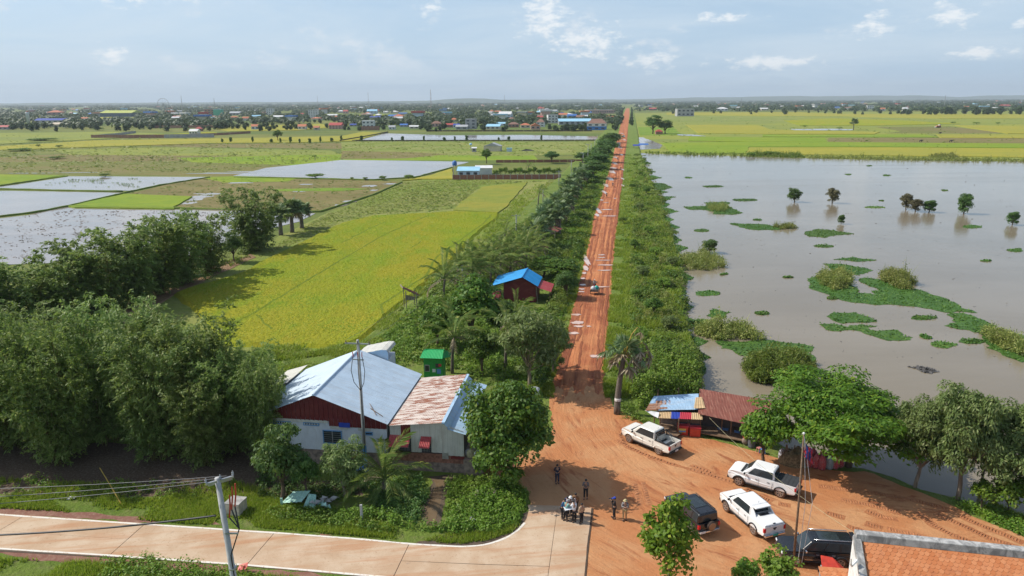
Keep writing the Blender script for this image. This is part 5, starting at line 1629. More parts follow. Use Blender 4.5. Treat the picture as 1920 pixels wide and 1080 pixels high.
# =================================================================== building materials
def tinmat(name, c, rust=None, amount=0.5, rough=0.45, metal=0.0, streak=(0.35, 3.0, 1), lo=0.48, hi=0.62):
 t = NT(name)
 v = t.pos('object')
 f = t.noise(v, 0.9, 4, 0.6)
 col = t.mix(t.ramp(f, 0.3, 0.7), tuple(x * 0.86 for x in c), c)
 if rust:
  g = t.noise(t.along(streak, 0.0), 1.3, 6, 0.68, 0.6)
  col = t.mix(t.math('MULTIPLY', t.ramp(g, lo, hi), amount), col, rust)
 d = t.noise(v, 4.0, 5, 0.7)
 col = t.mix(t.math('MULTIPLY', t.ramp(d, 0.55, 0.75), 0.18), col, (0.25, 0.2, 0.16))
 MATS[name] = t.fin(col, rough, metal, 0.4)

tinmat('tin_blue_white', (0.50, 0.62, 0.73), (0.42, 0.40, 0.38), 0.25)
tinmat('tin_rusty', (0.70, 0.61, 0.54), (0.27, 0.085, 0.035), 0.95, 0.7, streak=(0.55, 2.6, 1), lo=0.47, hi=0.56)
tinmat('tin_sky', (0.40, 0.58, 0.76), (0.55, 0.5, 0.45), 0.3)
tinmat('tin_brown', (0.235, 0.075, 0.05), (0.33, 0.16, 0.11), 0.6, 0.6, streak=(3.0, 0.5, 1))
tinmat('tin_cyan', (0.02, 0.30, 0.66), None)
tinmat('tin_red', (0.40, 0.055, 0.06), (0.5, 0.2, 0.18), 0.3, 0.5)
tinmat('tin_maroon', (0.15, 0.018, 0.02), (0.22, 0.05, 0.04), 0.5, 0.6)
tinmat('tin_green', (0.02, 0.40, 0.12), None)
tinmat('tin_cream', (0.62, 0.44, 0.24), (0.4, 0.22, 0.1), 0.3, 0.6)
tinmat('tin_royal', (0.03, 0.07, 0.42), None)
tinmat('tin_scarlet', (0.50, 0.035, 0.06), None)
tinmat('tin_rust_piece', (0.33, 0.15, 0.08), (0.62, 0.52, 0.44), 0.5, 0.8)
tinmat('tin_wall_white', (0.58, 0.58, 0.53), (0.36, 0.31, 0.25), 0.35, 0.6, streak=(3, 3, 0.4))
tinmat('plaster_blue_white', (0.66, 0.70, 0.76), (0.45, 0.46, 0.46), 0.3, 0.8, streak=(1.2, 1.2, 0.3))
plain('brick_old', (0.30, 0.135, 0.09), 0.9, var=0.4, scale=5)
plain('brick_base', (0.27, 0.20, 0.16), 0.9, var=0.45, scale=2.5)
plain('timber', (0.20, 0.13, 0.08), 0.85, var=0.35, scale=6)
plain('timber_grey', (0.24, 0.20, 0.165), 0.9, var=0.35, scale=6)
plain('dark_inside', (0.025, 0.025, 0.028), 0.8)
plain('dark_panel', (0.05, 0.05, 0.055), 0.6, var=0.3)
plain('green_wall', (0.025, 0.30, 0.055), 0.6)
plain('blue_frame', (0.12, 0.30, 0.55), 0.5)
plain('glass_dark', (0.03, 0.04, 0.045), 0.12, spec=0.6)
plain('iron_bar', (0.30, 0.30, 0.30), 0.5)
plain('poster_red', (0.55, 0.04, 0.05), 0.5)
plain('poster_white', (0.70, 0.73, 0.78), 0.5)
plain('poster_blue', (0.10, 0.25, 0.6), 0.5)
plain('concrete_grey', (0.38, 0.37, 0.35), 0.85, var=0.3, scale=2.5)
plain('concrete_pole', (0.42, 0.42, 0.41), 0.8, var=0.15)
plain('galvanised', (0.42, 0.43, 0.44), 0.4, 0.6)
plain('cable_black', (0.03, 0.03, 0.035), 0.6)
plain('wire_grey', (0.12, 0.12, 0.13), 0.5)
plain('white_paint', (0.76, 0.76, 0.74), 0.55)
plain('insulator', (0.08, 0.04, 0.03), 0.3)
plain('red_cap', (0.5, 0.05, 0.03), 0.5)

def into(o, root):
 """o was built in world coordinates: hang it on its thing without moving it"""
 o.parent = root
 M = Matrix.Translation(root.location) @ root.rotation_euler.to_matrix().to_4x4()
 o.matrix_parent_inverse = M.inverted()
 return o

def tin_sheet(A, B, C, D, m, parent, name='roof_sheet', ribs=5, amp=0.022, lift=0.0, thick=0.0):
 """a ribbed sheet between the eave edge A-B and the ridge edge D-C"""
 A, B, C, D = (Vector(p) for p in (A, B, C, D))
 nrm = (B - A).cross(D - A).normalized()
 if nrm.z < 0:
  nrm = -nrm
 vs, fs = [], []
 n = ribs * 4
 for i in range(n + 1):
  t = i / n
  w = amp * (1 if i % 4 in (1, 2) else 0) + lift
  for p in (A.lerp(B, t), D.lerp(C, t)):
   vs.append(p + nrm * w)
 for i in range(n):
  fs.append((2 * i, 2 * i + 2, 2 * i + 3, 2 * i + 1))
 me = bpy.data.meshes.new(name)
 me.from_pydata([tuple(v) for v in vs], [], fs)
 o = link(name, me, MATS[m] if isinstance(m, str) else m, parent)
 return o

def tin_roof(A, B, C, D, n, m, parent, amp=0.022, ribs=5, rows=1, name='roof_sheet', ms=None):
 A, B, C, D = (Vector(p) for p in (A, B, C, D))
 for r in range(rows):
  for i in range(n):
   t0, t1 = i / n - (0.004 if i else 0), (i + 1) / n
   s0, s1 = r / rows - (0.02 if r else 0), (r + 1) / rows
   e = lambda t, s: A.lerp(B, t).lerp(D.lerp(C, t), s)
   mm = ms(i, r) if ms else m
   tin_sheet(e(t0, s0), e(t1, s0), e(t1, s1), e(t0, s1), mm, parent, name, ribs, amp, 0.006 * ((i + r) % 2) + 0.012 * r * 0)

def window(parent, c, w, h, mframe='blue_frame', bars=6, mull=1, depth=0.08, ax='x'):
 """a window in a wall that faces -Y (local)"""
 x, y, z = c
 fr = MB()
 t = 0.07
 for dx in (-w / 2, w / 2):
  fr.box((x + dx, y - depth / 2, z), (t, depth, h + t))
 for dz in (-h / 2, h / 2):
  fr.box((x, y - depth / 2 + 0.003, z + dz), (w + t - 0.01, depth, t))
 f = fr.build('window', MATS[mframe], parent)
 MB().box((x, y - 0.012, z), (w, 0.02, h)).build('pane', MATS['glass_dark'], f)
 if bars:
  g = MB()
  for k in range(1, bars):
   g.box((x, y - depth * 0.6, z - h / 2 + h * k / bars), (w, 0.015, 0.018))
  for k in range(1, mull + 1):
   g.box((x - w / 2 + w * k / (mull + 1), y - depth * 0.6, z), (0.06, 0.03, h))
  g.build('grille', MATS['iron_bar'], f)
 return f

# =================================================================== the white house with the pale blue roof
HO = Vector((-21.75, 56.55, 0.4))
house = thing('house', 'white walled house with maroon gable and big pale blue tin roof', 'house', HO, R(-7.5))
HW, HD, FL, EV, RG, RU = 11.35, 10.6, 1.0, 3.95, 6.15, 5.35
MB().box((HW / 2, HD / 2, FL / 2 - 0.3), (HW - 0.1, HD - 0.1, FL + 0.6)).build('plinth', MATS['brick_base'], house)
wt = 0.15
MB().box((HW / 2, wt / 2, FL + 1.45), (HW, wt, 2.9)).build('wall', MATS['plaster_blue_white'], house)
MB().box((HW / 2, HD - wt / 2, FL + 1.45), (HW, wt, 2.9)).build('wall', MATS['plaster_blue_white'], house)
MB().box((wt / 2, HD / 2, FL + 1.44), (wt, HD - 2 * wt - 0.01, 2.88)).build('wall', MATS['plaster_blue_white'], house)
MB().box((HW - wt / 2, HD / 2, FL + 1.44), (wt, HD - 2 * wt - 0.01, 2.88)).build('wall', MATS['plaster_blue_white'], house)

def gable(y, m):
 """upright ribbed tin panels filling the gable"""
 n = 14
 x0, x1 = -0.02, HW + 0.02
 zt = lambda x: EV + 0.0 + (RG - EV - 0.1) * (1 - abs(x - RU) / (RU if x < RU else HW - RU))
 zl = lambda x: FL + (2.72 if x < 6.4 else 2.25)
 for i in range(n):
  a, b = x0 + (x1 - x0) * i / n, x0 + (x1 - x0) * (i + 1) / n
  mb = MB()
  k = 8
  for j in range(k):
   p, q = a + (b - a) * j / k, a + (b - a) * (j + 1) / k
   d = -0.03 if j % 4 in (1, 2) else 0.0
   lo = zl((p + q) / 2)
   mb.add([(p, y + d, lo), (q, y + d, lo), (q, y + d, max(lo + .03, zt(min(max(q, .1), HW - .1)))), (p, y + d, max(lo + .03, zt(min(max(p, .1), HW - .1))))], [(0, 1, 2, 3)])
  mb.build('gable_sheet', MATS[m], house)

gable(-0.06, 'tin_maroon')
for a, b, z in ((0.1, 6.3, 3.52), (6.5, 8.0, 3.05), (8.9, 10.0, 3.0)):
 tin_sheet((a, -0.10, z + FL - 1.0), (b, -0.10, z + FL - 1.0), (b, -0.085, z + FL - 0.76), (a, -0.085, z + FL - 0.76), 'tin_wall_white', house, 'flashing', 16, 0.015)
MB().box((7.75, -0.13, FL + 2.45), (0.95, 0.03, 0.42)).build('blue_panel', MATS['tin_royal'], house)
window(house, (6.6, 0.0, FL + 1.25), 1.6, 1.15, mull=1)
for x, w in ((2.0, 1.9), (4.8, 1.3), (9.8, 0.6)):
 window(house, (x, 0.0, FL + (2.35 if x < 6 else 1.75)), w, 0.22, bars=0)
# vent ribs in the long high windows
for x, w in ((2.0, 1.9), (4.8, 1.3)):
 g = MB()
 for k in range(9):
  g.box((x - w / 2 + w * (k + .5) / 9, -0.05, FL + 2.35), (0.05, 0.03, 0.2))
 g.build('vent_ribs', MATS['white_paint'], house)
rf = MB().tube([(RU, -0.5, RG + 0.04), (RU, HD + 0.4, RG + 0.04)], 0.09, 8).build('roof', MATS['tin_blue_white'], house)
y0, y1 = -0.45, HD + 0.35
slopeL, slopeR = (RG - EV) / RU, (RG - EV) / (HW - RU)
tin_roof((-0.5, y1, EV - 0.5 * slopeL), (-0.5, y0, EV - 0.5 * slopeL), (RU, y0, RG), (RU, y1, RG), 12, 'tin_blue_white', rf)
tin_roof((HW + 0.25, y0, EV - 0.25 * slopeR), (HW + 0.25, y1, EV - 0.25 * slopeR), (RU, y1, RG), (RU, y0, RG), 12, 'tin_blue_white', rf)
MB().tube([(HW - 0.4, 0.4, EV + 0.22), (HW - 1.6, 0.9, EV + 0.66)], 0.03, 5).build('loose_batten', MATS['timber'], house)
MB().tube([(HW - 0.9, 0.2, EV + 0.4), (HW - 1.9, 1.6, EV + 0.78)], 0.025, 5).build('loose_batten', MATS['timber'], house)
# lower side roof at the back and the capped roof behind the ridge
tin_roof((-2.6, HD - 3.6, 3.3), (-2.6, HD + 1.2, 3.3), (-0.4, HD + 1.2, 4.0), (-0.4, HD - 3.6, 4.0), 5, 'tin_wall_white', house, name='side_roof_sheet')
MB().box((-1.4, HD - 1.2, 1.35), (2.0, 4.2, 3.7)).build('side_wall', MATS['plaster_blue_white'], house)
rr = MB()
sec = [(-1.1, 0.0), (-1.05, 0.28), (-0.8, 0.5), (0.6, 0.95), (0.95, 0.95), (1.05, 0.7), (1.05, 0.0)]
MB().slab([(RU + 1.2 + x * 1.6, HD + 0.5, 5.0 + z * 1.2) for x, z in sec], 0.05).build('rear_gable', MATS['tin_sky'], house)
for (xa, za), (xb, zb) in zip(sec[1:], sec[2:-1]):
 tin_sheet((RU + 1.2 + xa * 1.6, HD + 0.5, 5.0 + za * 1.2), (RU + 1.2 + xb * 1.6, HD + 0.5, 5.0 + zb * 1.2), (RU + 1.2 + xb * 1.6, HD + 3.2, 5.0 + zb * 1.2), (RU + 1.2 + xa * 1.6, HD + 3.2, 5.0 + za * 1.2), 'tin_wall_white', house, 'rear_roof_sheet', 3, 0.02)
MB().box((RU + 1.2, HD + 1.9, 2.9), (3.1, 2.6, 4.2)).build('rear_wall', MATS['plaster_blue_white'], house)

# =================================================================== tin annex with the rusty roof
annex = thing('annex', 'low tin walled annex with rust streaked roof and red window flaps', 'house', HO + Matrix.Rotation(R(-7.5), 3, 'Z') @ Vector((HW + 0.3, 0, 0)), R(-7.5))
AW, AD = 6.75, 10.3
for j in range(6):
 for i in range(26):
  x0 = (i + (0.5 if j % 2 else 0)) * 0.26
  if x0 + 0.24 > AW or i * 0.26 < 0:
   continue
  MB().box((x0 + 0.125, 0.0, 0.55 + j * 0.13), (0.245, 0.2 + random.uniform(0, .015), 0.115)).build('brick', MATS['brick_old'], annex)
MB().box((AW / 2, 0.06, 0.37), (AW, 0.2, 1.8)).build('base_wall', MATS['brick_base'], annex)
MB().box((AW / 2, AD / 2, 0.35), (AW - 0.1, AD - 0.2, 1.7)).build('plinth', MATS['brick_base'], annex)
annex.scale = (.93, 1, 1)
MB().box((AW / 2, AD / 2, 2.2), (AW - 0.3, AD - 0.3, 2.2)).build('inner_wall', MATS['dark_inside'], annex)

def wall_sheets(x0, x1, z0, z1a, z1b, m, y=-0.12):
 n = max(1, round((x1 - x0) / 0.8))
 for i in range(n):
  a, b = x0 + (x1 - x0) * i / n, x0 + (x1 - x0) * (i + 1) / n
  za, zb = z1a + (z1b - z1a) * i / n, z1a + (z1b - z1a) * (i + 1) / n
  mb = MB()
  k = 8
  for j in range(k):
   p, q = a + (b - a) * j / k, a + (b - a) * (j + 1) / k
   d = -0.025 if j % 4 in (1, 2) else 0.0
   mb.add([(p, y + d, z0), (q, y + d, z0), (q, y + d, za + (zb - za) * (j + 1) / k), (p, y + d, za + (zb - za) * j / k)], [(0, 1, 2, 3)])
  mb.build('wall_sheet', MATS[m], annex)

wall_sheets(0.0, 1.0, 2.75, 3.75, 3.8, 'tin_wall_white')
wall_sheets(1.0, 1.9, 2.75, 3.8, 3.9, 'tin_maroon')
wall_sheets(1.9, 2.85, 1.35, 3.9, 4.0, 'tin_wall_white')
wall_sheets(2.85, 3.75, 2.75, 4.0, 4.1, 'tin_wall_white')
wall_sheets(3.75, 4.9, 1.4, 4.1, 4.1, 'tin_wall_white')
wall_sheets(4.9, 6.7, 1.2, 4.0, 3.45, 'tin_wall_white')
MB().box((5.0, -0.13, 1.15), (0.55, 0.04, 0.55)).build('patch_sheet', MATS['galvanised'], annex)
MB().box((6.1, -0.13, 1.05), (1.2, 0.03, 0.3)).build('patch_sheet', MATS['tin_maroon'], annex)
for x0, x1 in ((0.05, 1.85), (2.9, 3.7)):
 MB().box(((x0 + x1) / 2, -0.05, 2.05), (x1 - x0, 0.04, 1.35)).build('window', MATS['dark_inside'], annex)
 g = MB()
 for k in range(int((x1 - x0) / 0.14)):
  g.box((x0 + 0.07 + k * 0.14, -0.1, 1.95), (0.02, 0.02, 1.1))
 for k in range(6):
  g.box(((x0 + x1) / 2, -0.1, 1.5 + k * 0.18), (x1 - x0, 0.018, 0.02))
 g.build('grille', MATS['iron_bar'], annex)
for a, b in ((0.0, 0.95), (0.97, 1.9), (2.85, 3.8)):
 tin_sheet((a - 0.05, -0.95, 2.15), (b - 0.05, -0.95, 2.15), (b, -0.14, 2.82), (a, -0.14, 2.82), 'tin_red', annex, 'window_flap', 6, 0.03)
arf = MB().box((4.95, AD / 2 - 0.1, 4.2), (0.28, AD + 0.5, 0.16), 0, 0).build('roof', MATS['tin_sky'], annex)
tin_roof((0.0, -0.4, 3.74), (4.85, -0.4, 4.22), (4.85, AD, 4.3), (0.0, AD, 3.74), 6, 'tin_rusty', arf)
tin_sheet((4.9, -0.42, 4.27), (5.5, -0.42, 3.72), (5.5, AD, 3.72), (4.9, AD, 4.27), 'tin_sky', arf, 'roof_flashing', 2, 0.02)
tin_roof((6.95, -0.4, 3.28), (6.95, AD, 3.28), (5.3, AD, 3.7), (5.3, -0.4, 3.7), 8, 'tin_sky', arf)
MB().box((-0.06, AD / 2, 3.72), (0.16, AD, 0.05)).build('valley_gutter', MATS['iron_bar'], annex)

# sacks, water jar at the annex corner
def sack(loc, h, r, m, label, group=None, seed=0, name='sack', lean=0.0):
 rg = np.random.default_rng(seed)
 prof = [(r * .72, 0.0), (r * .98, h * .08), (r * 1.06, h * .3), (r * 1.0, h * .55), (r * .95, h * .75), (r * .7, h * .88), (r * .35, h * .94), (r * .42, h)]
 mb = MB()
 vs, fs = [], []
 n = 14
 for i, (q, z) in enumerate(prof):
  for k in range(n):
   a = 2 * math.pi * k / n
   j = 1 + 0.13 * mnoise.noise(Vector((math.cos(a) * 1.5, math.sin(a) * 1.5, z * 3 + seed * 5)))
   sq = 1 + 0.10 * math.cos(4 * a)
   vs.append((q * math.cos(a) * j * sq + lean * z, q * 0.85 * math.sin(a) * j * sq, z))
 for i in range(len(prof) - 1):
  for k in range(n):
   a, b = i * n + k, i * n + (k + 1) % n
   fs.append((a, b, b + n, a + n))
 fs += [tuple(range(n))[::-1], tuple((len(prof) - 1) * n + k for k in range(n))]
 mb.add(vs, fs)
 o = mb.build(name, MATS[m], loc=loc, rotz=rg.random() * 0.6 - 0.3, smooth=True)
 return tag(o, label, 'sack', group)

plain('sack_white', (0.62, 0.63, 0.66), 0.7, var=0.2)
plain('sack_straw', (0.42, 0.38, 0.22), 0.8, var=0.3)
c_ = annex.matrix_basis
for lx, ly, m, lb, h, r in ((7.25, 0.2, 'sack_straw', 'yellowish full sack at the annex corner', .75, .34), (7.9, 0.1, 'sack_white', 'white plastic sack at the annex corner', .7, .3), (6.95, 0.4, 'sack_white', 'grey white bag behind the yellowish sack', .6, .22)):
 p = Matrix.Translation(annex.location) @ Matrix.Rotation(R(-7.5), 4, 'Z') @ Vector((lx * .93, ly, 1.0))
 sack(p, h, r, m, lb, seed=int(lx * 10))
p = Matrix.Translation(annex.location) @ Matrix.Rotation(R(-7.5), 4, 'Z') @ Vector((7.0, 0.9, 0.5))
MB().box((0, 0, -.2), (1.6, 2.4, 1.4)).build('stone_step', MATS['brick_base'], loc=p, rotz=R(-7.5))
tag(bpy.data.objects['stone_step'], 'rough masonry platform at the annex corner', 'platform')
fence_r = thing('yard_fence', 'dark timber fence panel beside the junction tree', 'fence', tuple(G(905, 872)), R(-7.5))
for k in range(9):
 MB().box((k * 0.26 - 0.3, random.uniform(-.02, .02), 1.0), (0.24, 0.03, 2.0 + random.uniform(-.1, .1))).build('plank', MATS['tin_maroon'], fence_r)
MB().box((-0.5, 0, 1.1), (0.09, 0.09, 2.3)).build('post', MATS['timber'], fence_r)
MB().box((2.05, 0, 1.1), (0.09, 0.09, 2.3)).build('post', MATS['timber'], fence_r)

# =================================================================== green kiosk
kp = G(813, 714)
kiosk = thing('kiosk', 'tall narrow bright green kiosk with sloping green roof behind the house', 'kiosk', tuple(kp), R(-6))
kiosk.scale = (.9, .9, .84)
MB().box((0, 0.9, 1.65), (2.35, 1.8, 3.3)).build('wall', MATS['green_wall'], kiosk)
window(kiosk, (-0.75, 0.0, 1.75), 0.55, 0.85, 'iron_bar', 0)
MB().box((0.55, -0.02, 2.15), (0.5, 0.03, 0.55)).build('poster', MATS['dark_panel'], kiosk)
MB().box((0.86, -0.022, 2.22), (0.36, 0.03, 0.35)).build('poster', MATS['poster_red'], kiosk)
MB().box((0.1, -0.022, 1.45), (0.4, 0.03, 0.45)).build('poster', MATS['poster_white'], kiosk)
MB().box((0.7, -0.022, 1.35), (0.5, 0.03, 0.65)).build('poster', MATS['poster_blue'], kiosk)
krf = MB().tube([(-1.35, 0.95, 4.02), (1.3, 0.95, 4.02)], 0.05, 6).build('roof', MATS['tin_green'], kiosk)
tin_roof((-1.5, -0.45, 3.3), (1.3, -0.45, 3.3), (1.2, 0.95, 4.0), (-1.3, 0.95, 4.0), 3, 'tin_green', krf)
tin_roof((1.7, 2.3, 3.3), (-1.5, 2.3, 3.3), (-1.3, 0.95, 4.0), (1.2, 0.95, 4.0), 3, 'tin_green', krf)
tin_sheet((1.3, -0.3, 3.3), (1.9, 1.2, 2.9), (1.9, 2.4, 3.1), (1.25, 1.0, 3.9), 'tin_green', krf, 'roof_sheet', 3)

# =================================================================== blue roofed house by the road
bp = G(978, 566)
bh = thing('small_house', 'maroon walled small house with vivid blue roof and red lean-to', 'house', tuple(bp), R(-9))
MB().box((-0.3, 2.6, 1.4), (5.0, 5.2, 2.8)).build('wall', MATS['tin_maroon'], bh)
MB().slab([(-2.8, -0.02, 2.75), (2.2, -0.02, 2.75), (0.2, -0.02, 3.95)], 0.06).build('gable', MATS['tin_maroon'], bh)
brf = MB().tube([(0.2, -0.7, 4.12), (0.2, 5.6, 4.12)], 0.07, 6).build('roof', MATS['tin_cyan'], bh)
tin_roof((-4.6, 5.5, 2.75), (-4.6, -0.7, 2.55), (0.2, -0.7, 4.08), (0.2, 5.6, 4.08), 7, 'tin_cyan', brf)
tin_roof((2.6, -0.7, 2.7), (2.6, 5.5, 2.7), (0.2, 5.6, 4.08), (0.2, -0.7, 4.08), 7, 'tin_cyan', brf)
tin_roof((4.6, -0.6, 1.9), (4.6, 4.4, 1.9), (2.4, 4.4, 2.55), (2.4, -0.6, 2.55), 5, 'tin_red', bh, name='lean_to_sheet')
for y in (-0.4, 2.0, 4.2):
 MB().tube([(4.4, y, 0), (4.4, y, 1.95)], 0.06, 6).build('post', MATS['timber'], bh)
MB().tube([(2.6, -0.6, 0), (2.3, -0.5, 2.6)], 0.05, 6).build('prop', MATS['timber_grey'], bh)
tin_sheet((-5.0, -1.6, 0.5), (-3.2, -1.2, 0.5), (-3.2, 0.2, 1.5), (-4.7, 0.2, 1.6), 'tin_maroon', bh, 'porch_sheet', 4)
MB().tube([(-4.85, 0.2, 1.62), (-3.2, 0.2, 1.55)], 0.07, 6).build('porch_log', MATS['timber_grey'], bh)
for x_ in (-4.8, -3.3):
 MB().tube([(x_, -1.4, 0), (x_, -1.4, 0.55)], 0.04, 5).build('post', MATS['timber_grey'], bh)

def ruin(px, py, rz, w, d, label):
 r = thing('ruined_shed', label, 'shed', tuple(G(px, py)), rz)
 for x in (-w / 2, w / 2):
  for y in (0, d):
   MB().tube([(x, y, -0.05), (x, y, 2.4 + 0.35 * (x < 0))], 0.07, 6).build('post', MATS['timber_grey'], r)
 for k in range(7):
  y = d * k / 6
  MB().tube([(-w / 2 - .3, y, 3.15), (w / 2 + .4, y, 1.75)], 0.04, 5).build('rafter', MATS['timber_grey'], r)
 for k in range(5):
  if k == 2:
   continue
  y = d * k / 5
  tin_sheet((w / 2 + .5, y, 1.85), (w / 2 + .5, y + d / 5, 1.85), (-w / 2 - .4, y + d / 5, 3.25), (-w / 2 - .4, y, 3.25), 'tin_brown', r, 'roof_sheet', 4, 0.03)
 MB().tube([(-w / 2 - .4, -0.2, 3.26), (-w / 2 - .4, d + .2, 3.3)], 0.1, 6).build('ridge_log', MATS['timber_grey'], r)
 tin_sheet((-w / 2 - .1, 0.1, 1.3), (w / 2 - .2, 0.1, 1.2), (w / 2 - .2, 0.0, 1.7), (-w / 2 - .1, 0.0, 2.2), 'timber_grey', r, 'slat_wall', 5, 0.02)
 return r

ruin(1026, 449, R(-20), 3.6, 4.6, 'collapsing timber shed with brown roof, larger one in the palm row')
ruin(1004, 484, R(-28), 2.4, 3.0, 'small brown roofed ruin half buried in palms')
ruin(772, 578, R(20), 1.6, 1.6, 'tiny brown hut beside the rice field edge')

# =================================================================== roadside shack on the yard
sp0, sp1 = G(1222, 806), G(1425, 838)
shack = thing('shack', 'roadside shop shack with patched blue and brown tin roofs', 'shop', tuple(sp0), 0.0)
W_ = lambda px, py, z: Vector(G(px, py, z))

def wsheets(corners, n, m, rows=1, ms=None, ribs=5, name='roof_sheet'):
 before = set(bpy.data.objects)
 tin_roof(*corners, n, m, None, rows=rows, ms=ms, ribs=ribs, name=name)
 for o in set(bpy.data.objects) - before:
  into(o, shack)

wsheets([W_(1309, 776, 2.15), W_(1432, 803, 2.15), W_(1448, 752, 2.95), W_(1312, 729, 2.95)], 9, 'tin_brown')
wsheets([W_(1210, 770, 2.2), W_(1309, 768, 2.3), W_(1310, 738, 2.85), W_(1226, 743, 2.75)], 8, 'tin_sky', 2, lambda i, r: 'tin_rust_piece' if (i, r) in ((0, 0), (1, 0)) else 'tin_sky')
for q, m in (([W_(1229, 760, 2.4), W_(1260, 759, 2.4), W_(1260, 751, 2.56), W_(1230, 752, 2.56)], 'tin_rust_piece'), ([W_(1229, 768, 2.27), W_(1252, 767, 2.27), W_(1252, 764, 2.33), W_(1229, 764.5, 2.33)], 'tin_rust_piece'),
    ([W_(1301, 766.5, 2.38), W_(1322.5, 766, 2.38), W_(1316, 745, 2.75), W_(1304, 746, 2.75)], 'tin_cream')):
 o = tin_sheet(*q, m, None, 'roof_patch', 4, 0.02, 0.04)
 into(o, shack)
for q, m, n in (((1234, 1258), 'tin_cream', 4), ((1258, 1274.5), 'tin_royal', 3), ((1274.5, 1296), 'tin_scarlet', 3), ((1296, 1317), 'tin_cream', 3)):
 a, b = q
 yl = lambda x: 784 + (x - 1234) * 0.037
 o = tin_sheet(W_(a, yl(a), 1.75), W_(b, yl(b), 1.75), W_(b + 1, yl(b) - 12.5, 2.08), W_(a + 1, yl(a) - 12.5, 2.08), m, None, 'awning_sheet', n * 2, 0.03)
 into(o, shack)
o = MB().slab([W_(1209, 769, 2.18), W_(1236, 773, 2.15), W_(1234, 784, 1.76), W_(1222, 778, 1.9)], 0.02).build('tarp', MATS['white_paint'])
into(o, shack)
for px, py, h in ((1226, 803, 2.2), (1237, 806, 1.9), (1271, 819, 1.9), (1352, 817, 2.3), (1369, 822, 2.3), (1402, 826, 2.3), (1312, 815, 2.2), (1316, 775, 2.6), (1400, 790, 2.6), (1436, 800, 2.6), (1232, 775, 2.5), (1270, 772, 2.5)):
 g = Vector(G(px, py))
 into(MB().tube([g - Vector((0, 0, .1)), g + Vector((0, 0, h))], 0.055, 6).build('post', MATS['timber']), shack)
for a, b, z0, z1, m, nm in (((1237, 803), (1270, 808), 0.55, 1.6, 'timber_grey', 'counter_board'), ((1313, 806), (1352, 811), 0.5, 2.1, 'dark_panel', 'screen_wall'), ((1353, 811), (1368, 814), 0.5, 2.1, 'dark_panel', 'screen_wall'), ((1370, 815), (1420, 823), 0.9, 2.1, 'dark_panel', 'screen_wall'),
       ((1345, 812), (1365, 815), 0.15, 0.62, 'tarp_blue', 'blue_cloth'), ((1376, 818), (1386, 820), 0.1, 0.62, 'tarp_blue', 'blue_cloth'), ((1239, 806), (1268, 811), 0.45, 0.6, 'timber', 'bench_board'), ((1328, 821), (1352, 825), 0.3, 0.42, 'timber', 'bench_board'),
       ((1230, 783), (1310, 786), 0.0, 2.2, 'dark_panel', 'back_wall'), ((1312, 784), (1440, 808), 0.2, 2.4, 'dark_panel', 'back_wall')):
 if m == 'tarp_blue':
  plain('tarp_blue', (0.09, 0.19, 0.38), 0.8, var=0.3)
 A, B = Vector(G(*a)), Vector(G(*b))
 nv = (B - A).normalized().cross(Vector((0, 0, 1)))
 into(MB().slab([A + Vector((0, 0, z0)), B + Vector((0, 0, z0)), B + Vector((0, 0, z1)), A + Vector((0, 0, z1))], 0.05).build(nm, MATS[m]), shack)
into(MB().slab([W_(1313, 812, 0.35), W_(1420, 832, 0.35), W_(1436, 806, 0.35), W_(1318, 786, 0.35)], 0.08).build('floor_deck', MATS['timber']), shack)
into(MB().slab([W_(1238, 812, 0.3), W_(1270, 818, 0.3), W_(1310, 790, 0.3), W_(1236, 786, 0.3)], 0.08).build('floor_deck', MATS['timber']), shack)

# =================================================================== tiled roof at the bottom of the picture
TZ = 5.6
ra, rb = Vector(G(1606, 1006, TZ)), Vector(G(1925, 1039, TZ))
rdir = (rb - ra).normalized()
rb = ra + rdir * 14.5
down = Vector((rdir.y, -rdir.x, 0))
if down.y > 0:
 down = -down
slope = (down * 1.0 + Vector((0, 0, -0.62))).normalized()
tr = thing('tiled_building', 'building with orange scale tiled roof and weathered concrete ridge', 'building', (ra.x, ra.y, 0.0))
t_ = NT('tile_orange')
i_ = t_.n.new('ShaderNodeObjectInfo').outputs['Random']
f_ = t_.noise(t_.pos('world'), 2.2, 5, 0.65)
MATS['tile_orange'] = t_.fin(t_.mix(t_.math('MULTIPLY', t_.ramp(f_, 0.5, 0.72), 0.45), t_.mix(i_, (0.50, 0.165, 0.055), (0.60, 0.24, 0.10)), (0.34, 0.12, 0.06)), 0.75)
t_ = NT('ridge_concrete')
f_ = t_.noise(t_.pos('world', (2, 2, 1)), 0.9, 6, 0.7, 0.8)
MATS['ridge_concrete'] = t_.fin(t_.mix(t_.ramp(f_, 0.36, 0.62), (0.50, 0.49, 0.47), (0.20, 0.20, 0.195)), 0.85)
tmb = MB()
tw, tl = 0.27, 0.34
tmb.add([(-tw / 2, 0, 0.012), (tw / 2, 0, 0.012), (tw / 2, tl * .62, 0.03), (tw * .32, tl * .88, 0.034), (0, tl, 0.036), (-tw * .32, tl * .88, 0.034), (-tw / 2, tl * .62, 0.03),
   (tw / 2, tl * .62, 0.008), (tw * .32, tl * .88, 0.012), (0, tl, 0.012), (-tw * .32, tl * .88, 0.012), (-tw / 2, tl * .62, 0.008)],
  [(0, 1, 2, 3, 4, 5, 6), (2, 7, 8, 3), (3, 8, 9, 4), (4, 9, 10, 5), (5, 10, 11, 6)])
tme = bpy.data.meshes.new('tile')
tme.from_pydata(tmb.v, [], tmb.f)
tme.materials.append(MATS['tile_orange'])
nrm = rdir.cross(slope).normalized()
if nrm.z < 0:
 nrm = -nrm
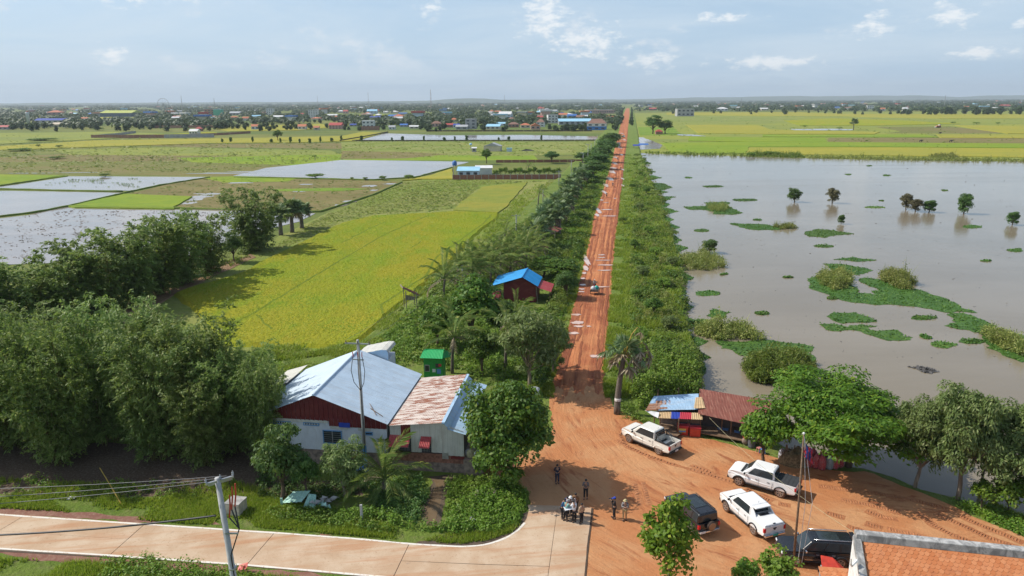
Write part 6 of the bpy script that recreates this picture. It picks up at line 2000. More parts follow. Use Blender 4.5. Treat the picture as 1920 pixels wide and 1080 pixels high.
roofb = MB().slab([ra + rdir * 0.25 - nrm * .06, rb - nrm * .06, rb + slope * 5.5 - nrm * .06, ra + rdir * 0.25 + slope * 5.5 - nrm * .06], 0.08).build('roof', MATS['tile_orange'])
into(roofb, tr)
MT = Matrix((rdir, slope, nrm)).transposed()
cnt, rest = 0, MB()
for row in range(13):
 for k in range(48):
  x = 0.42 + k * tw * 1.02 + (tw / 2 if row % 2 else 0)
  p = ra + rdir * x + slope * (0.18 + row * 0.235)
  s_ = ((np.array(p) - CAMP) @ _right / ((np.array(p) - CAMP) @ _fwd) * FPX + 960, 540 - (np.array(p) - CAMP) @ _up / ((np.array(p) - CAMP) @ _fwd) * FPX)
  Mx = Matrix.Translation(p) @ MT.to_4x4() @ Matrix.Rotation(random.uniform(-.03, .03), 4, 'Z')
  if s_[0] < 1935 and s_[1] < 1092 and cnt < 300:
   o = link('tile', tme)
   o.matrix_world = Mx
   into(o, tr)
   o.matrix_basis = Mx
   cnt += 1
  else:
   rest.add([Mx @ Vector(v) for v in tmb.v], tmb.f)
o = rest.build('tile_field', MATS['tile_orange'])
into(o, tr)
o['kind'] = 'stuff'
# concrete ridge and verge
up_ = Vector((0, 0, 1))
rg_box = MB()
for a, b, w, h in ((ra - rdir * 0.1, rb, 0.46, 0.34),):
 q = [a + up_ * 0.0 - down * w / 2, a - down * w / 2 + up_ * h, a + down * w / 2 + up_ * h * .9, a + down * w / 2 + slope * 0.05 - up_ * 0.12]
 d = b - a
 rg_box.add(q + [x + d for x in q], [(0, 1, 2, 3), (7, 6, 5, 4), (0, 4, 5, 1), (1, 5, 6, 2), (2, 6, 7, 3), (3, 7, 4, 0)])
into(rg_box.build('ridge', MATS['ridge_concrete'], bevel=0.04), tr)
vb = MB()
q = [ra - rdir * .22 - nrm * .1, ra + rdir * .2 - nrm * .1, ra + rdir * .2 + nrm * .16, ra - rdir * .22 + nrm * .16]
vb.add(q + [x + slope * 5.5 for x in q], [(3, 2, 1, 0), (4, 5, 6, 7), (0, 1, 5, 4), (1, 2, 6, 5), (2, 3, 7, 6), (3, 0, 4, 7)])
into(vb.build('verge', MATS['ridge_concrete'], bevel=0.03), tr)
# gable wall, and the far slope
gw = ra - rdir * 0.1
into(MB().slab([gw - down * .1 + up_ * 0.02, gw + down * 4.2 - up_ * 2.75, gw + down * 4.2 - up_ * TZ, gw - down * .1 - up_ * TZ], 0.12).build('gable_wall', MATS['white_paint']), tr)
into(MB().tube([gw - rdir * .2 + down * 1.6 - up_ * .5, gw - rdir * .5 + down * 1.8 - up_ * .75, gw - rdir * .62 + down * 2.0 - up_ * .5, gw - rdir * .66 + down * 2.1 - up_ * .1], [.09, .08, .06, .03], 6).build('gable_finial', MATS['white_paint']), tr)
mid = (ra + rb) / 2
wc = mid + down * 2.05
into(MB().box((wc.x, wc.y, 1.35), ((rb - ra).length - 0.6, 4.0, 2.7), math.atan2(rdir.y, rdir.x)).build('wall', MATS['white_paint']), tr)
into(MB().box((mid.x, mid.y, 2.72), ((rb - ra).length - 0.6, .16, 5.4), math.atan2(rdir.y, rdir.x)).build('rear_wall', MATS['white_paint']), tr)

# porch with its own small tiled roof and the red sheet beside it
pz = 3.0
pa, pb = Vector(G(1535, 1062, pz)), Vector(G(1588, 1066, pz))
porch = thing('porch', 'small orange tiled porch roof beside the tiled building', 'porch', (pa.x, pa.y, 0))
pd = (pb - pa).normalized()
pdn = Vector((pd.y, -pd.x, 0))
pdn = -pdn if pdn.y > 0 else pdn
psl = (pdn + Vector((0, 0, -0.35))).normalized()
pn = pd.cross(psl).normalized()
pn = -pn if pn.z < 0 else pn
into(MB().slab([pa - pn * .05, pb - pn * .05, pb + psl * 2.2 - pn * .05, pa + psl * 2.2 - pn * .05], 0.06).build('roof', MATS['tile_orange']), porch)
PT = Matrix((pd, psl, pn)).transposed().to_4x4()
for row in range(8):
 for k in range(7):
  o = link('tile', tme)
  o.parent = porch
  o.matrix_parent_inverse = Matrix.Translation(-porch.location)
  o.matrix_basis = Matrix.Translation(pa + pd * (0.1 + k * tw + (tw / 2 if row % 2 else 0)) + psl * (row * 0.235)) @ PT
for s_ in (0.1, (pb - pa).length - 0.1):
 for t2 in (0.15, 2.0):
  p = pa + pd * s_ + psl * t2
  into(MB().tube([(p.x, p.y, -0.05), (p.x, p.y, p.z - 0.08)], 0.07, 6).build('post', MATS['concrete_grey']), porch)
plain('red_plastic', (0.56, 0.055, 0.03), 0.4, var=0.2)
ca = G(1554, 1052, 1.2)
canopy = thing('red_cart', 'red sheet covered cart parked between black wagon and tiled roof', 'cart', (ca[0] + .1, ca[1] - .2, 0), R(-12))
canopy.scale = (.85, .8, .8)
MB().add([(-.75, -.6, 1.25), (.95, -.75, 1.0), (1.05, .15, 1.0), (.2, .75, 1.55), (-.65, .8, 1.6), (-.75, -.6, 1.17), (.95, -.75, .92), (1.05, .15, .92), (.2, .75, 1.47), (-.65, .8, 1.52)],
   [(0, 1, 2, 3, 4), (9, 8, 7, 6, 5), (0, 5, 6, 1), (1, 6, 7, 2), (2, 7, 8, 3), (3, 8, 9, 4), (4, 9, 5, 0)]).build('cover', MATS['red_plastic'], canopy, bevel=0.03)
MB().box((0.1, 0.0, 0.62), (1.5, 1.1, 0.5)).build('box', MATS['concrete_grey'], canopy, bevel=0.03)
for x_ in (-.5, .7):
 for y_ in (-.6, .6):
  MB().lathe([(.1, -.05), (.28, -.05), (.3, 0), (.28, .05), (.1, .05)], (x_, y_, .3), 14, 'Y').build('wheel', MATS['cable_black'], canopy)

# =================================================================== vehicles
def carpaint(name, c, rough=0.25, metal=0.0):
 t = NT(name)
 v = t.pos('object')
 z = t.n.new('ShaderNodeSeparateXYZ')
 t.l.new(v, z.inputs[0])
 f = t.noise(v, 3.0, 5, 0.7)
 # splashed mud on the lower body
 k = t.math('MULTIPLY', t.ramp(t.math('ADD', z.outputs[2], t.math('MULTIPLY', f, 0.45)), 0.98, 0.62), 0.6)
 t.b.inputs['Coat Weight'].default_value = 0.5
 t.b.inputs['Coat Roughness'].default_value = 0.08
 MATS[name] = t.fin(t.mix(k, c, (0.40, 0.22, 0.12)), t.math('MULTIPLY_ADD', f, 0.2, rough), metal, 0.5)

carpaint('paint_white', (0.80, 0.80, 0.79))
carpaint('paint_cream', (0.74, 0.71, 0.64))
carpaint('paint_black', (0.012, 0.013, 0.016), 0.12)
plain('tyre_rubber', (0.06, 0.04, 0.03), 0.9, var=0.4)
plain('tyre_mud', (0.15, 0.085, 0.05), 0.9, var=0.4, scale=5)
plain('rim_alloy', (0.45, 0.43, 0.41), 0.35, 0.7)
plain('plastic_black', (0.022, 0.022, 0.024), 0.55)
plain('lamp_red', (0.52, 0.01, 0.015), 0.2)
plain('lamp_clear', (0.75, 0.77, 0.8), 0.12)
plain('chrome', (0.7, 0.7, 0.71), 0.15, 0.9)
plain('plate_teal', (0.02, 0.38, 0.30), 0.5)
plain('plate_white', (0.7, 0.7, 0.7), 0.5)
plain('canvas_black', (0.035, 0.038, 0.042), 0.75)

def arc(cx, r, z0, n=9):
 a0 = math.asin(min(1, (z0 - 0.39) / r))
 return [(cx + r * math.cos(a), 0.39 + r * math.sin(a)) for a in np.linspace(a0, math.pi - a0, n)]

def hull(sil, wfun, name, m, parent, bevel=0.085):
 P = [Vector((x, z, 0)) for x, z in sil]
 tri = tessellate_polygon([P])
 n = len(sil)
 vs = [(x, wfun(x, z), z) for x, z in sil] + [(x, -wfun(x, z), z) for x, z in sil]
 fs = [tuple(t) for t in tri] + [tuple(i + n for i in t)[::-1] for t in tri]
 fs += [(i, (i + 1) % n, n + (i + 1) % n, n + i) for i in range(n)]
 me = bpy.data.meshes.new(name)
 me.from_pydata(vs, [], fs)
 bm = bmesh.new()
 bm.from_mesh(me)
 bmesh.ops.dissolve_limit(bm, angle_limit=R(1.5), verts=bm.verts, edges=bm.edges)
 bmesh.ops.recalc_face_normals(bm, faces=bm.faces)
 bm.to_mesh(me)
 bm.free()
 me.polygons.foreach_set('use_smooth', [True] * len(me.polygons))
 o = link(name, me, m, parent)
 b = o.modifiers.new('bevel', 'BEVEL')
 b.width = bevel
 b.segments = 3
 b.limit_method = 'ANGLE'
 b.angle_limit = R(30)
 b.harden_normals = True
 return o

def patch_on(q, u0, u1, v0, v1, off, name, m, parent):
 """a pane lying on the quad q (bottom-a, bottom-b, top-b, top-a)"""
 a, b, c, d = (Vector(p) for p in q)
 e = lambda u, v: a.lerp(b, u).lerp(d.lerp(c, u), v)
 nrm = (b - a).cross(d - a).normalized()
 ctr = (a + b + c + d) / 4
 if nrm.dot(Vector((ctr.x * .2, ctr.y, 0.2)) if abs(nrm.y) > .6 else Vector((ctr.x, 0, .3))) < 0:
  nrm = -nrm
 pts = [e(u0, v0), e(u1, v0), e(u1, v1), e(u0, v1)]
 return MB().slab([p + nrm * off for p in pts], 0.016).build(name, m, parent, bevel=0.0)

def wheel(parent, x, y, r=0.39, w=0.26, muddy=True):
 s = 1 if y > 0 else -1
 prof = [(r * .58, -w / 2), (r * .93, -w / 2), (r, -w * .36), (r, w * .36), (r * .93, w / 2), (r * .58, w / 2)]
 o = MB().lathe(prof, (0, 0, 0), 24, 'Y').build('wheel', MATS['tyre_mud' if muddy else 'tyre_rubber'], parent, loc=(x, y, r), smooth=True)
 mb = MB().lathe([(r * .66, s * w * .44), (r * .66, s * w * .54), (r * .56, s * w * .56), (r * .54, s * w * .50)], (0, 0, 0), 20, 'Y')
 for k in range(6):
  a = 2 * math.pi * k / 6
  mb.box((math.cos(a) * r * .3, s * w * .53, math.sin(a) * r * .3), (r * .6, 0.03, 0.075), 0)
  n = len(mb.v)
  for i in range(n - 8, n):
   vx, vy, vz = mb.v[i]
   lx, lz = vx - math.cos(a) * r * .3, vz - math.sin(a) * r * .3
   mb.v[i] = (math.cos(a) * r * .3 + lx * math.cos(a) - lz * math.sin(a), vy, math.sin(a) * r * .3 + lx * math.sin(a) + lz * math.cos(a))
 mb.lathe([(r * .13, s * w * .50), (r * .14, s * w * .58), (r * .05, s * w * .59)], (0, 0, 0), 10, 'Y')
 mb.build('rim', MATS['rim_alloy'], o)
 MB().lathe([(r * .58, s * w * .505), (r * .1, s * w * .508)], (0, 0, 0), 16, 'Y').build('hub', MATS['plastic_black'], o)
 return o

def vehicle(name, label, cat, paint, kind, front, rear, group=None):
 """front, rear: where the two near-side wheels touch the ground in the photograph"""
 F_, Re = Vector(G(*front, 0.02)), Vector(G(*rear, 0.02))
 d = (F_ - Re).normalized()
 hd = math.atan2(d.y, d.x)
 left = Vector((-math.sin(hd), math.cos(hd), 0))
 ctr = (F_ + Re) / 2 - left * 0.86
 r = thing(name, label, cat, (ctr.x, ctr.y, 0.0), hd, group)
 P = MATS[paint]
 blk = MATS['plastic_black']
 pick = kind.startswith('pickup')
 wb = {'wagon': 2.85, 'offroad': 2.75}.get(kind, 3.22)
 xf, xr = wb / 2 + (0.05 if pick else 0.08), -wb / 2 + (0.05 if pick else 0.08)
 Rw = 0.42
 if pick:
  r.scale = (1, 1, 1.05)
 zb = 0.44
 if pick:
  nose, tail, belt, hood = 2.60, -2.68, 1.19, 1.20
 elif kind == 'wagon':
  nose, tail, belt, hood = 2.42, -2.48, 1.14, 1.13
 else:
  nose, tail, belt, hood = 2.22, -2.22, 1.16, 1.15

 def wf(x, z):
  w = 0.945
  w -= 0.13 * max(0, (x - nose + 0.55) / 0.55) ** 2
  w -= 0.04 * max(0, (tail + 0.35 - x) / 0.35) ** 2
  w -= 0.05 * max(0, (z - 0.95) / 0.2) + 0.04 * max(0, (0.6 - z) / 0.15)
  return w
 cabx0 = -1.08 if pick else tail + 0.10
 cabx1 = 1.52 if pick else nose - 1.20
 sil = [(nose - 0.06, zb + 0.06)] + arc(xf, 0.475, zb) + arc(xr, 0.475, zb) + [(tail + 0.08, zb + 0.1), (tail, zb + 0.2)]
 if pick:
  sil += [(tail, 0.74), (-1.02, 0.74), (-0.98, belt)]
 else:
  sil += [(tail - 0.0, belt - 0.1), (tail + 0.03, belt)]
 sil += [(cabx1 - 0.1, belt), (cabx1 + 0.05, hood + 0.01), ((cabx1 + nose) / 2 + 0.2, hood - 0.015), (nose - 0.24, hood - 0.05), (nose - 0.06, hood - 0.14), (nose, 0.80)]
 body = hull(sil, wf, 'body', P, r)
 MB().box((0, 0, 0.52), (nose - tail - 0.5, 1.45, 0.34)).build('underbody', blk, r)
 # cabin
 tx0, tx1, zt, bw, tw_ = {'wagon': (tail + 0.25, cabx1 - 0.72, 1.86, 0.885, 0.72), 'offroad': (tail + 0.13, cabx1 - 0.50, 1.88, 0.885, 0.77)}.get(kind, (cabx0 + 0.12, cabx1 - 0.80, 1.88, 0.88, 0.75))
 b_ = [(cabx0, -bw, belt - 0.03), (cabx1, -bw + 0.03, belt - 0.03), (cabx1, bw - 0.03, belt - 0.03), (cabx0, bw, belt - 0.03)]
 t_ = [(tx0, -tw_, zt - 0.03), (tx1, -tw_, zt - 0.02), (tx1, tw_, zt - 0.02), (tx0, tw_, zt - 0.03)]
 mid = [((tx0 * .75 + tx1 * .25), 0.0, zt + 0.03)]
 cab = MB().add(b_ + t_, [(3, 2, 1, 0), (4, 5, 6, 7), (0, 1, 5, 4), (1, 2, 6, 5), (2, 3, 7, 6), (3, 0, 4, 7)]).build('cabin', P, r, smooth=True)
 bv = cab.modifiers.new('bevel', 'BEVEL')
 bv.width, bv.segments, bv.harden_normals = 0.16, 5, True
 gl = MATS['glass_dark']
 MB().box((cabx1 + .02, 0, hood + .012), (.16, 1.5, .02)).build('cowl', blk, r)
 for s in (0, 1):
  q = (b_[0], b_[1], t_[1], t_[0]) if s == 0 else (b_[3], b_[2], t_[2], t_[3])
  spans = [(0.10, 0.42), (0.46, 0.74)] if pick else ([(0.06, 0.30), (0.33, 0.60), (0.63, 0.84)] if kind == 'wagon' else [(0.05, 0.26), (0.30, 0.56), (0.59, 0.83)])
  for u0, u1 in (spans if not pick else [(0.06, 0.45), (0.47, 0.84)]):
   patch_on(q, u0, u1, 0.13, 0.89, 0.004, 'side_window', gl, r)
  patch_on(q, 0.44 if pick else .28, 0.48 if pick else .35, 0.13, 0.89, 0.002, 'pillar', blk, r)
 patch_on((b_[1], b_[2], t_[2], t_[1]), 0.07, 0.93, 0.08, 0.90, 0.004, 'windscreen', gl, r)
 patch_on((b_[3], b_[0], t_[0], t_[3]), 0.10, 0.90, 0.22, 0.86, 0.004, 'rear_window', gl, r)
 # wheels and arches
 for x in (xf, xr):
  for y in (0.80, -0.80):
   wheel(r, x, y, Rw)
   s = 1 if y > 0 else -1
   pts = [(px, s * (wf(px, pz) + 0.005), pz) for px, pz in arc(x, 0.485, zb + 0.02, 11)]
   MB().tube(pts, 0.05 if paint != 'paint_cream' else 0.022, 6).build('arch_trim', blk if paint != 'paint_cream' else P, r, smooth=True)
 for s in (-1, 1):
  MB().box(((xf + xr) / 2, s * 0.93, 0.46), (wb - 1.05, 0.13, 0.07)).build('side_step', blk, r, bevel=0.02)
  MB().box((cabx1 - 0.30, s * 1.03, 1.25), (0.13, 0.2, 0.15)).build('mirror', blk if kind != 'wagon' else MATS['chrome'], r, bevel=0.04)
  for hx in ((0.30, -0.62) if pick else (0.15, -0.85)):
   MB().box((hx, s * (wf(hx, 0.98) + 0.012), 0.985), (0.2, 0.03, 0.04)).build('door_handle', blk if kind != 'wagon' else MATS['chrome'], r, bevel=0.01)
  for hx in ((1.12, 0.12, -0.92) if pick else (0.78, -0.25, -1.05)):
   MB().box((hx, s * (wf(hx, 0.8) - 0.004), 0.82), (0.014, 0.012, 0.56)).build('door_seam', blk, r)
  MB().box((nose - 0.14, s * 0.70, 0.90), (0.26, 0.3, 0.16)).build('headlight', MATS['lamp_clear'], r, bevel=0.03)
  MB().box((tail + 0.03, s * 0.83, 0.95), (0.14, 0.17, 0.30)).build('tail_light', MATS['lamp_red'], r, bevel=0.02)
 MB().box((nose - 0.06, 0, 0.80), (0.16, 1.05, 0.26)).build('grille', blk, r, bevel=0.03)
 MB().box((nose - 0.07, 0, 0.53), (0.24, 1.66, 0.22)).build('front_bumper', blk if pick else P, r, bevel=0.06)
 MB().box((tail - 0.04, 0, 0.55), (0.22, 1.70, 0.16)).build('rear_bumper', MATS['chrome'] if kind in ('pickup_lid', 'offroad') else blk, r, bevel=0.04)
 MB().box((tail - 0.165, -0.0 if not kind == 'offroad' else 0.6, 0.60), (0.02, 0.42, 0.15)).build('number_plate', MATS['plate_teal'] if kind == 'pickup_lid' else MATS['plate_white'], r)
 MB().tube([(tx0 + 0.2, 0, zt), (tx0 + 0.12, 0, zt + 0.14)], 0.012, 5).build('aerial', blk, r)
 if pick:
  for s in (-1, 1):
   side = [(tail + 0.01, 0.70), (-1.04, 0.70), (-0.98, belt), (tail + 0.02, belt - 0.01)]
   MB().add([(x, s * wf(x, z), z) for x, z in side] + [(x, s * (wf(x, z) - 0.10), z) for x, z in side],
      [(0, 1, 2, 3), (7, 6, 5, 4), (0, 4, 5, 1), (1, 5, 6, 2), (2, 6, 7, 3), (3, 7, 4, 0)]).build('bed_side', P, r, bevel=0.02)
  tg = MB().box((tail + 0.045, 0, 0.94), (0.09, 1.70, 0.48)).build('tailgate', P, r, bevel=0.02)
  MB().box((tail - 0.01, 0, 1.02), (0.03, 0.28, 0.06)).build('handle', blk, tg)
  MB().box((tail - 0.01, 0, 0.93), (0.02, 0.16, 0.07)).build('badge', blk, tg)
  MB().box(((tail - 1.04) / 2, 0, 0.755), (abs(tail + 1.1), 1.66, 0.03)).build('bed_floor', blk, r)
  if kind == 'pickup_open':
   for s in (-1, 1):
    MB().tube([(-1.18, s * .80, 1.18), (-1.2, s * .74, 1.70), (-1.22, 0, 1.76)], 0.05, 7).build('sports_bar', blk, r, smooth=True)
    MB().tube([(-1.2, s * .74, 1.63), (-1.8, s * .82, 1.25), (-2.45, s * .86, 1.22)], 0.05, 7).build('sports_bar', blk, r, smooth=True)
    MB().box(((tail - 1.06) / 2, s * .86, belt + .015), (1.56, .13, .03)).build('rail_cap', blk, r)
   MB().box((-1.85, 0, 0.80), (1.5, 1.4, 0.06)).build('bed_liner', MATS['canvas_black'], r)
  elif kind == 'pickup_tonneau':
   o = MB()
   for k in range(5):
    x1 = -1.07 - k * 0.316
    o.box((x1 - 0.158, 0, belt + 0.02), (0.31, 1.70, 0.05))
   o.build('bed_cover', MATS['canvas_black'], r, bevel=0.012)
  else:
   lid = MB().add([(tail + .03, -.84, belt), (-1.05, -.84, belt), (-1.05, .84, belt), (tail + .03, .84, belt), (tail + .06, -.78, belt + .10), (-1.3, -.76, belt + .17), (-1.3, .76, belt + .17), (tail + .06, .78, belt + .10)],
       [(3, 2, 1, 0), (4, 5, 6, 7), (0, 1, 5, 4), (1, 2, 6, 5), (2, 3, 7, 6), (3, 0, 4, 7)]).build('bed_cover', P, r, bevel=0.05)
   for s in (-1, 1):
    MB().add([(-1.0, s * .82, belt), (-1.75, s * .84, belt + .02), (-1.42, s * .76, 1.50), (-.95, s * .70, 1.84), (-1.0, s * .74, belt), (-1.75, s * .76, belt + .02), (-1.42, s * .68, 1.50), (-.95, s * .62, 1.84)],
       [(0, 1, 2, 3), (7, 6, 5, 4), (0, 4, 5, 1), (1, 5, 6, 2), (2, 6, 7, 3), (3, 7, 4, 0)]).build('roll_fin', P, r, bevel=0.02)
   MB().box((-1.15, 0, 1.80), (.42, 1.32, .07)).build('roll_hoop', P, r, bevel=0.03)
   MB().box((-1.45, 0, belt + .17), (.22, .8, .05)).build('lid_vent', blk, r)
   MB().box((tail + .1, 0, belt + .12), (.05, .2, .05)).build('lid_lock', blk, r)
 else:
  for s in (-1, 1):
   MB().tube([(tx0 + .15, s * (tw_ - .1), zt + .05), (tx1 - .1, s * (tw_ - .1), zt + .05)], 0.028, 6).build('roof_rail', blk if kind == 'offroad' else MATS['chrome'], r, smooth=True)
   if kind == 'wagon':
    MB().box((0, s * .955, .60), (1.9, .02, .03)).build('chrome_strip', MATS['chrome'], r)
  MB().box(((tx0 + tx1) / 2 + .2, 0, zt - .012), (1.3, 1.0, .02)).build('sunroof', MATS['glass_dark'], r)
  if kind == 'wagon':
   MB().box((tx0 - .12, 0, zt - .04), (.3, 1.3, .05)).build('spoiler', P, r, bevel=0.02)
  else:
   sw = MB().lathe([(.10, -.13), (.33, -.12), (.36, -.06), (.36, .06), (.32, .11)], (0, 0, 0), 24, 'X').build('spare_wheel', MATS['tyre_rubber'], r, loc=(tail - .14, -.08, .98), smooth=True)
   MB().lathe([(.29, -.135), (.27, -.155), (.02, -.16)], (0, 0, 0), 24, 'X').build('wheel_cover', P, sw)
 return r

# near-side wheels' points of contact
vehicle('pickup_truck', 'dusty cream white pickup with open black bed beside the shop shack', 'pickup truck', 'paint_cream', 'pickup_open', (1184, 831.5), (1231.5, 851.5), 'white pickups parked on the yard')
vehicle('pickup_truck', 'white pickup with flat black bed cover behind the flagpole', 'pickup truck', 'paint_white', 'pickup_tonneau', (1388.5, 911.5), (1460, 932.5), 'white pickups parked on the yard')
vehicle('pickup_truck', 'white pickup with white bed lid and teal number plate', 'pickup truck', 'paint_white', 'pickup_lid', (1366.5, 963), (1408, 999), 'white pickups parked on the yard')
vehicle('off_roader', 'boxy black off-roader with spare wheel on its back door', 'car', 'paint_black', 'offroad', (1257, 964), (1294, 998))
vehicle('station_wagon', 'large glossy black four wheel drive wagon by the flagpole foot', 'car', 'paint_black', 'wagon', (1493, 1061), (1576, 1066))

# =================================================================== people
SKIN_C = plain('skin_tan', (0.36, 0.205, 0.135), 0.6, var=0.08)
HAIR_C = plain('hair_black', (0.016, 0.014, 0.013), 0.5)

def skinned(name, V, E, rad, m, parent, sub=1):
 me = bpy.data.meshes.new(name)
 me.from_pydata(V, E, [])
 o = link(name, me, m, parent)
 md = o.modifiers.new('skin', 'SKIN')
 md.use_smooth_shade = True
 sv = me.skin_vertices[0].data
 for i, q in enumerate(rad):
  q = q if isinstance(q, tuple) else (q, q)
  sv[i].radius = q
  sv[i].use_root = (i == 0)
 if sub:
  s = o.modifiers.new('sub', 'SUBSURF')
  s.levels = s.render_levels = sub
 return o

def person(px, py, face, label, shirt, trousers, pose='stand', hat=None, hair=True, h=1.68, group=None, loc=None, sleeve='long', parent_name='person', seat=None):
 """face: the direction looked in, degrees from +X; figure is built looking along -Y"""
 loc = tuple(G(px, py, 0.045)) if loc is None else loc
 r = thing(parent_name, label, 'person', loc, R(face + 90), group)
 k = h / 1.70
 r.scale = (k, k, k)
 V, E, Q = [], [], []

 def j(x, y, z, q, par=None):
  V.append((x, y, z))
  Q.append(q)
  if par is not None:
   E.append((par, len(V) - 1))
  return len(V) - 1
 sit = pose == 'sit'
 pz = 0.93 if not sit else 0.62
 lean = {'look': -0.10, 'map': -0.12}.get(pose, 0.0)
 pel = j(0, 0, pz, (.15, .11))
 wai = j(0, lean * .3, pz + .17, (.135, .10), pel)
 che = j(0, lean * .8, pz + .36, (.165, .115), wai)
 nec = j(0, lean * 1.2, pz + .545, (.056, .056), che)
 drop = 0.05 if pose in ('look', 'map', 'phone') else 0.0
 hd = j(0, lean * 1.3 - .015 - drop, pz + .645, (.078, .092), nec)
 top = j(0, lean * 1.3 - drop * .8, pz + .735, (.068, .078), hd)
 nose = j(0, lean * 1.3 - .105 - drop, pz + .635, (.012, .016), hd)
 arms = {}
 for s in (-1, 1):
  sh = j(s * .175, lean * .9, pz + .47, .058, che)
  if pose in ('camera', 'photo', 'phone') or (pose == 'map'):
   el = j(s * .24, -.14 + lean, pz + .24, .043, sh)
   tgt = {'camera': (s * .07, -.25, pz + .60), 'photo': (s * .05, -.22, pz + .56), 'phone': (s * .06, -.28, pz + .30), 'map': (s * .12, -.34, pz + .24)}[pose]
   wr = j(tgt[0], tgt[1] + lean, tgt[2], .030, el)
   hv = Vector((-s * .3, -.8, .25)).normalized()
  elif pose == 'behind':
   el = j(s * .25, .10, pz + .22, .043, sh)
   wr = j(s * .06, .16, pz + .06, .030, el)
   hv = Vector((-s * .7, 0, -.6)).normalized()
  elif sit:
   el = j(s * .26, -.16, pz + .26, .043, sh)
   wr = j(s * .27, -.42, pz + .30, .030, el)
   hv = Vector((0, -1, 0))
  else:
   el = j(s * .235, .03, pz + .20, .043, sh)
   wr = j(s * .225, -.05, pz - .04, .030, el)
   hv = Vector((0, -.2, -1)).normalized()
  w = Vector(V[wr])
  palm_ = j(*(w + hv * .07), (.036, .018), wr)
  side = hv.cross(Vector((0, 0, 1)) if abs(hv.z) < .8 else Vector((1, 0, 0))).normalized()
  for f, (ox, ln) in enumerate(((-.028, .065), (-.010, .078), (.010, .074), (.028, .056))):
   a = j(*(w + hv * (.085 + ln * .5) + side * ox), .0085, palm_)
   j(*(w + hv * (.085 + ln) + side * ox * .9 + Vector((0, -.012, -.008))), .0075, a)
  j(*(w + hv * .075 + side * .05 * s), .010, palm_)
  arms[s] = (sh, el, wr)
 legs = {}
 for s in (-1, 1):
  hp = j(s * .095, 0, pz - .06, (.088, .092), pel)
  if sit:
   kn = j(s * .16, -.40, pz - .04, .062, hp)
   an = j(s * .16, -.34, .20, .042, kn)
  else:
   st = 0.05 * s if pose != 'behind' else 0.02 * s
   kn = j(s * .105, -.015 + st * .5, .50, .060, hp)
   an = j(s * .115, st, .085, .042, kn)
  toe = j(V[an][0], V[an][1] - .13, V[an][2] - .05, (.035, .03), an)
  legs[s] = (hp, kn, an, toe)
 skinned('body', V, E, Q, SKIN_C, r)
 # shirt
 sV = [V[pel], V[wai], V[che], (V[nec][0], V[nec][1] + .005, V[nec][2] - .035)]
 sE = [(0, 1), (1, 2), (2, 3)]
 sQ = [(.163, .125), (.153, .118), (.182, .132), (.074, .072)]
 for s in (-1, 1):
  sh, el, wr = arms[s]
  n = len(sV)
  end = Vector(V[el]).lerp(Vector(V[wr]), .85 if sleeve == 'long' else .05)
  sV += [V[sh], V[el], tuple(end)] if sleeve == 'long' else [V[sh], tuple(Vector(V[sh]).lerp(Vector(V[el]), .8))]
  sQ += [.072, .055, .043] if sleeve == 'long' else [.072, .062]
  sE += [(2, n), (n, n + 1)] + ([(n + 1, n + 2)] if sleeve == 'long' else [])
 skinned('shirt', sV, sE, sQ, shirt, r)
 tV = [(0, 0, pz + .03)]
 tQ = [(.152, .118)]
 tE = []
 for s in (-1, 1):
  hp, kn, an, toe = legs[s]
  n = len(tV)
  tV += [V[hp], V[kn], (V[an][0], V[an][1], V[an][2] + .03)]
  tQ += [(.103, .105), .076, .062]
  tE += [(0, n), (n, n + 1), (n + 1, n + 2)]
 skinned('trousers', tV, tE, tQ, trousers, r)
 for s in (-1, 1):
  a, t = V[legs[s][2]], V[legs[s][3]]
  MB().box((a[0], a[1] - .055, a[2] - .045), (.092, .26, .075)).build('shoe', MATS['plastic_black'], r, bevel=0.03)
 hc = V[hd]
 if hair:
  MB().lathe([(.088, -.015), (.098, .03), (.094, .075), (.07, .115), (.03, .135)], (hc[0], hc[1] + .018, hc[2] + .01), 14).build('hair', hair if not isinstance(hair, bool) else HAIR_C, r, smooth=True)
 if hat:
  kind, hm = hat
  if kind == 'brim':
   MB().lathe([(.165, .03), (.16, .045), (.10, .055), (.098, .12), (.07, .15), (.02, .155)], (hc[0], hc[1], hc[2] + .02), 16).build('hat', hm, r, smooth=True)
  else:
   MB().lathe([(.102, .03), (.103, .07), (.08, .125), (.03, .14)], (hc[0], hc[1] + .005, hc[2] + .02), 14).box((hc[0], hc[1] - .14, hc[2] + .055), (.14, .13, .015)).build('cap', hm, r, smooth=True)
 for s in (-1, 1):
  MB().lathe([(.004, -.01), (.012, -.006), (.012, .006), (.004, .01)], (hc[0] + s * .032, hc[1] - .088, hc[2] + .025), 8, 'Y').build('eye', HAIR_C, r)
  MB().box((hc[0] + s * .082, hc[1] + .01, hc[2] + .005), (.018, .035, .06)).build('ear', SKIN_C, r, bevel=0.008)
 MB().box((hc[0], hc[1] - .088, hc[2] - .045), (.05, .012, .012)).build('mouth', MATS['lip'], r)
 return r, hc

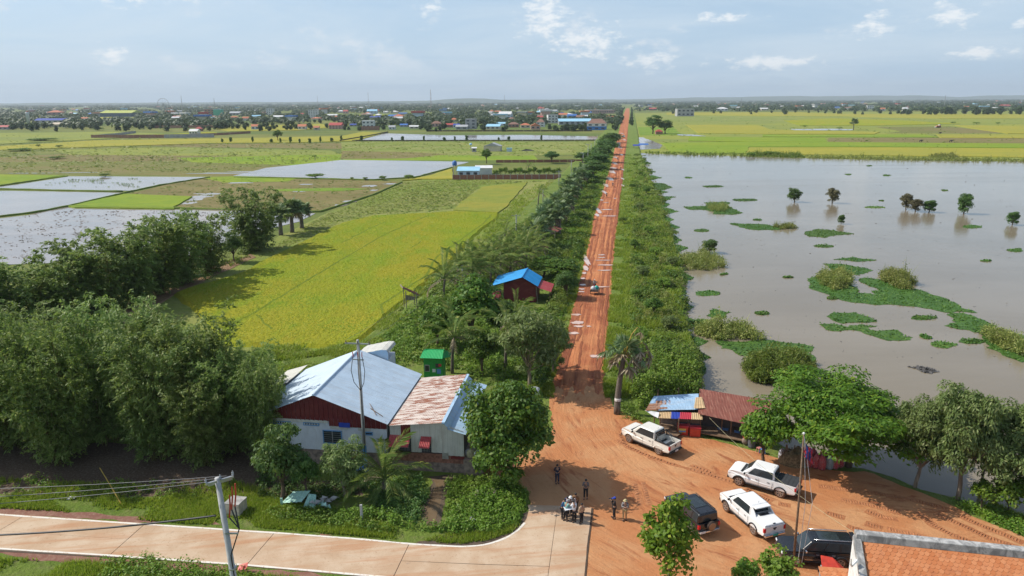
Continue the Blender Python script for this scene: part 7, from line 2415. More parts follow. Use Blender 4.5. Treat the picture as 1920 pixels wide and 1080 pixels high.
plain('lip', (0.28, 0.09, 0.07), 0.6)
cl = lambda n, c: plain('cloth_' + n, c, 0.85, var=0.2, scale=8)
NAVY, BLACK, DGREY, TEAL, WHITE, BLUE, ROYAL, BEIGE, BROWN, KHAKI, LGREY = (cl(n, c) for n, c in (
 ('navy', (0.020, 0.028, 0.055)), ('black', (0.014, 0.014, 0.017)), ('dark_grey', (0.15, 0.13, 0.13)), ('teal', (0.19, 0.40, 0.37)), ('white', (0.70, 0.70, 0.72)), ('blue', (0.02, 0.10, 0.24)),
 ('royal', (0.03, 0.12, 0.42)), ('beige', (0.46, 0.32, 0.21)), ('brown', (0.24, 0.13, 0.06)), ('khaki', (0.40, 0.29, 0.14)), ('light_grey', (0.36, 0.38, 0.42))))
t_ = NT('cloth_camouflage')
f_ = t_.noise(t_.pos('object'), 14, 3, 0.6)
MATS['cloth_camouflage'] = t_.fin(t_.mix(t_.ramp(f_, 0.45, 0.55), (0.07, 0.07, 0.075), (0.36, 0.36, 0.36)), 0.9)
GREYH = plain('hair_grey', (0.33, 0.33, 0.34), 0.6)
HATW = cl('hat_white', (0.74, 0.74, 0.74))
HATK = cl('hat_khaki', (0.50, 0.42, 0.22))
CAPB = cl('cap_blue', (0.02, 0.06, 0.42))
PG = 'men gathered round a map'
person(1044.6, 906, -80, 'man in dark navy clothes standing alone in the tree shade', NAVY, NAVY, 'behind')
person(1098, 935, -100, 'man in dark grey shirt holding a phone to his face', DGREY, BLACK, 'photo')
r_, hc_ = person(1151.5, 971.5, 175, 'photographer in black with blue cap raising a camera', BLACK, BLACK, 'camera', ('cap', CAPB), h=1.72)
cam_o = thing('photo_camera', 'black photo camera held up by the photographer in blue cap', 'camera', r_.matrix_basis @ Vector((0, -0.235, 1.585)), r_.rotation_euler.z)
MB().box((0, 0, 0), (.15, .08, .10)).build('body', MATS['plastic_black'], cam_o, bevel=0.01)
MB().lathe([(.045, .02), (.045, -.16), (.05, -.17), (.035, -.18)], (0, -.02, 0), 14, 'Y').build('lens', MATS['plastic_black'], cam_o)
person(1171, 975, -95, 'man in camouflage jacket, khaki trousers and sun hat looking down', MATS['cloth_camouflage'], KHAKI, 'phone', ('brim', HATK), h=1.70)
person(1053.6, 972, -20, 'man in dark blue shirt at the back edge of the map group', BLUE, BLACK, 'map', group=PG)
person(1060, 977, 40, 'grey haired man in pale teal shirt in the map group', TEAL, BLACK, 'map', hair=GREYH, group=PG)
person(1076.5, 979, 105, 'dark haired man in white shirt with his back turned, map group', WHITE, BLACK, 'map', group=PG)
person(1090, 981, 120, 'man in beige shirt standing a step apart from the map group', BEIGE, BLACK, 'stand', group=PG, h=1.64)
person(1068, 966, -80, 'man with broad white hat in the middle of the map group', WHITE, BLACK, 'map', ('brim', HATW), group=PG)
person(1079, 960, -100, 'man in brown shirt behind the map group', BROWN, BLACK, 'look', group=PG)
person(1059, 967, 0, 'man in royal blue shirt half hidden in the map group', ROYAL, BLACK, 'map', group=PG, h=1.62)
person(1079, 969, 170, 'man in white shirt with dark cap in the map group', WHITE, BLACK, 'map', ('cap', BROWN), group=PG, h=1.66)
mp = G(1065.5, 953, 1.12)
mo = MB().slab([(-.33, -.22, 0), (.33, -.24, .02), (.34, .2, .06), (-.31, .22, .05)], 0.006).build('paper_map', MATS['poster_white'], loc=tuple(mp), rotz=0.3)
tag(mo, 'white paper map held open between the gathered men', 'map')

# =================================================================== motorbikes on the red road
def motorbike(px, py, label, rider_label, shirt, hd=-98, z=0.1, load=None):
 b = tuple(G(px, py, z))
 r = thing('motorbike', label, 'motorbike', b, R(hd + 90))
 for y in (-.62, .62):
  w = MB().lathe([(.2, -.04), (.28, -.045), (.30, 0), (.28, .045), (.2, .04)], (0, 0, 0), 16, 'X').build('wheel', MATS['tyre_rubber'], r, loc=(0, y, .3))
 MB().add([(-.1, -.35, .5), (.1, -.35, .5), (.1, .75, .62), (-.1, .75, .62), (-.12, -.35, .72), (.12, -.35, .72), (.14, .75, .8), (-.14, .75, .8)], [(3, 2, 1, 0), (4, 5, 6, 7), (0, 1, 5, 4), (1, 2, 6, 5), (2, 3, 7, 6), (3, 0, 4, 7)]).build('frame', MATS['lamp_red'], r, bevel=.03)
 MB().box((0, .3, .80), (.24, .72, .08)).build('seat', MATS['plastic_black'], r, bevel=.03)
 MB().tube([(0, -.62, .3), (0, -.48, .75), (0, -.42, 1.0)], .035, 6).build('fork', MATS['chrome'], r)
 MB().tube([(-.33, -.34, 1.02), (-.12, -.44, 1.0), (.12, -.44, 1.0), (.33, -.34, 1.02)], .02, 6).build('handlebar', MATS['chrome'], r)
 person(0, 0, hd, rider_label, shirt, BLACK, 'sit', ('cap', HATW), loc=(b[0], b[1], z + .18), h=1.66)
 return r

motorbike(1137.5, 370, 'motorbike on the muddy road, nearest but for the loaded one', 'rider in dark shirt on the nearer motorbike', DGREY)
motorbike(1149, 350, 'motorbike on the muddy road, next beyond the nearer one', 'rider in navy on the next motorbike', NAVY)
motorbike(1164, 319, 'motorbike riding the lake side of the puddled road', 'rider in black on the lake side of the road', BLACK)
motorbike(1158, 300, 'farthest motorbike on the puddled road', 'rider in brown on the farthest motorbike', BROWN)
motorbike(1114.5, 541, 'motorbike pulling a loaded trailer up the road', 'rider in grey pulling the loaded trailer', LGREY, hd=80)
tb = G(1115, 551, 0.1)
trl = thing('trailer', 'small two wheeled trailer heaped with a pale bundle', 'trailer', tuple(tb), R(-9))
MB().box((0, 0, .55), (1.25, 1.5, .08)).build('deck', MATS['timber'], trl)
for s in (-1, 1):
 MB().box((s * .6, 0, .75), (.05, 1.5, .35)).build('side_board', MATS['timber'], trl)
 MB().lathe([(.2, -.05), (.30, -.05), (.32, 0), (.30, .05), (.2, .05)], (s * .72, 0, .32), 16, 'X').build('wheel', MATS['tyre_rubber'], trl)
MB().box((0, -.75, .75), (1.2, .05, .35)).build('tail_board', MATS['timber_grey'], trl)
MB().tube([(0, .7, .55), (0, 1.5, .6)], .04, 6).build('drawbar', MATS['iron_bar'], trl)
for i, (x, y, m, lb) in enumerate(((-.25, -.2, 'sack_white', 'pale sack heaped on the trailer, bulkier one'), (.28, .1, 'plate_teal', 'greenish bundle on the trailer'))):
 sack((tb[0] + x, tb[1] + y, .7), .75, .36, m, lb, seed=60 + i, name='bundle')

# =================================================================== poles and wires
def cable(name, pts, rad, m, label, sag=0.0, cat='cable', group=None, n=14):
 P = []
 for a, b in zip(pts, pts[1:]):
  a, b = Vector(a), Vector(b)
  for k in range(n):
   t = k / n
   p = a.lerp(b, t)
   p.z -= sag * 4 * t * (1 - t)
   P.append(p)
 P.append(Vector(pts[-1]))
 return tag(MB().tube(P, rad, 5).build(name, MATS[m]), label, cat, group)

PX, PY = -12.75, 28.0
pole = thing('power_pole', 'nearest thick concrete power pole by the concrete road', 'power pole', (PX, PY, 0))
PH = 14.35
MB().tube([(0.55, 0, -0.2), (0.28, 0, PH * .5), (0, 0, PH)], [0.19, 0.155, 0.115], 14).build('shaft', MATS['concrete_pole'], pole, smooth=True)
MB().box((0.1, 0.0, PH - 0.12), (1.15, 0.09, 0.09), R(35)).build('crossarm', MATS['galvanised'], pole)
MB().box((0.05, 0.14, PH - 0.28), (1.0, 0.07, 0.07), R(35)).build('crossarm', MATS['galvanised'], pole)
for k, (x, y) in enumerate(((-.38, -.28), (.1, .05), (.52, .38))):
 MB().lathe([(.03, 0), (.055, .03), (.03, .07), (.055, .11), (.03, .15), (.02, .2)], (x, y, PH - .07), 10).build('insulator', MATS['galvanised'], pole)
for k, (x, z) in enumerate(((.44, 13.55), (.58, 13.95), (.74, 14.1))):
 MB().tube([(x - .1, -.05, z - 1.1), (x, -.05, z - .5), (x + .02, -.05, z)], [.03, .035, .03], 6).build('cable_end', MATS['red_cap'], pole)
 MB().tube([(x - .1, -.05, z - 1.1), (.72, -.05, 11.9), (.24, -.1, 10.6), (.28, -.1, 9.3), (.36, -.1, 7.0), (.55, -.1, 2.0)], .03, 6).build('riser_cable', MATS['cable_black'], pole, smooth=True)
MB().box((.38, -.1, 11.7), (.6, .06, .06)).build('bracket', MATS['galvanised'], pole)
MB().lathe([(.17, -.04), (.18, 0), (.17, .04)], (.2, 0, 9.9), 14).build('band', MATS['galvanised'], pole)
far_l = -62.0
for i, (dx, dy, pyl) in enumerate(((-.38, -.28, 944), (.1, .05, 931), (.3, .25, 916))):
 e = Vector(GY(0, pyl, 29.6))
 s = Vector((PX + dx, PY + dy, PH - .05))
 d = (e - s)
 cable('power_line', [s, e, s + d * 4.2 + Vector((0, 0, 1.0))], 0.014, 'wire_grey', f'thin overhead power line from the nearest pole, {["lowest", "middle", "topmost"][i]} of three', 0.06, 'cable', 'power lines of the nearest pole')
s, e = Vector(GY(404, 967, 28.0)), Vector(GY(0, 1003, 29.0))
cable('bundled_cable', [s, e, s + (e - s) * 4 + Vector((0, 0, 1.5))], 0.045, 'cable_black', 'thick black twisted cable leaving the nearest pole', 0.12)

def pole_at(px, by, top, label, seed=0, arm=1.6, z=0.0, rad=0.13, light=False, group='power poles along the red road'):
 b = G(px, by, z)
 tp = GY(px, top, b[1])
 h = tp[2] - z
 r = thing('power_pole', label, 'power pole', tuple(b), R(-9), group)
 MB().tube([(0, 0, -.1), (0, 0, h)], [rad * 1.25, rad * .8], 10).build('shaft', MATS['concrete_pole'], r, smooth=True)
 MB().box((0, -.1, h - .3), (arm, .09, .1)).build('crossarm', MATS['galvanised'], r)
 for k in (-.46, 0, .46):
  MB().lathe([(.03, 0), (.06, .05), (.035, .1), (.055, .15), (.03, .2)], (k * arm, -.1, h - .26), 8).build('insulator', MATS['insulator'], r)
 if light:
  MB().box((-.7, 0, h - .1), (1.3, .3, .1)).build('lamp_panel', MATS['white_paint'], r)
 return r, Vector((b[0], b[1], h + z))

p2, t2 = pole_at(686, 882, 637, 'slim power pole with cable loops in front of the pale blue roof', arm=2.1, rad=.13, group=None)
h2 = t2.z
MB().box((0, -.1, h2 - 1.65), (.9, .07, .08)).build('lower_crossarm', MATS['galvanised'], p2)
for k, x in enumerate((-.6, -.05, .45)):
 MB().tube([(x * .7, -.12, h2 - 1.4), (x * .75, -.14, h2 - 1.0)], .035, 6).build('cable_end', MATS['red_cap'], p2)
 MB().tube([(x * .75, -.14, h2 - 1.4), (x * 1.1, -.15, h2 - 2.6), (x * .8, -.15, h2 - 3.6), (.05, -.16, h2 - 4.3), (.12, -.16, h2 - 7.5), (.05, -.16, 1.5)], .028, 6).build('riser_cable', MATS['cable_black'], p2, smooth=True)
MB().lathe([(.175, -.9), (.17, .9)], (0, 0, 1.4), 12).build('blue_sleeve', MATS['blue_frame'], p2)
tops = [t2]
PL = [(868, 556, 498), (968, 442, 402), (1018, 379, 353), (1048, 349, 320), (1071, 325, 300), (1093, 317, 286), (1102, 307, 270), (1108, 291, 268), (1115, 281, 260), (1120, 272, 253)]
for i, (px, by, tp) in enumerate(PL):
 r_, t_ = pole_at(px, by, tp, f'concrete power pole beside the red road, {ORD[i]} beyond the blue roofed house' if i else 'concrete power pole rising from the coconut grove', light=(i in (5, 6)), arm=2.0)
 tops.append(t_)
for i in range(6):
 for s_ in (-.9, .9):
  a, b = tops[i], tops[i + 1]
  d = (b - a).normalized()
  off = Vector((-d.y, d.x, 0)) * s_
  cable('power_line', [a + off, b + off], 0.010, 'wire_grey', f'thin overhead wire by the red road, {ORD[i]} span from the house, {"field" if s_ > 0 else "road"} side', 0.5, 'cable', 'overhead wires along the red road')
cable('service_cable', [tuple(G(1330, 783, 2.2)), (float(ra.x) - .1, float(ra.y), TZ + .2)], 0.011, 'sack_straw', 'pale service wire sagging from shack roof to tiled building', 0.55)
wp = G(1834, 938)
wt_ = GY(1840, 790, wp[1])
wpole = thing('wooden_pole', 'thin weathered wooden pole among the willowy trees', 'pole', tuple(wp))
MB().tube([(0, 0, -.1), (.05, 0, wt_[2] * .5), (wt_[0] - wp[0], 0, wt_[2])], [.1, .085, .06], 8).build('shaft', MATS['timber_grey'], wpole)
MB().tube([(-.1, 0, wt_[2] * .82), (-.8, -.1, wt_[2] * .72)], .03, 5).build('bracket', MATS['galvanised'], wpole)

# flagpole
fb = G(1487, 1062)
ft = GY(1507, 815, fb[1])
fp = thing('flagpole', 'tall leaning wooden flagpole between black wagon and white pickup', 'flagpole', tuple(fb))
FT = Vector((ft[0] - fb[0], 0, ft[2]))
MB().tube([(0, 0, -.1), FT * .5 + Vector((.03, 0, 0)), FT], [.085, .07, .045], 9).build('shaft', MATS['timber'], fp, smooth=True)
MB().lathe([(.02, 0), (.08, .05), (.08, .12), (.02, .17)], FT, 10).build('finial', MATS['white_paint'], fp)
for dx, bx in ((.15, .45), (.3, .95)):
 MB().tube([FT + Vector((.05, 0, -.1)), FT * .5 + Vector((dx + bx * .6, -.1, 0)), Vector((bx * .5, -.15, .3))], .015, 5).build('halyard', MATS['white_paint'], fp)
t_ = NT('flag_cloth')
w_ = t_.n.new('ShaderNodeSeparateXYZ')
t_.l.new(t_.pos('object'), w_.inputs[0])
s_ = t_.math('SINE', t_.math('MULTIPLY', w_.outputs[0], 26.0))
MATS['flag_cloth'] = t_.fin(t_.mix(t_.ramp(s_, -.1, .3), (0.03, 0.05, 0.22), (0.45, 0.03, 0.04)), 0.85)
mb = MB()
for i in range(9):
 for k in range(7):
  u, v = i / 8, k / 6
  mb.v.append((u * .55 + .08 * math.sin(v * 9), .12 * math.sin(u * 8 + v * 3), -v * .95 - u * .45 + .05 * math.sin(u * 11)))
mb.f = [(i * 7 + k, i * 7 + k + 1, (i + 1) * 7 + k + 1, (i + 1) * 7 + k) for i in range(8) for k in range(6)]
fl = mb.build('flag', MATS['flag_cloth'], loc=Vector(fb) + FT + Vector((.1, -.05, -.55)), smooth=True)
tag(fl, 'limp blue and red flag hanging at the flagpole top', 'flag')

# =================================================================== small things by the shack
plain('cooler_red', (0.55, 0.055, 0.035), 0.4, var=0.15)
plain('sticker_yellow', (0.62, 0.55, 0.12), 0.5, var=0.1)
plain('barrel_grey', (0.10, 0.11, 0.12), 0.6, var=0.3)
plain('stool_pink', (0.55, 0.23, 0.20), 0.5)
plain('stool_blue', (0.12, 0.26, 0.60), 0.5)

def cooler(px, py, label, sticker):
 r = thing('cooler_box', label, 'cool box', tuple(G(px, py, 0.02)), R(-9))
 MB().box((0, .35, .42), (.95, .65, .8), taper=1.06).build('box', MATS['cooler_red'], r, bevel=.04)
 MB().box((0, .35, .90), (1.05, .75, .12)).build('lid', MATS['poster_red'], r, bevel=.03)
 if sticker:
  s = MB().box((-.05, .005, .52), (.62, .02, .36)).build('sticker', MATS['sticker_yellow'], r)
  MB().box((-.05, -.008, .44), (.6, .01, .12)).build('picture_band', MATS['poster_blue'], s)
 MB().box((.0, .5, 1.3), (.9, .04, .6)).build('glass_case', MATS['glass_dark'], r)
 return r

cooler(1280, 817, 'red cool box with yellow sticker before the shack', True)
cooler(1303, 820, 'plain red cool box next to the one with a sticker', False)
r_ = thing('barrel', 'tall dark grey barrel at the shack end', 'barrel', tuple(G(1409, 838, .02)))
MB().lathe([(.30, 0), (.33, .05), (.31, .12), (.33, .45), (.335, .55), (.33, .95), (.34, 1.0), (.30, 1.02)], n=18).build('drum', MATS['barrel_grey'], r_, smooth=True)
MB().lathe([(.31, 1.0), (.31, 1.06), (.05, 1.09)], n=18).build('lid', MATS['sack_white'], r_)
r_ = thing('clay_pot', 'dark clay jar with red basin on top beside the barrel', 'jar', tuple(G(1397, 833, .02)))
MB().lathe([(.15, 0), (.28, .15), (.32, .35), (.25, .55), (.2, .6)], n=16).build('jar', MATS['brick_base'], r_, smooth=True)
MB().lathe([(.18, .6), (.27, .78), (.25, .78), (.15, .63)], n=16).build('basin', MATS['cooler_red'], r_, smooth=True)

def stool(px, py, m, label):
 r = thing('stool', label, 'stool', tuple(G(px, py, .02)), R(20))
 MB().box((0, 0, .43), (.36, .36, .05)).build('seat', MATS[m], r, bevel=.02)
 for x in (-.15, .15):
  for y in (-.15, .15):
   MB().tube([(x * 1.15, y * 1.15, 0), (x * .9, y * .9, .42)], .035, 6).build('leg', MATS[m], r)
 return r

stool(1423, 848, 'stool_pink', 'pink plastic stool in front of the drooping tree')
stool(1429, 850, 'stool_blue', 'blue plastic stool beside the pink one')
lp = thing('firewood_poles', 'bundle of upright wooden poles beside the net heap', 'wood', tuple(G(1474, 868, .02)))
for k in range(9):
 MB().tube([(-.3 + k * .09, .1 * math.sin(k * 2), -.02), (-.35 + k * .12 + .1 * math.sin(k), .35 + .1 * math.sin(k * 3), 1.35 + .25 * math.sin(k * 5))], [.05, .04], 6).build('pole', MATS['timber'], lp)
sack(tuple(G(1466, 860, .02)), .95, .3, 'sack_white', 'single white sack by the firewood poles', seed=71)
plain('old_net', (0.25, 0.17, 0.085), 0.95, var=0.5, scale=6)
mb = MB()
nn = 22
for i in range(nn):
 for k in range(nn):
  x, y = (i / (nn - 1) - .5) * 3.0, (k / (nn - 1) - .5) * 2.2
  rr_ = min(1, (x / 1.5) ** 2 + (y / 1.1) ** 2)
  z = 1.25 * max(0, 1 - rr_) ** .6 * (1 + .35 * mnoise.noise(Vector((x * 2.2, y * 2.2, 3)))) + .07 * mnoise.noise(Vector((x * 9, y * 9, 1)))
  mb.v.append((x, y, z - .03))
mb.f = [(i * nn + k, (i + 1) * nn + k, (i + 1) * nn + k + 1, i * nn + k + 1) for i in range(nn - 1) for k in range(nn - 1)]
tag(mb.build('net_heap', MATS['old_net'], loc=tuple(G(1493, 866, .02)), smooth=True), 'brown heap of old netting between firewood and red sacks', 'net heap')
t_ = NT('sack_red')
f_ = t_.noise(t_.pos('object'), 7, 5, 0.7)
f2_ = t_.noise(t_.pos('object'), 2.5, 2, 0.5)
MATS['sack_red'] = t_.fin(t_.mix(t_.math('MULTIPLY', t_.ramp(f_, .5, .66), .65), t_.mix(t_.ramp(f2_, .4, .6), (0.44, 0.05, 0.055), (0.36, 0.085, 0.095)), (0.55, 0.38, 0.36)), .6)
plain('sack_grey', (0.30, 0.36, 0.36), 0.6, var=0.3, scale=7)
SG = 'full sacks stacked under the spreading tree'
for i, (px, py, m, h, r, lb) in enumerate(((1517, 875, 'sack_red', 1.25, .33, 'red mesh sack, first in the front row next to the netting'), (1529, 877, 'sack_red', 1.3, .33, 'red mesh sack, second in the front row'),
          (1541, 880, 'sack_red', 1.3, .34, 'most forward red mesh sack with crumpled top'), (1554, 879, 'sack_grey', 1.2, .31, 'grey green sack among the red ones'),
          (1565, 878, 'sack_red', 1.25, .33, 'red mesh sack just past the grey green one'), (1575, 875, 'sack_red', 1.15, .3, 'last pinkish red sack at the lake end of the row'),
          (1524, 868, 'sack_red', 1.35, .33, 'red sack in the back row near the netting'), (1540, 870, 'sack_red', 1.4, .33, 'tallest red sack in the back row'), (1556, 871, 'sack_red', 1.4, .33, 'red sack in the back row behind the grey green one'))):
 sack(tuple(G(px, py, .02)), h, r, m, lb, SG, 80 + i, lean=.08 * math.sin(i * 2))

# =================================================================== small things by the concrete road
plain('tin_mint', (0.38, 0.62, 0.52), 0.6, var=0.25)
cb = thing('concrete_box', 'square concrete inspection box on the grass by the nearest pole', 'concrete box', tuple(G(437, 968)), R(-12))
plain('box_concrete', (0.50, 0.45, 0.36), 0.85, var=0.3, scale=2)
MB().box((0, .5, .5), (1.15, 1.1, 1.0)).build('box', MATS['box_concrete'], cb, bevel=.02)
MB().box((0, .5, 1.035), (1.22, 1.17, .07)).build('lid', MATS['concrete_grey'], cb, bevel=.01)
rub = thing('tin_wreck', 'heap of crumpled mint green tin sheets in the weeds', 'scrap metal', tuple(G(583, 950)), R(-5))
tin_sheet((-2.3, -.1, .25), (-.6, -.3, .55), (-.2, .7, .95), (-1.7, .9, .7), 'tin_mint', rub, 'sheet', 5, .03)
tin_sheet((-.5, -.4, .1), (.5, -.45, .15), (.3, .5, .75), (-.3, .5, .8), 'tin_mint', rub, 'sheet', 4, .05)
MB().box((-2.2, -.2, .35), (.18, .1, .8), .2).build('post', MATS['tin_mint'], rub)
for k in range(16):
 a = random.random() * 6
 MB().add([(0, 0, 0), (.45, .1, .18), (.5, .45, .05), (.05, .4, .22)], [(0, 1, 2, 3)]).build('crumpled_piece', MATS['tin_mint' if k % 3 == 0 else 'concrete_grey'], rub, loc=(.2 + random.random() * 1.4, -.4 + random.random() * 1.0, .12 + random.random() * .35), rotz=a)
mk_ = thing('marker_post', 'short grey concrete marker post standing in the grass verge', 'post', tuple(G(679, 981)))
MB().box((0, 0, .75), (.2, .16, 1.55), taper=.9).build('shaft', MATS['concrete_pole'], mk_, bevel=.02)
bs = tag(MB().tube([tuple(G(229, 948, .02)), tuple(GY(210, 915, G(224, 940)[1] + .3)), tuple(GY(187, 877, G(224, 940)[1] + 1.0))], [.05, .045, .03], 6).build('bamboo_pole', MATS['petiole_yellow']), 'fallen yellow bamboo pole leaning over the grass verge', 'pole')
lt = MB().slab([(-.3, -.2, .05), (.3, -.15, .1), (.25, .2, .08), (-.25, .2, .12)], .02).build('foam_scrap', MATS['white_paint'], loc=tuple(G(135, 935)))
tag(lt, 'white scrap of foam lying on the grass verge', 'litter')
bk = thing('bucket', 'small white bucket lying in the weeds at the bend', 'bucket', tuple(G(886, 979)))
MB().lathe([(.15, 0), (.2, .36), (.19, .36), (.14, .03)], n=14).build('pail', MATS['white_paint'], bk, smooth=True)
tag(MB().slab([(-.9, -.35, .3), (.9, -.3, .35), (1.0, .4, .4), (-.7, .45, .36)], .08).build('plank_bridge', MATS['timber_grey'], loc=tuple(G(910, 930)), rotz=.1), 'grey plank lying over weeds near the ditch', 'plank')
tag(MB().slab([(-.3, -.2, .2), (.35, -.1, .3), (.3, .3, .5), (-.25, .25, .35)], .02).build('red_bag', MATS['cooler_red'], loc=tuple(G(455, 1072, .1))), 'torn red plastic bag in the grass at the bottom edge', 'litter')
tag(MB().add([(-.5, -.3, 0), (.5, -.3, 0), (.6, .3, 0), (-.5, .3, 0), (-.3, -.1, .5), (.3, -.2, .6), (.3, .2, .5), (-.2, .2, .55)], [(3, 2, 1, 0), (4, 5, 6, 7), (0, 1, 5, 4), (1, 2, 6, 5), (2, 3, 7, 6), (3, 0, 4, 7)]).build('tarp_bundle', MATS['stool_blue'], loc=tuple(G(678, 884))), 'blue tarpaulin bundle at the foot of the slim pole', 'tarpaulin')
tag(MB().lathe([(.3, 0), (.55, .2), (.6, .5), (.45, .85), (.2, .95)], n=16).build('water_bag', MATS['white_paint'], loc=tuple(G(1003, 742)), smooth=True), 'round white water tank glimpsed behind the junction tree', 'tank')

# =================================================================== the walled plot, sheds and fences in the fields
def yh(px):
 return 189.5 - (px - 960) * math.tan(-ROLL)

def solid(name, c, rough=0.8):
 return plain('town_' + name, c, rough, var=0.12, scale=0.4, kind='world')

WALLC = {'white': (0.66, 0.66, 0.64), 'cream': (0.58, 0.52, 0.40), 'grey': (0.36, 0.36, 0.36), 'pink': (0.52, 0.33, 0.27), 'pale_blue': (0.48, 0.58, 0.70), 'brick': (0.32, 0.17, 0.12), 'blue': (0.06, 0.20, 0.52), 'dark': (0.09, 0.12, 0.17), 'green': (0.06, 0.40, 0.25)}
ROOFC = {'orange': (0.52, 0.17, 0.08), 'red': (0.42, 0.07, 0.06), 'brown': (0.26, 0.14, 0.10), 'blue': (0.05, 0.16, 0.46), 'sky': (0.32, 0.58, 0.74), 'grey': (0.40, 0.41, 0.42), 'white': (0.68, 0.68, 0.67), 'cream': (0.60, 0.50, 0.36), 'lime': (0.42, 0.46, 0.08), 'royal': (0.04, 0.07, 0.34)}
WM = {k: solid('wall_' + k, v) for k, v in WALLC.items()}
RM = {k: solid('roof_' + k, v, 0.6) for k, v in ROOFC.items()}
GLS = plain('town_glass', (0.06, 0.07, 0.09), 0.25, kind='world')

def roof_mesh(W, D, z0, z1, kind, o=0.35):
 x, y = W / 2 + o, D / 2 + o
 if kind == 'gable':
  return MB().add([(-x, -y, z0), (x, -y, z0), (x, y, z0), (-x, y, z0), (-x, 0, z1), (x, 0, z1)], [(0, 1, 5, 4), (2, 3, 4, 5), (1, 2, 5), (3, 0, 4), (3, 2, 1, 0)])
 if kind == 'front':
  return MB().add([(-x, -y, z0), (x, -y, z0), (x, y, z0), (-x, y, z0), (0, -y, z1), (0, y, z1)], [(0, 4, 5, 3), (1, 2, 5, 4), (0, 1, 4), (2, 3, 5), (3, 2, 1, 0)])
 if kind == 'hip':
  k = min(x, y) * .95
  return MB().add([(-x, -y, z0), (x, -y, z0), (x, y, z0), (-x, y, z0), (-x + k, 0, z1), (x - k, 0, z1)], [(0, 1, 5, 4), (2, 3, 4, 5), (1, 2, 5), (3, 0, 4), (3, 2, 1, 0)])
 if kind == 'mono':
  return MB().add([(-x, -y, z0), (x, -y, z0), (x, y, z1), (-x, y, z1), (-x, -y, z0 - .15), (x, -y, z0 - .15), (x, y, z1 - .15), (-x, y, z1 - .15)], [(0, 1, 2, 3), (7, 6, 5, 4), (0, 4, 5, 1), (1, 5, 6, 2), (2, 6, 7, 3), (3, 7, 4, 0)])
 return MB().box((0, 0, (z0 + z1) / 2 + 0.02), (W + .3, D + .3, max(.25, z1 - z0)))

def building(cx, by, wpx, hpx, wall, roof, kind, label, name='house', storeys=1, cols=3, rot=None, depth=0.75, eave=0.6, group=None, lower=None, cat='house'):
 b = G(cx, by, BASE)
 dep = float((b - CAMP) @ _fwd)
 W = wpx * dep / FPX
 H = max(2.2, GY(cx, by - hpx, b[1])[2] - BASE)
 D = W * depth
 r = thing(name, label, cat, (b[0], b[1] + D / 2, BASE), rot if rot is not None else random.uniform(-.2, .2), group)
 ze = H * eave if kind not in ('flat',) else H - .4
 if lower:
  MB().box((0, 0, ze * .28), (W, D, ze * .56)).build('lower_wall', WM[lower], r)
  MB().box((0, 0, ze * .78 + .005), (W, D, ze * .44)).build('wall', WM[wall], r)
 else:
  MB().box((0, 0, ze / 2), (W, D, ze)).build('wall', WM[wall], r)
 roof_mesh(W, D, ze + .01, H, kind).build('roof', RM[roof], r)
 if cols:
  for s in range(storeys):
   for k in range(cols):
    zc = ze * (s + .55) / storeys
    MB().box((-W / 2 + W * (k + .5) / cols, -D / 2 - .02, zc), (W / cols * .5, .08, ze / storeys * .42)).build('window', GLS, r)
 return r

# nearer plots on the left of the road
wl_a, wl_b = G(849, 337, BASE), G(1052, 337, BASE)
bw = thing('brick_wall', 'long low brown brick wall with pale posts across the meadow', 'wall', tuple(wl_a))
Lw = wl_b[0] - wl_a[0]
for k in range(15):
 MB().box((Lw * (k + .5) / 15, 0, .95), (Lw / 15 - .24, .15, 1.9)).build('panel', MATS['brick_old'], bw)
for k in range(16):
 MB().box((Lw * k / 15, 0, 1.15), (.22, .24, 2.3)).build('post', MATS['concrete_grey'], bw)
MB().box((Lw / 2, .0, 1.93), (Lw, .17, .05)).build('coping', MATS['concrete_grey'], bw)
bw2 = thing('brick_wall', 'far brick wall behind the walled garden', 'wall', tuple(G(930, 305, BASE)))
for k in range(12):
 MB().box((k * 4.1 + 2, 0, .7), (3.9, .15, 1.4)).build('panel', MATS['brick_old'], bw2)
building(878, 333, 40, 18, 'pale_blue', 'sky', 'mono', 'pale blue tin shed with low roofs behind the brick wall', 'tin_shed', cols=3, eave=.72, rot=0)
building(907, 327, 30, 15, 'white', 'white', 'mono', 'white roofed shelter behind the pale blue shed', 'shelter', cols=0, eave=.8, rot=0.05)
tk = thing('water_tank', 'blue water tank on a thin frame by the brick wall', 'water tank', tuple(G(853, 336, BASE)))
th = GY(853, 301, tk.location.y)[2] - BASE
for x in (-.5, .5):
 for y in (-.5, .5):
  MB().tube([(x, y, 0), (x, y, th - 2.0)], .1, 6).build('leg', MATS['concrete_grey'], tk)
MB().lathe([(.85, th - 2), (.95, th - 1.7), (.95, th - .6), (.5, th - .15), (.2, th)], n=16).build('tank', RM['blue'], tk, smooth=True)
building(924, 284, 31, 16, 'cream', 'grey', 'front', 'plain beige metal barn standing alone on the meadow', 'barn', cols=0, eave=.62, rot=-.15)
building(889, 285, 8, 9, 'grey', 'white', 'mono', 'tiny grey hut next to the blue tank mast on the meadow', 'hut', cols=1, eave=.8, rot=0)
tk = thing('water_tank', 'small blue tank on a mast beside the tiny grey hut', 'water tank', tuple(G(883, 284, BASE)))
th = GY(883, 268, tk.location.y)[2] - BASE
MB().tube([(0, 0, 0), (0, 0, th - 1.2)], .2, 6).build('mast', MATS['concrete_grey'], tk)
MB().lathe([(.8, th - 1.4), (.9, th - 1), (.85, th - .4), (.2, th)], n=12).build('tank', RM['sky'], tk, smooth=True)
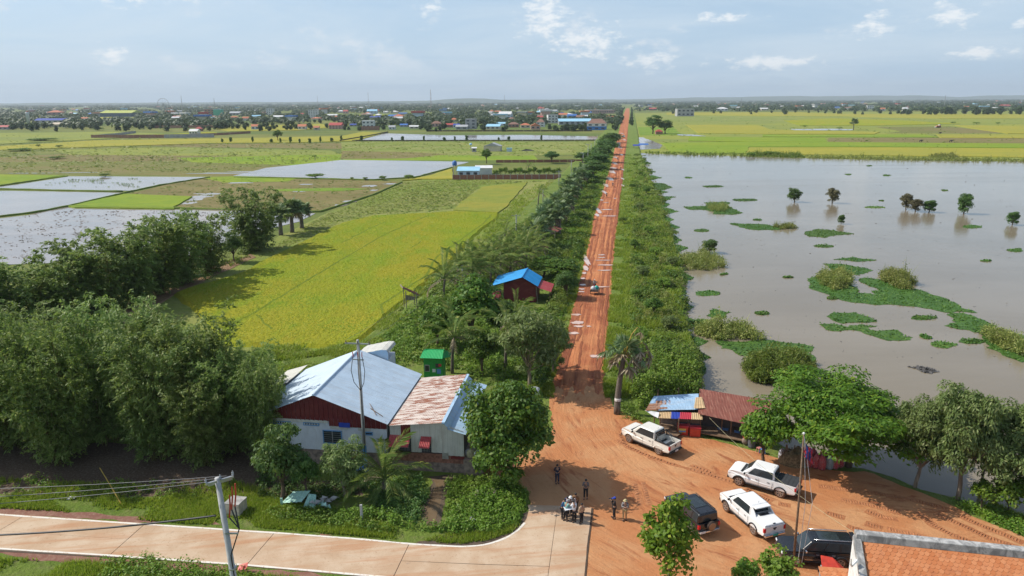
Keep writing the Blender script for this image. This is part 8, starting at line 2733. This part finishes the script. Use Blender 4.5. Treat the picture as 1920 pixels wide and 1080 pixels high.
dh = MB().add([(-5, -1, 0), (5, -1.2, 0), (4.6, 1, 0), (-4, 1, 0), (-1, 0, 1.2), (2, .1, .9)], [(0, 1, 5, 4), (1, 2, 5), (2, 3, 4, 5), (3, 0, 4)]).build('tarp_heap', MATS['canvas_black'], loc=tuple(G(989, 283, BASE)))
tag(dh, 'low black tarpaulin heap on the meadow past the barn', 'tarpaulin')
lt_ = building(955, 284.5, 10, 4, 'pale_blue', 'sky', 'flat', 'low teal crate stack beside the beige barn', 'crate_stack', cols=0, rot=0, cat='crates')

def fence(px, h, m, label, n=24, name='fence', bot=0.0):
 """panels between posts along a line of points of the photograph"""
 P = [Vector(G(x, y, BASE)) for x, y in px]
 r = thing(name, label, 'fence', tuple(P[0]))
 tot = sum((b - a).length for a, b in zip(P, P[1:]))
 for a, b in zip(P, P[1:]):
  k = max(1, round(n * (b - a).length / tot))
  d = (b - a).normalized()
  for i in range(k):
   c = a.lerp(b, (i + .5) / k) - P[0]
   MB().box((c.x, c.y, h / 2 + bot), ((b - a).length / k * .97, .15, h), math.atan2(d.y, d.x)).build('panel', m, r)
 return r

fence([(171, 259), (240, 259), (308, 258.5)], 3.0, WM['brick'], 'brown brick fence in front of the golden plot', 12)
fence([(308, 258.5), (360, 258), (402, 257.5)], 3.2, WM['grey'], 'grey block fence continuing the brown one', 9)
fence([(171, 259), (215, 255), (255, 250)], 2.6, WM['grey'], 'grey fence running back from the brown one', 10)
fence([(279, 240.5), (340, 240), (404, 239.5)], 3.2, WM['brick'], 'brown fence far behind the golden plot', 12)
fence([(345, 256), (420, 253), (470, 250)], 2.2, WM['brick'], 'low brown fence beyond the red roofed farmhouse', 10)
fence([(677, 244.5), (690, 244.3), (712, 244)], 4.5, WM['brick'], 'dark red hoarding in front of the white villa', 6)
fence([(660, 264.5), (800, 264.3), (960, 264), (1117, 263.7)], 0.9, plain('earth_dark', (0.10, 0.08, 0.055), .9, kind='world'), 'dark low earth wall along the long far pond', 24, 'pond_wall')
fence([(637, 265), (690, 256), (728, 248.5)], 1.2, MATS['earth_dark'], 'dark low earth wall slanting to the village edge', 10, 'pond_wall')
fence([(800, 246.5), (950, 246.5), (1110, 246.2)], 1.4, MATS['earth_dark'], 'brown bank along the village front', 20, 'pond_wall')
wf = thing('wire_fence', 'line of thin fence posts crossing the far meadow', 'fence', tuple(G(150, 300, BASE)))
for k in range(46):
 p = Vector(G(150 + k * 10.5, 300.5 + .6 * math.sin(k), BASE)) - wf.location
 MB().tube([(p.x, p.y, 0), (p.x, p.y, 1.5)], .09, 4).build('post', MATS['timber_grey'], wf)
for i, (x, y) in enumerate(((417, 268), (433, 267), (474, 268), (509, 268), (526, 268), (545, 268), (562, 268), (581, 269), (601, 268), (622, 266), (640, 264), (678, 265.5), (735, 265.5), (755, 265.5), (795, 265.5), (833, 265), (853, 265), (875, 265), (935, 265), (954, 265), (1015, 265))):
 put_tree('lake', x, y, y - 9 - (i % 3) * 2, 6 + (i % 2) * 3, 'sapling', f'thin young tree in the row along the meadow track, {ORD2[i]} from the fenced plot', 'tree', 'row of saplings along the meadow track', z=BASE)
put_tree('broad', 521, 264, 242, 21, 'leafy_tree', 'single full tree standing in the golden field before the village', z=BASE)
for i, (x, y, w) in enumerate(((108, 298, 36), (40, 283, 55), (111, 277, 18), (72, 276, 13), (85, 264, 60), (65, 265, 40), (185, 244, 20), (590, 296, 12))):
 put_tree('shrub', x, y, y - 6, w, 'bush', f'low dark bush strip on the far meadow, {["nearest the ponds", "longest one by the picture edge", "small one in the gold strip", "smallest in the gold strip", "long one below the pale green field", "one ending the long strip", "one under the wooded edge", "one by the long pond"][i]}', 'bush', 'bush strips on the far meadow', z=BASE)
for i, (x, y, tp, w) in enumerate(((1224, 251, 214, 40), (1247, 251, 224, 34))):
 put_tree('dark', x, y, tp, w, 'leafy_tree', ['tall dark tree behind the little red pavilion', 'lower dark tree beside the red pavilion'][i], z=BASE)
pv = building(1236, 252, 13, 9, 'brick', 'red', 'hip', 'little red roofed pavilion under the two dark trees', 'pavilion', cols=0, rot=0, cat='pavilion')
palm_at(1600, 243.5, 229, 'fan', 'single sugar palm standing in the far rice fields', None, 26, 2.4, BASE, 150, trunk_r=.35, dry=2, lean=0.1)
for i, (x, y, w) in enumerate(((1574, 242.5, 14), (1508, 239, 10), (1786, 232, 12), (1831, 233, 14), (1871, 233, 10), (1406, 294, 22), (1445, 292, 40))):
 put_tree('shrub', x, y, y - 4.5 if y < 280 else y - 10, w, 'bush', f'small dark bush in the far rice fields, {["by the lone palm", "past the thin pond", "far behind the field machine", "widest in the far gold strip", "far gold strip, picture edge", "on the lake shore nearer the road", "on the lake shore reed strip"][i]}', 'bush', 'bushes in the far rice fields', z=BASE)
plain('cow_hide', (0.045, 0.035, 0.03), .8)
for i, (x, y) in enumerate(((1726, 266.6), (1782, 267), (1762, 251.3))):
 b = G(x, y, BASE)
 V = [(-.55, 0, 1.05), (.1, 0, 1.08), (.6, 0, 1.12), (.95, 0, 1.2), (1.25, 0, 1.05), (1.5, 0, .9), (-.75, 0, .9), (-.8, 0, .5),
   (-.5, .2, .6), (-.5, .2, .35), (-.52, .2, .02), (-.5, -.2, .6), (-.5, -.2, .35), (-.52, -.2, .02), (.6, .2, .6), (.6, .2, .35), (.6, .2, .02), (.6, -.2, .6), (.6, -.2, .35), (.6, -.2, .02), (1.2, .18, 1.18), (1.2, -.18, 1.18)]
 E = [(0, 1), (1, 2), (2, 3), (3, 4), (4, 5), (0, 6), (6, 7), (0, 8), (8, 9), (9, 10), (0, 11), (11, 12), (12, 13), (2, 14), (14, 15), (15, 16), (2, 17), (17, 18), (18, 19), (4, 20), (4, 21)]
 Q = [.33, .36, .32, .2, .16, .1, .06, .03] + [.15, .08, .07] * 4 + [.04, .04]
 o = skinned('cow', V, E, Q, MATS['cow_hide'], None)
 o.location = tuple(b)
 o.scale = (1.3, 1.3, 1.3)
 tag(o, 'dark cow grazing in the far fields, ' + ['on the tan strip nearer the lone palm', 'on the tan strip farther from the lone palm', 'on the ploughed patch beyond the tan strip'][i], 'cow', 'cows in the far fields')
hv = thing('harvester', 'small orange white field machine on the far ploughed patch', 'field machine', tuple(G(1759, 239.5, BASE)))
MB().box((0, 0, 1.6), (4.5, 2.2, 1.6)).build('body', RM['orange'], hv, bevel=.2)
MB().box((1.2, 0, 2.9), (1.6, 1.8, 1.3)).build('cab', WM['white'], hv, bevel=.15)
MB().box((-2.8, 0, .8), (1.2, 3.2, .9)).build('header', WM['grey'], hv, bevel=.1)
for x in (-1.2, 1.4):
 MB().lathe([(.3, -1.3), (.85, -1.3), (.85, 1.3), (.3, 1.3)], (x, 0, .85), 14, 'Y').build('track', MATS['tyre_rubber'], hv)

# vehicles and stall far up the road
vt = thing('cargo_truck', 'grey canvas truck parked at the road edge by the rain trees', 'truck', tuple(G(1160, 276, 0.1)), R(80))
MB().box((-1.2, 0, 1.9), (5.0, 2.3, 2.4)).build('cargo_box', WM['grey'], vt, bevel=.05)
MB().box((2.2, 0, 1.5), (1.6, 2.1, 1.9)).build('cab', WM['white'], vt, bevel=.15)
MB().box((3.02, 0, 1.9), (.05, 1.8, .7)).build('windscreen', MATS['glass_dark'], vt)
for x in (2.2, -1.2, -2.6):
 for y in (-1, 1):
  MB().lathe([(.2, -.14), (.48, -.14), (.5, 0), (.48, .14), (.2, .14)], (x, y, .5), 16, 'Y').build('wheel', MATS['tyre_rubber'], vt)
vehicle('pickup_truck', 'tiny white pickup driving far up the red road', 'pickup truck', 'paint_white', 'pickup_tonneau', (1170.3, 258.5), (1172.0, 257.3))
for i, (x, y, lb) in enumerate(((1193, 279.5, 'blue tarpaulin stall nearest the road at the pond'), (1206, 277.5, 'blue grey tarpaulin stall with two peaks at the pond'))):
 st = thing('market_stall', lb, 'stall', tuple(G(x, y, BASE)))
 for a in (-1.6, 1.6):
  for c in (-1.2, 1.2):
   MB().tube([(a, c, 0), (a, c, 2.1)], .06, 6).build('post', MATS['timber'], st)
 roof_mesh(3.6 + i * 2, 3, 2.1, 3.0, 'gable').build('tarp', RM['royal' if i == 0 else 'blue'], st)

BLK = []

def blocked(x, y):
 """whether a tree here would stand in front of a house one can see"""
 return any(abs(x - c) < w * .55 + 1.5 and b - 1.5 < y < b + k for c, b, w, k in BLK)

# =================================================================== village behind the ponds: houses one can tell apart
V_ = [
 # centre, base row, width, height (columns / rows), wall, roof, roof kind, storeys, columns of windows, label
 (1079, 234, 62, 11, 'grey', 'sky', 'mono', 1, 6, 'long shed with pale sky blue roof near the road', 'warehouse'),
 (1120, 244, 36, 21, 'white', 'brown', 'hip', 2, 3, 'two storey white and blue house by the lamp posts', 'house'),
 (1036, 231, 19, 16, 'white', 'grey', 'flat', 3, 3, 'narrow white three storey block with roof tank', 'apartment_block'),
 (1014, 238, 15, 15, 'white', 'brown', 'hip', 2, 2, 'white two storey house with brown pointed roof', 'house'),
 (985, 240, 18, 9, 'cream', 'orange', 'hip', 1, 2, 'cream house under orange hipped roof in village front', 'house'),
 (1004, 243, 18, 12, 'pink', 'orange', 'front', 1, 2, 'pinkish house with steep orange gable in village front', 'house'),
 (963, 239, 20, 10, 'brick', 'brown', 'hip', 1, 3, 'brick house with broad brown hipped roof', 'house'),
 (925, 243, 26, 10, 'cream', 'sky', 'mono', 1, 3, 'cream shop with sky blue sheet roof', 'shop_house'),
 (942, 236, 20, 7, 'white', 'sky', 'gable', 1, 2, 'white house with pale blue roof behind the cream shop', 'house'),
 (883, 242, 20, 19, 'grey', 'grey', 'flat', 3, 2, 'unfinished grey concrete block in the village', 'concrete_block'),
 (866, 243, 22, 9, 'grey', 'grey', 'gable', 1, 2, 'low grey roofed house before the concrete block', 'house'),
 (843, 239, 14, 8, 'brick', 'red', 'gable', 1, 2, 'small house with dark red roof', 'house'),
 (856, 239, 12, 7, 'pale_blue', 'royal', 'gable', 1, 2, 'small house with deep blue roof next to the dark red one', 'house'),
 (818, 238, 19, 11, 'pink', 'brown', 'hip', 1, 3, 'pink walled house with red brown roof', 'house'),
 (851, 229, 12, 8, 'cream', 'orange', 'hip', 1, 2, 'orange roofed house behind the pink walled one', 'house'),
 (948, 222, 24, 13, 'pale_blue', 'white', 'gable', 2, 3, 'pale blue hall with white roof in mid village', 'hall'),
 (959, 226, 12, 6, 'cream', 'brown', 'hip', 1, 2, 'small brown roofed house below the pale blue hall', 'house'),
 (922, 213, 8, 7, 'cream', 'orange', 'hip', 1, 1, 'tiny house with pointed orange roof farther off', 'house'),
 (1056, 220, 16, 8, 'white', 'orange', 'gable', 1, 2, 'orange roofed house behind the long shed', 'house'),
 (1073, 221, 17, 7, 'blue', 'blue', 'gable', 1, 2, 'all blue barn behind the long shed', 'barn'),
 (1126, 213, 53, 7, 'pink', 'grey', 'flat', 1, 12, 'row of terraced houses near the far road', 'terrace'),
 (1013, 208, 11, 8, 'white', 'red', 'hip', 2, 2, 'far white house with red roof', 'house'),
 (587, 221, 17, 15, 'white', 'white', 'flat', 5, 4, 'five storey white block standing above the trees', 'apartment_block'),
 (506, 216, 13, 13, 'white', 'grey', 'flat', 4, 3, 'four storey pale block farther along', 'apartment_block'),
 (648, 213, 9, 7, 'pink', 'red', 'gable', 1, 2, 'red roofed house in mid distance', 'house'),
 (697, 213, 19, 8, 'pale_blue', 'sky', 'gable', 2, 3, 'bright sky blue house in mid distance', 'house'),
 (690, 240, 22, 14, 'white', 'white', 'flat', 2, 3, 'white villa with cyan upper floor at village front', 'villa'),
 (629, 242, 24, 12, 'pink', 'red', 'gable', 2, 4, 'pink two storey house with red roof at village front', 'house'),
 (566, 243, 15, 10, 'white', 'orange', 'gable', 1, 2, 'white house with orange roof at village front', 'house'),
 (593, 244, 10, 8, 'cream', 'orange', 'gable', 1, 1, 'small cream house with orange gable beside it', 'house'),
 (478, 243, 14, 10, 'pale_blue', 'orange', 'gable', 1, 2, 'blue walled house with orange roof at the tree edge', 'house'),
 (705, 222, 23, 4, 'grey', 'royal', 'gable', 1, 3, 'long low royal blue roof among trees', 'shed'),
 (737, 221, 19, 6, 'white', 'blue', 'gable', 1, 3, 'white shed with blue roof among trees', 'shed'),
 (664, 237, 16, 5, 'grey', 'royal', 'gable', 1, 2, 'low royal blue roof next to the white villa', 'shed'),
 (757, 238, 14, 6, 'grey', 'blue', 'gable', 1, 2, 'grey shed with bright blue roof at village front', 'shed'),
 (776, 241, 18, 6, 'cream', 'white', 'gable', 1, 2, 'pale roofed shed at village front', 'shed'),
 (735, 243, 12, 8, 'white', 'grey', 'gable', 1, 2, 'white hut between trees at village front', 'house'),
 (392, 217, 18, 12, 'brick', 'brown', 'flat', 3, 3, 'red brown concrete frame under construction', 'concrete_block'),
 (408, 217, 15, 12, 'green', 'sky', 'flat', 3, 0, 'building wrapped in green netting', 'netted_building'),
 (440, 216, 20, 7, 'grey', 'grey', 'gable', 1, 3, 'grey roofed hall next to the green netting', 'hall'),
 (92, 231, 54, 9, 'cream', 'royal', 'gable', 1, 5, 'factory hall with dark blue roof by the white water tower', 'factory'),
 (220, 219, 66, 12, 'dark', 'lime', 'gable', 1, 0, 'dark warehouse with lime green sheet roof', 'warehouse'),
 (100, 216, 25, 9, 'brick', 'orange', 'hip', 1, 3, 'big house with orange hipped roof behind the factory', 'house'),
 (105, 238, 22, 8, 'cream', 'cream', 'mono', 1, 0, 'cream roofed shed in front of the factory', 'shed'),
 (6, 243, 20, 8, 'grey', 'red', 'gable', 1, 2, 'red roofed house at the picture edge', 'house'),
 (363, 252, 16, 10, 'white', 'white', 'gable', 1, 3, 'white farmhouse inside the fenced golden plot', 'house'),
 (372, 246, 12, 8, 'brick', 'red', 'hip', 1, 2, 'red roofed house behind the white farmhouse', 'house'),
 (158, 225, 14, 5, 'white', 'orange', 'gable', 1, 2, 'orange roof among the dark trees', 'house'),
 (1285, 218, 32, 14, 'grey', 'grey', 'flat', 2, 4, 'weathered grey concrete works beyond the right fields', 'factory'),
 (1356, 208, 20, 7, 'white', 'white', 'hip', 1, 3, 'pale roofed hall beyond the right fields', 'hall'),
 (1434, 207, 15, 5, 'cream', 'white', 'gable', 1, 3, 'cream shed beyond the right fields', 'shed'),
 (1633, 205, 12, 7, 'white', 'white', 'flat', 2, 3, 'white two storey block beyond the right tree line', 'apartment_block'),
 (1656, 208, 8, 6, 'white', 'orange', 'gable', 1, 1, 'orange roofed house at the right tree line', 'house'),
 (1698, 208, 9, 7, 'white', 'white', 'gable', 1, 1, 'white house at the right tree line', 'house'),
 (1888, 201, 16, 5, 'pink', 'red', 'gable', 1, 2, 'red roofed hall past the right tree line', 'hall'),
 (1570, 204, 10, 4, 'white', 'blue', 'gable', 1, 1, 'blue roofed house past the right tree line', 'house'),
 (1225, 207, 14, 5, 'brick', 'red', 'gable', 1, 2, 'bright red roof just right of the far road', 'house'),
]
for cx, by, w, h, wa, ro, kd, st, co, lb, nm in V_:
 BLK.append((cx, by, w, 7.0))
 building(cx, by, w, h, wa, ro, kd, lb, nm, st, co, lower='blue' if 'white and blue' in lb else None, depth=.5 if w > 30 else .75, cat='building' if nm not in ('house', 'villa', 'hut') else 'house')
BLK.append((54, 231, 8, 8.0))
wt2 = thing('water_tower', 'white cylindrical water tower beside the dark blue roofed factory', 'water tower', tuple(G(54, 231, BASE)))
hh_ = GY(54, 210, wt2.location.y)[2] - BASE
rr_ = 3.0 * float((np.array(wt2.location) - CAMP) @ _fwd) / FPX
MB().lathe([(rr_, 0), (rr_, hh_ * .82), (rr_ * 1.15, hh_ * .86), (rr_ * 1.15, hh_ * .96), (rr_ * .4, hh_)], n=16).build('shaft', WM['white'], wt2, smooth=True)
MB().lathe([(rr_ * .5, hh_), (rr_ * .5, hh_ * 1.06), (rr_ * .1, hh_ * 1.09)], n=12).build('cap', RM['red'], wt2)
# ferris wheel and masts on the skyline
fw_b = Vector(GY(306, 196, 2600))
fw_b.z = BASE
fwt = thing('ferris_wheel', 'faint ferris wheel on the hazy skyline', 'ferris wheel', tuple(fw_b))
z1_, = (GY(306, 184, 2600)[2],)
rw_ = max(8, (z1_ - BASE) * .42)
cz_ = z1_ - rw_
ring = [(rw_ * math.cos(a), 0, cz_ + rw_ * math.sin(a)) for a in np.linspace(0, 2 * math.pi, 33)]
MB().tube(ring, .7, 5).build('rim', WM['grey'], fwt)
for k in range(8):
 a = math.pi * k / 8
 MB().tube([(rw_ * math.cos(a), 0, cz_ + rw_ * math.sin(a)), (-rw_ * math.cos(a), 0, cz_ - rw_ * math.sin(a))], .25, 4).build('spoke', WM['grey'], fwt)
for s in (-1, 1):
 MB().tube([(s * rw_ * .6, 0, 0), (0, 0, cz_)], .7, 5).build('support', WM['grey'], fwt)
for i, (x, tp, D_, w) in enumerate(((808, 168, 2500, 2.2), (341, 179, 2600, .9), (402, 184, 2600, 1.2), (691, 173, 3000, .8), (946, 178, 2800, 1.0), (1771, 178, 2800, 1.0), (1390, 183, 3000, .8), (596, 180, 3000, .7))):
 b = GY(x, 195, D_)
 h = GY(x, tp, D_)[2] - BASE
 r = thing('lattice_mast', f'slender radio mast on the skyline, {["tallest with broad lattice", "thin one beside the ferris wheel", "short one past the ferris wheel", "thin one above the middle trees", "one near the low hill", "one above the far tree line", "faint one above the far fields", "very thin one above the white block"][i]}', 'radio mast', (b[0], b[1], BASE))
 for sx in (-1, 1):
  for sy in (-1, 1):
   MB().tube([(sx * w, sy * w, 0), (sx * w * .25, sy * w * .25, h)], .22, 4).build('leg', WM['grey'], r)
 g = MB()
 for k in range(9):
  t0, t1 = k / 9, (k + 1) / 9
  a, c = w * (1 - .75 * t0), w * (1 - .75 * t1)
  g.tube([(-a, -a, h * t0), (c, -c, h * t1)], .14, 4).tube([(a, a, h * t0), (-c, c, h * t1)], .14, 4)
 g.build('bracing', RM['red'] if i == 0 else WM['grey'], r)

LMK = ((20, 'the red roof at the picture edge'), (54, 'the white water tower'), (130, 'the blue roofed factory'), (220, 'the lime roofed warehouse'), (306, 'the ferris wheel'), (400, 'the green netting'), (506, 'the four storey pale block'), (587, 'the five storey white block'), (650, 'the red roofed mid house'), (697, 'the sky blue house'), (760, 'the bright blue shed'), (808, 'the broad lattice mast'),
  (883, 'the unfinished concrete block'), (948, 'the pale blue hall'), (1036, 'the narrow white block'), (1120, 'the terraced row'), (1225, 'the red roof past the road'), (1285, 'the grey concrete works'), (1356, 'the pale roofed hall'), (1434, 'the cream shed'), (1510, 'the tiny field tree'), (1600, 'the lone sugar palm'), (1656, 'the orange roof at the tree line'), (1720, 'the tall trees of the tree line'), (1800, 'the far mast'), (1888, 'the red roofed hall at the edge'))

def tree_label(x, y, h):
 q = min(V_, key=lambda b: abs(b[0] - x) + 3 * abs(b[1] - y))
 sz = 'low' if h < 6.5 else ('tall' if h > 9.5 else 'mid sized')
 rel = ('close before' if y > q[1] else 'close behind') if abs(q[0] - x) < q[2] * .6 else ('road side of' if q[0] < x else 'off side of')
 return f'{sz} {TN.choice(["rounded", "bushy", "dark", "broad"])} tree {rel} the {" ".join(q[9].split()[:7])}'

# farther houses: too small to tell more than their colour
RN = random.Random(4)
TN = random.Random(9)
wk, rk = ['white', 'cream', 'grey', 'pink', 'pale_blue'], ['orange', 'red', 'brown', 'blue', 'sky', 'grey', 'white', 'white', 'orange']
FARH = {}
cnt = 0
while cnt < 270:
 x = RN.uniform(-20, 1940)
 off = 4.5 + 32 * RN.random() ** 1.7
 y = yh(x) + off
 if 1150 < x < 1200 or (x > 1185 and y > 205) or (x < 320 and y > 222):
  continue
 if y > 236:
  continue
 wa, ro = RN.choice(wk), RN.choice(rk)
 kd = RN.choice(['gable', 'hip', 'flat', 'gable'])
 W = RN.uniform(10, 20) * (1 + .5 * (off < 9))
 H = RN.uniform(5, 8.5) * (1.6 if kd == 'flat' else 1)
 key = (wa, ro, kd)
 if key not in FARH:
  ze = .62 if kd != 'flat' else .95
  FARH[key] = (MB().box((0, 0, ze / 2), (1, .7, ze)), roof_mesh(1, .7, ze + .002, 1.0, kd, .04))
  a, c = FARH[key]
  m1, m2 = bpy.data.meshes.new('wall'), bpy.data.meshes.new('roof')
  m1.from_pydata(a.v, [], a.f)
  m2.from_pydata(c.v, [], c.f)
  m1.materials.append(WM[wa])
  m2.materials.append(RM[ro])
  FARH[key] = (m1, m2)
 b = G(x, y, BASE)
 side = 'beyond the ponds' if x < 1160 else 'beyond the lake fields'
 lm = min(LMK, key=lambda q: abs(q[0] - x))[1]
 dp = 'far beyond' if off < 10 else ('well behind' if off < 18 else 'near')
 r = thing('far_house', f'{wa.replace("_", " ")} walled {ro} {kd} house {dp} {lm}', 'house', (b[0], b[1], BASE), RN.uniform(-.5, .5), f'far town houses {side}')
 r.scale = (W, W, H)
 BLK.append((x, y, W * FPX / b[1] * .8, .5 + off * .05))
 link('wall', FARH[key][0], parent=r)
 link('roof', FARH[key][1], parent=r)
 cnt += 1

# =================================================================== trees of the village and the plain
cnt = 0
lines = [(0, 300, 236, 247, 46), (300, 480, 238, 247, 24), (480, 800, 238, 246, 48), (800, 1140, 239, 247, 46), (0, 420, 222, 236, 40), (420, 1130, 222, 238, 60)]
lab_t = {0: 'rounded dark tree in the wooded edge by the factory', 1: 'rounded tree in the belt behind the golden plot', 2: 'rounded tree standing along the village front', 3: 'roadside tree of the village nearest the red road', 4: 'hazy tree in the wood behind the factory', 5: 'hazy tree among the mid village roofs'}
for li, (x0, x1, y0, y1, n) in enumerate(lines):
 for k in range(n):
  x, y = TN.uniform(x0, x1), TN.uniform(y0, y1)
  for _ in range(12):
   if not blocked(x, y):
    break
   x, y = TN.uniform(x0, x1), TN.uniform(y0, y1)
  b = G(x, y, BASE)
  h = TN.uniform(4, 7.5) if li in (2, 3) else TN.uniform(5, 9.5)
  P_ = PROTO['far'][TN.randrange(4)]
  r = thing('village_tree', tree_label(x, y, h), 'tree', (b[0], b[1], BASE), TN.random() * 6.3, 'trees of the village belt')
  w = TN.uniform(.8, 1.35)
  r.scale = (h / 9 * w, h / 9 * w, h / 9)
  link('trunk', P_[0], parent=r)
  link('crown', P_[1], parent=r)
TLX = sorted([TN.uniform(1560, 1945) for _ in range(40)] + [TN.uniform(1385, 1560) for _ in range(9)])
for k, x in enumerate(TLX):
 y = (214.5 if x > 1560 else 212.5) + TN.uniform(-1.5, 1.2)
 b = G(x, y, BASE)
 h = TN.uniform(9, 16) if x > 1700 else TN.uniform(6, 11)
 P_ = PROTO['far'][TN.randrange(4)]
 r = thing('field_tree', f'dark tree in the line closing the lake side fields, {ORD2[k]} from the road', 'tree', (b[0], b[1], BASE), TN.random() * 6.3, 'tree line closing the lake side fields')
 w = TN.uniform(.8, 1.3)
 r.scale = (h / 9 * w, h / 9 * w, h / 9)
 link('trunk', P_[0], parent=r)
 link('crown', P_[1], parent=r)
for x, y, h, lb in ((1473, 215, 10, 'round dark bush tree alone in the far golden field'), (1408, 214.5, 6, 'small lone tree near the round bush tree'), (1351, 213, 8, 'leafy clump by the pale roofed hall'), (1338, 213, 7, 'second leafy clump by the pale roofed hall'), (1516, 212, 6, 'tiny tree beyond the golden field'), (1262, 214, 8, 'tree before the grey concrete works')):
 b = G(x, y, BASE)
 P_ = PROTO['far'][int(x) % 4]
 r = thing('field_tree', lb, 'tree', (b[0], b[1], BASE))
 r.scale = (h / 8, h / 8, h / 9)
 link('trunk', P_[0], parent=r)
 link('crown', P_[1], parent=r)
# trees lining the far road
for k in range(30):
 y = 203 + 42 * (k / 29) ** 1.4
 for s, xx in ((0, edge(0, y) - 3 - (y - 200) * .12), (1, edge(1, y) + 3 + (y - 200) * .06)):
  if s and y > 236:
   continue
  b = G(xx + TN.uniform(-2, 2) * (y - 195) / 30, y, 0)
  h = TN.uniform(4, 7.5)
  P_ = PROTO['far'][TN.randrange(4)]
  r = thing('road_tree', f'tree lining the far red road, {ORD2[29 - k]} from the near end, ' + ('village side' if s == 0 else 'lake side'), 'tree', (b[0], b[1], -.1), TN.random() * 6.3, 'trees lining the far road, ' + ('village side' if s == 0 else 'lake side'))
  r.scale = (h / 9, h / 9, h / 9)
  link('trunk', P_[0], parent=r)
  link('crown', P_[1], parent=r)

# the wood of the plain, out to where it melts into the haze
def far_wood(n, seed):
 rg = np.random.default_rng(seed)
 C_, S_ = [], []
 FF = [[(330, 213), (440, 211), (440, 215), (330, 219)], [(430, 233), (640, 231), (640, 246), (400, 247)], [(600, 213), (760, 213), (760, 221), (610, 221)], [(890, 209), (1095, 209), (1095, 215), (890, 215)]]
 while len(C_) < n:
  x = rg.uniform(-160, 2080)
  off = 2.6 + 44 * rg.random() ** 2.0
  y = yh(x) + off
  if 1163 < x < 1192 and y > 196:
   continue
  if x > 1186 and y > 209.5:
   continue
  if y > 243 or (x > 700 and y > 238):
   continue
  if blocked(x, y) or any(inside(p, np.array([[x, y]]))[0] for p in FF):
   continue
  if mnoise.noise(Vector((x * .012, y * .12, 4))) < -.34 and off > 8:
   continue
  b = G(x, y, BASE)
  if b[1] > 11200:
   continue
  C_.append(b)
  S_.append(rg.uniform(4, 8) * (1 + min(1.6, b[1] / 6000)))
 C_ = np.array(C_)
 S_ = np.array(S_)
 per = 15
 i = np.repeat(np.arange(n), per)
 u = unit(rg.normal(size=(n * per, 3)))
 u[:, 2] = np.abs(u[:, 2])
 wide = 0.55 * (1 + np.clip(C_[i, 1] / 4000, 0, 2.2))
 p = np.column_stack([C_[i, 0] + u[:, 0] * S_[i] * wide, C_[i, 1] + u[:, 1] * S_[i] * .5, BASE + S_[i] * (.3 + .6 * u[:, 2])])
 nr = u * .8 + np.array([0, -.25, .5]) + rg.normal(size=u.shape) * .3
 me = np_mesh('far_wood', *leaf_quads(p, nr, S_[i] * .62 * np.sqrt(wide / .55), S_[i] * .42 * np.sqrt(wide / .55), rg))
 return tag(link('far_wood', me, MATS['far_leaf']), 'hazy wood of uncounted trees reaching to the horizon', 'wood', kind='stuff')

far_wood(11500, 77)

# look-alikes that fell beside the same landmark: tell them apart by their order from the road
same = {}
for o in COL.objects:
 if o.name.startswith(('village_tree', 'far_house')):
  same.setdefault(o['label'], []).append(o)
short = {}
for lb, os_ in same.items():
 if len(os_) > 1:
  q = lb.split()[:12]
  while q[-1] in ('the', 'of', 'with', 'behind', 'in', 'at', 'and', 'by', 'to', 'under', 'next', 'a', 'before', 'near', 'on', 'above', 'among'):
   q.pop()
  short.setdefault(' '.join(q), []).extend(os_)
for lb, os_ in short.items():
 if len(os_) > 1:
  for i, o in enumerate(sorted(os_, key=lambda o: abs(o.location.x / o.location.y - .16))):
   o['label'] = lb + ', ' + ORD[i % 20] + ' from the road'

# =================================================================== air: pale haze over the whole plain
hz = bpy.data.materials.new('haze_air')
hz.use_nodes = True
hn = hz.node_tree.nodes
hn.clear()
ho = hn.new('ShaderNodeOutputMaterial')
pv_ = hn.new('ShaderNodeVolumePrincipled')
pv_.inputs['Color'].default_value = (0.80, 0.91, 1.0, 1)
pv_.inputs['Density'].default_value = 0.000075
pv_.inputs['Anisotropy'].default_value = 0.1
hz.node_tree.links.new(pv_.outputs[0], ho.inputs['Volume'])
hb = MB().box((0, (YG0 + YG1) / 2, 150 - 5), (2 * XG + 200, YG1 - YG0 + 200, 310)).build('haze', hz)
hb['kind'] = 'stuff'
hb['label'] = 'pale bluish haze in the air over the plain'
hb.display_type = 'WIRE'
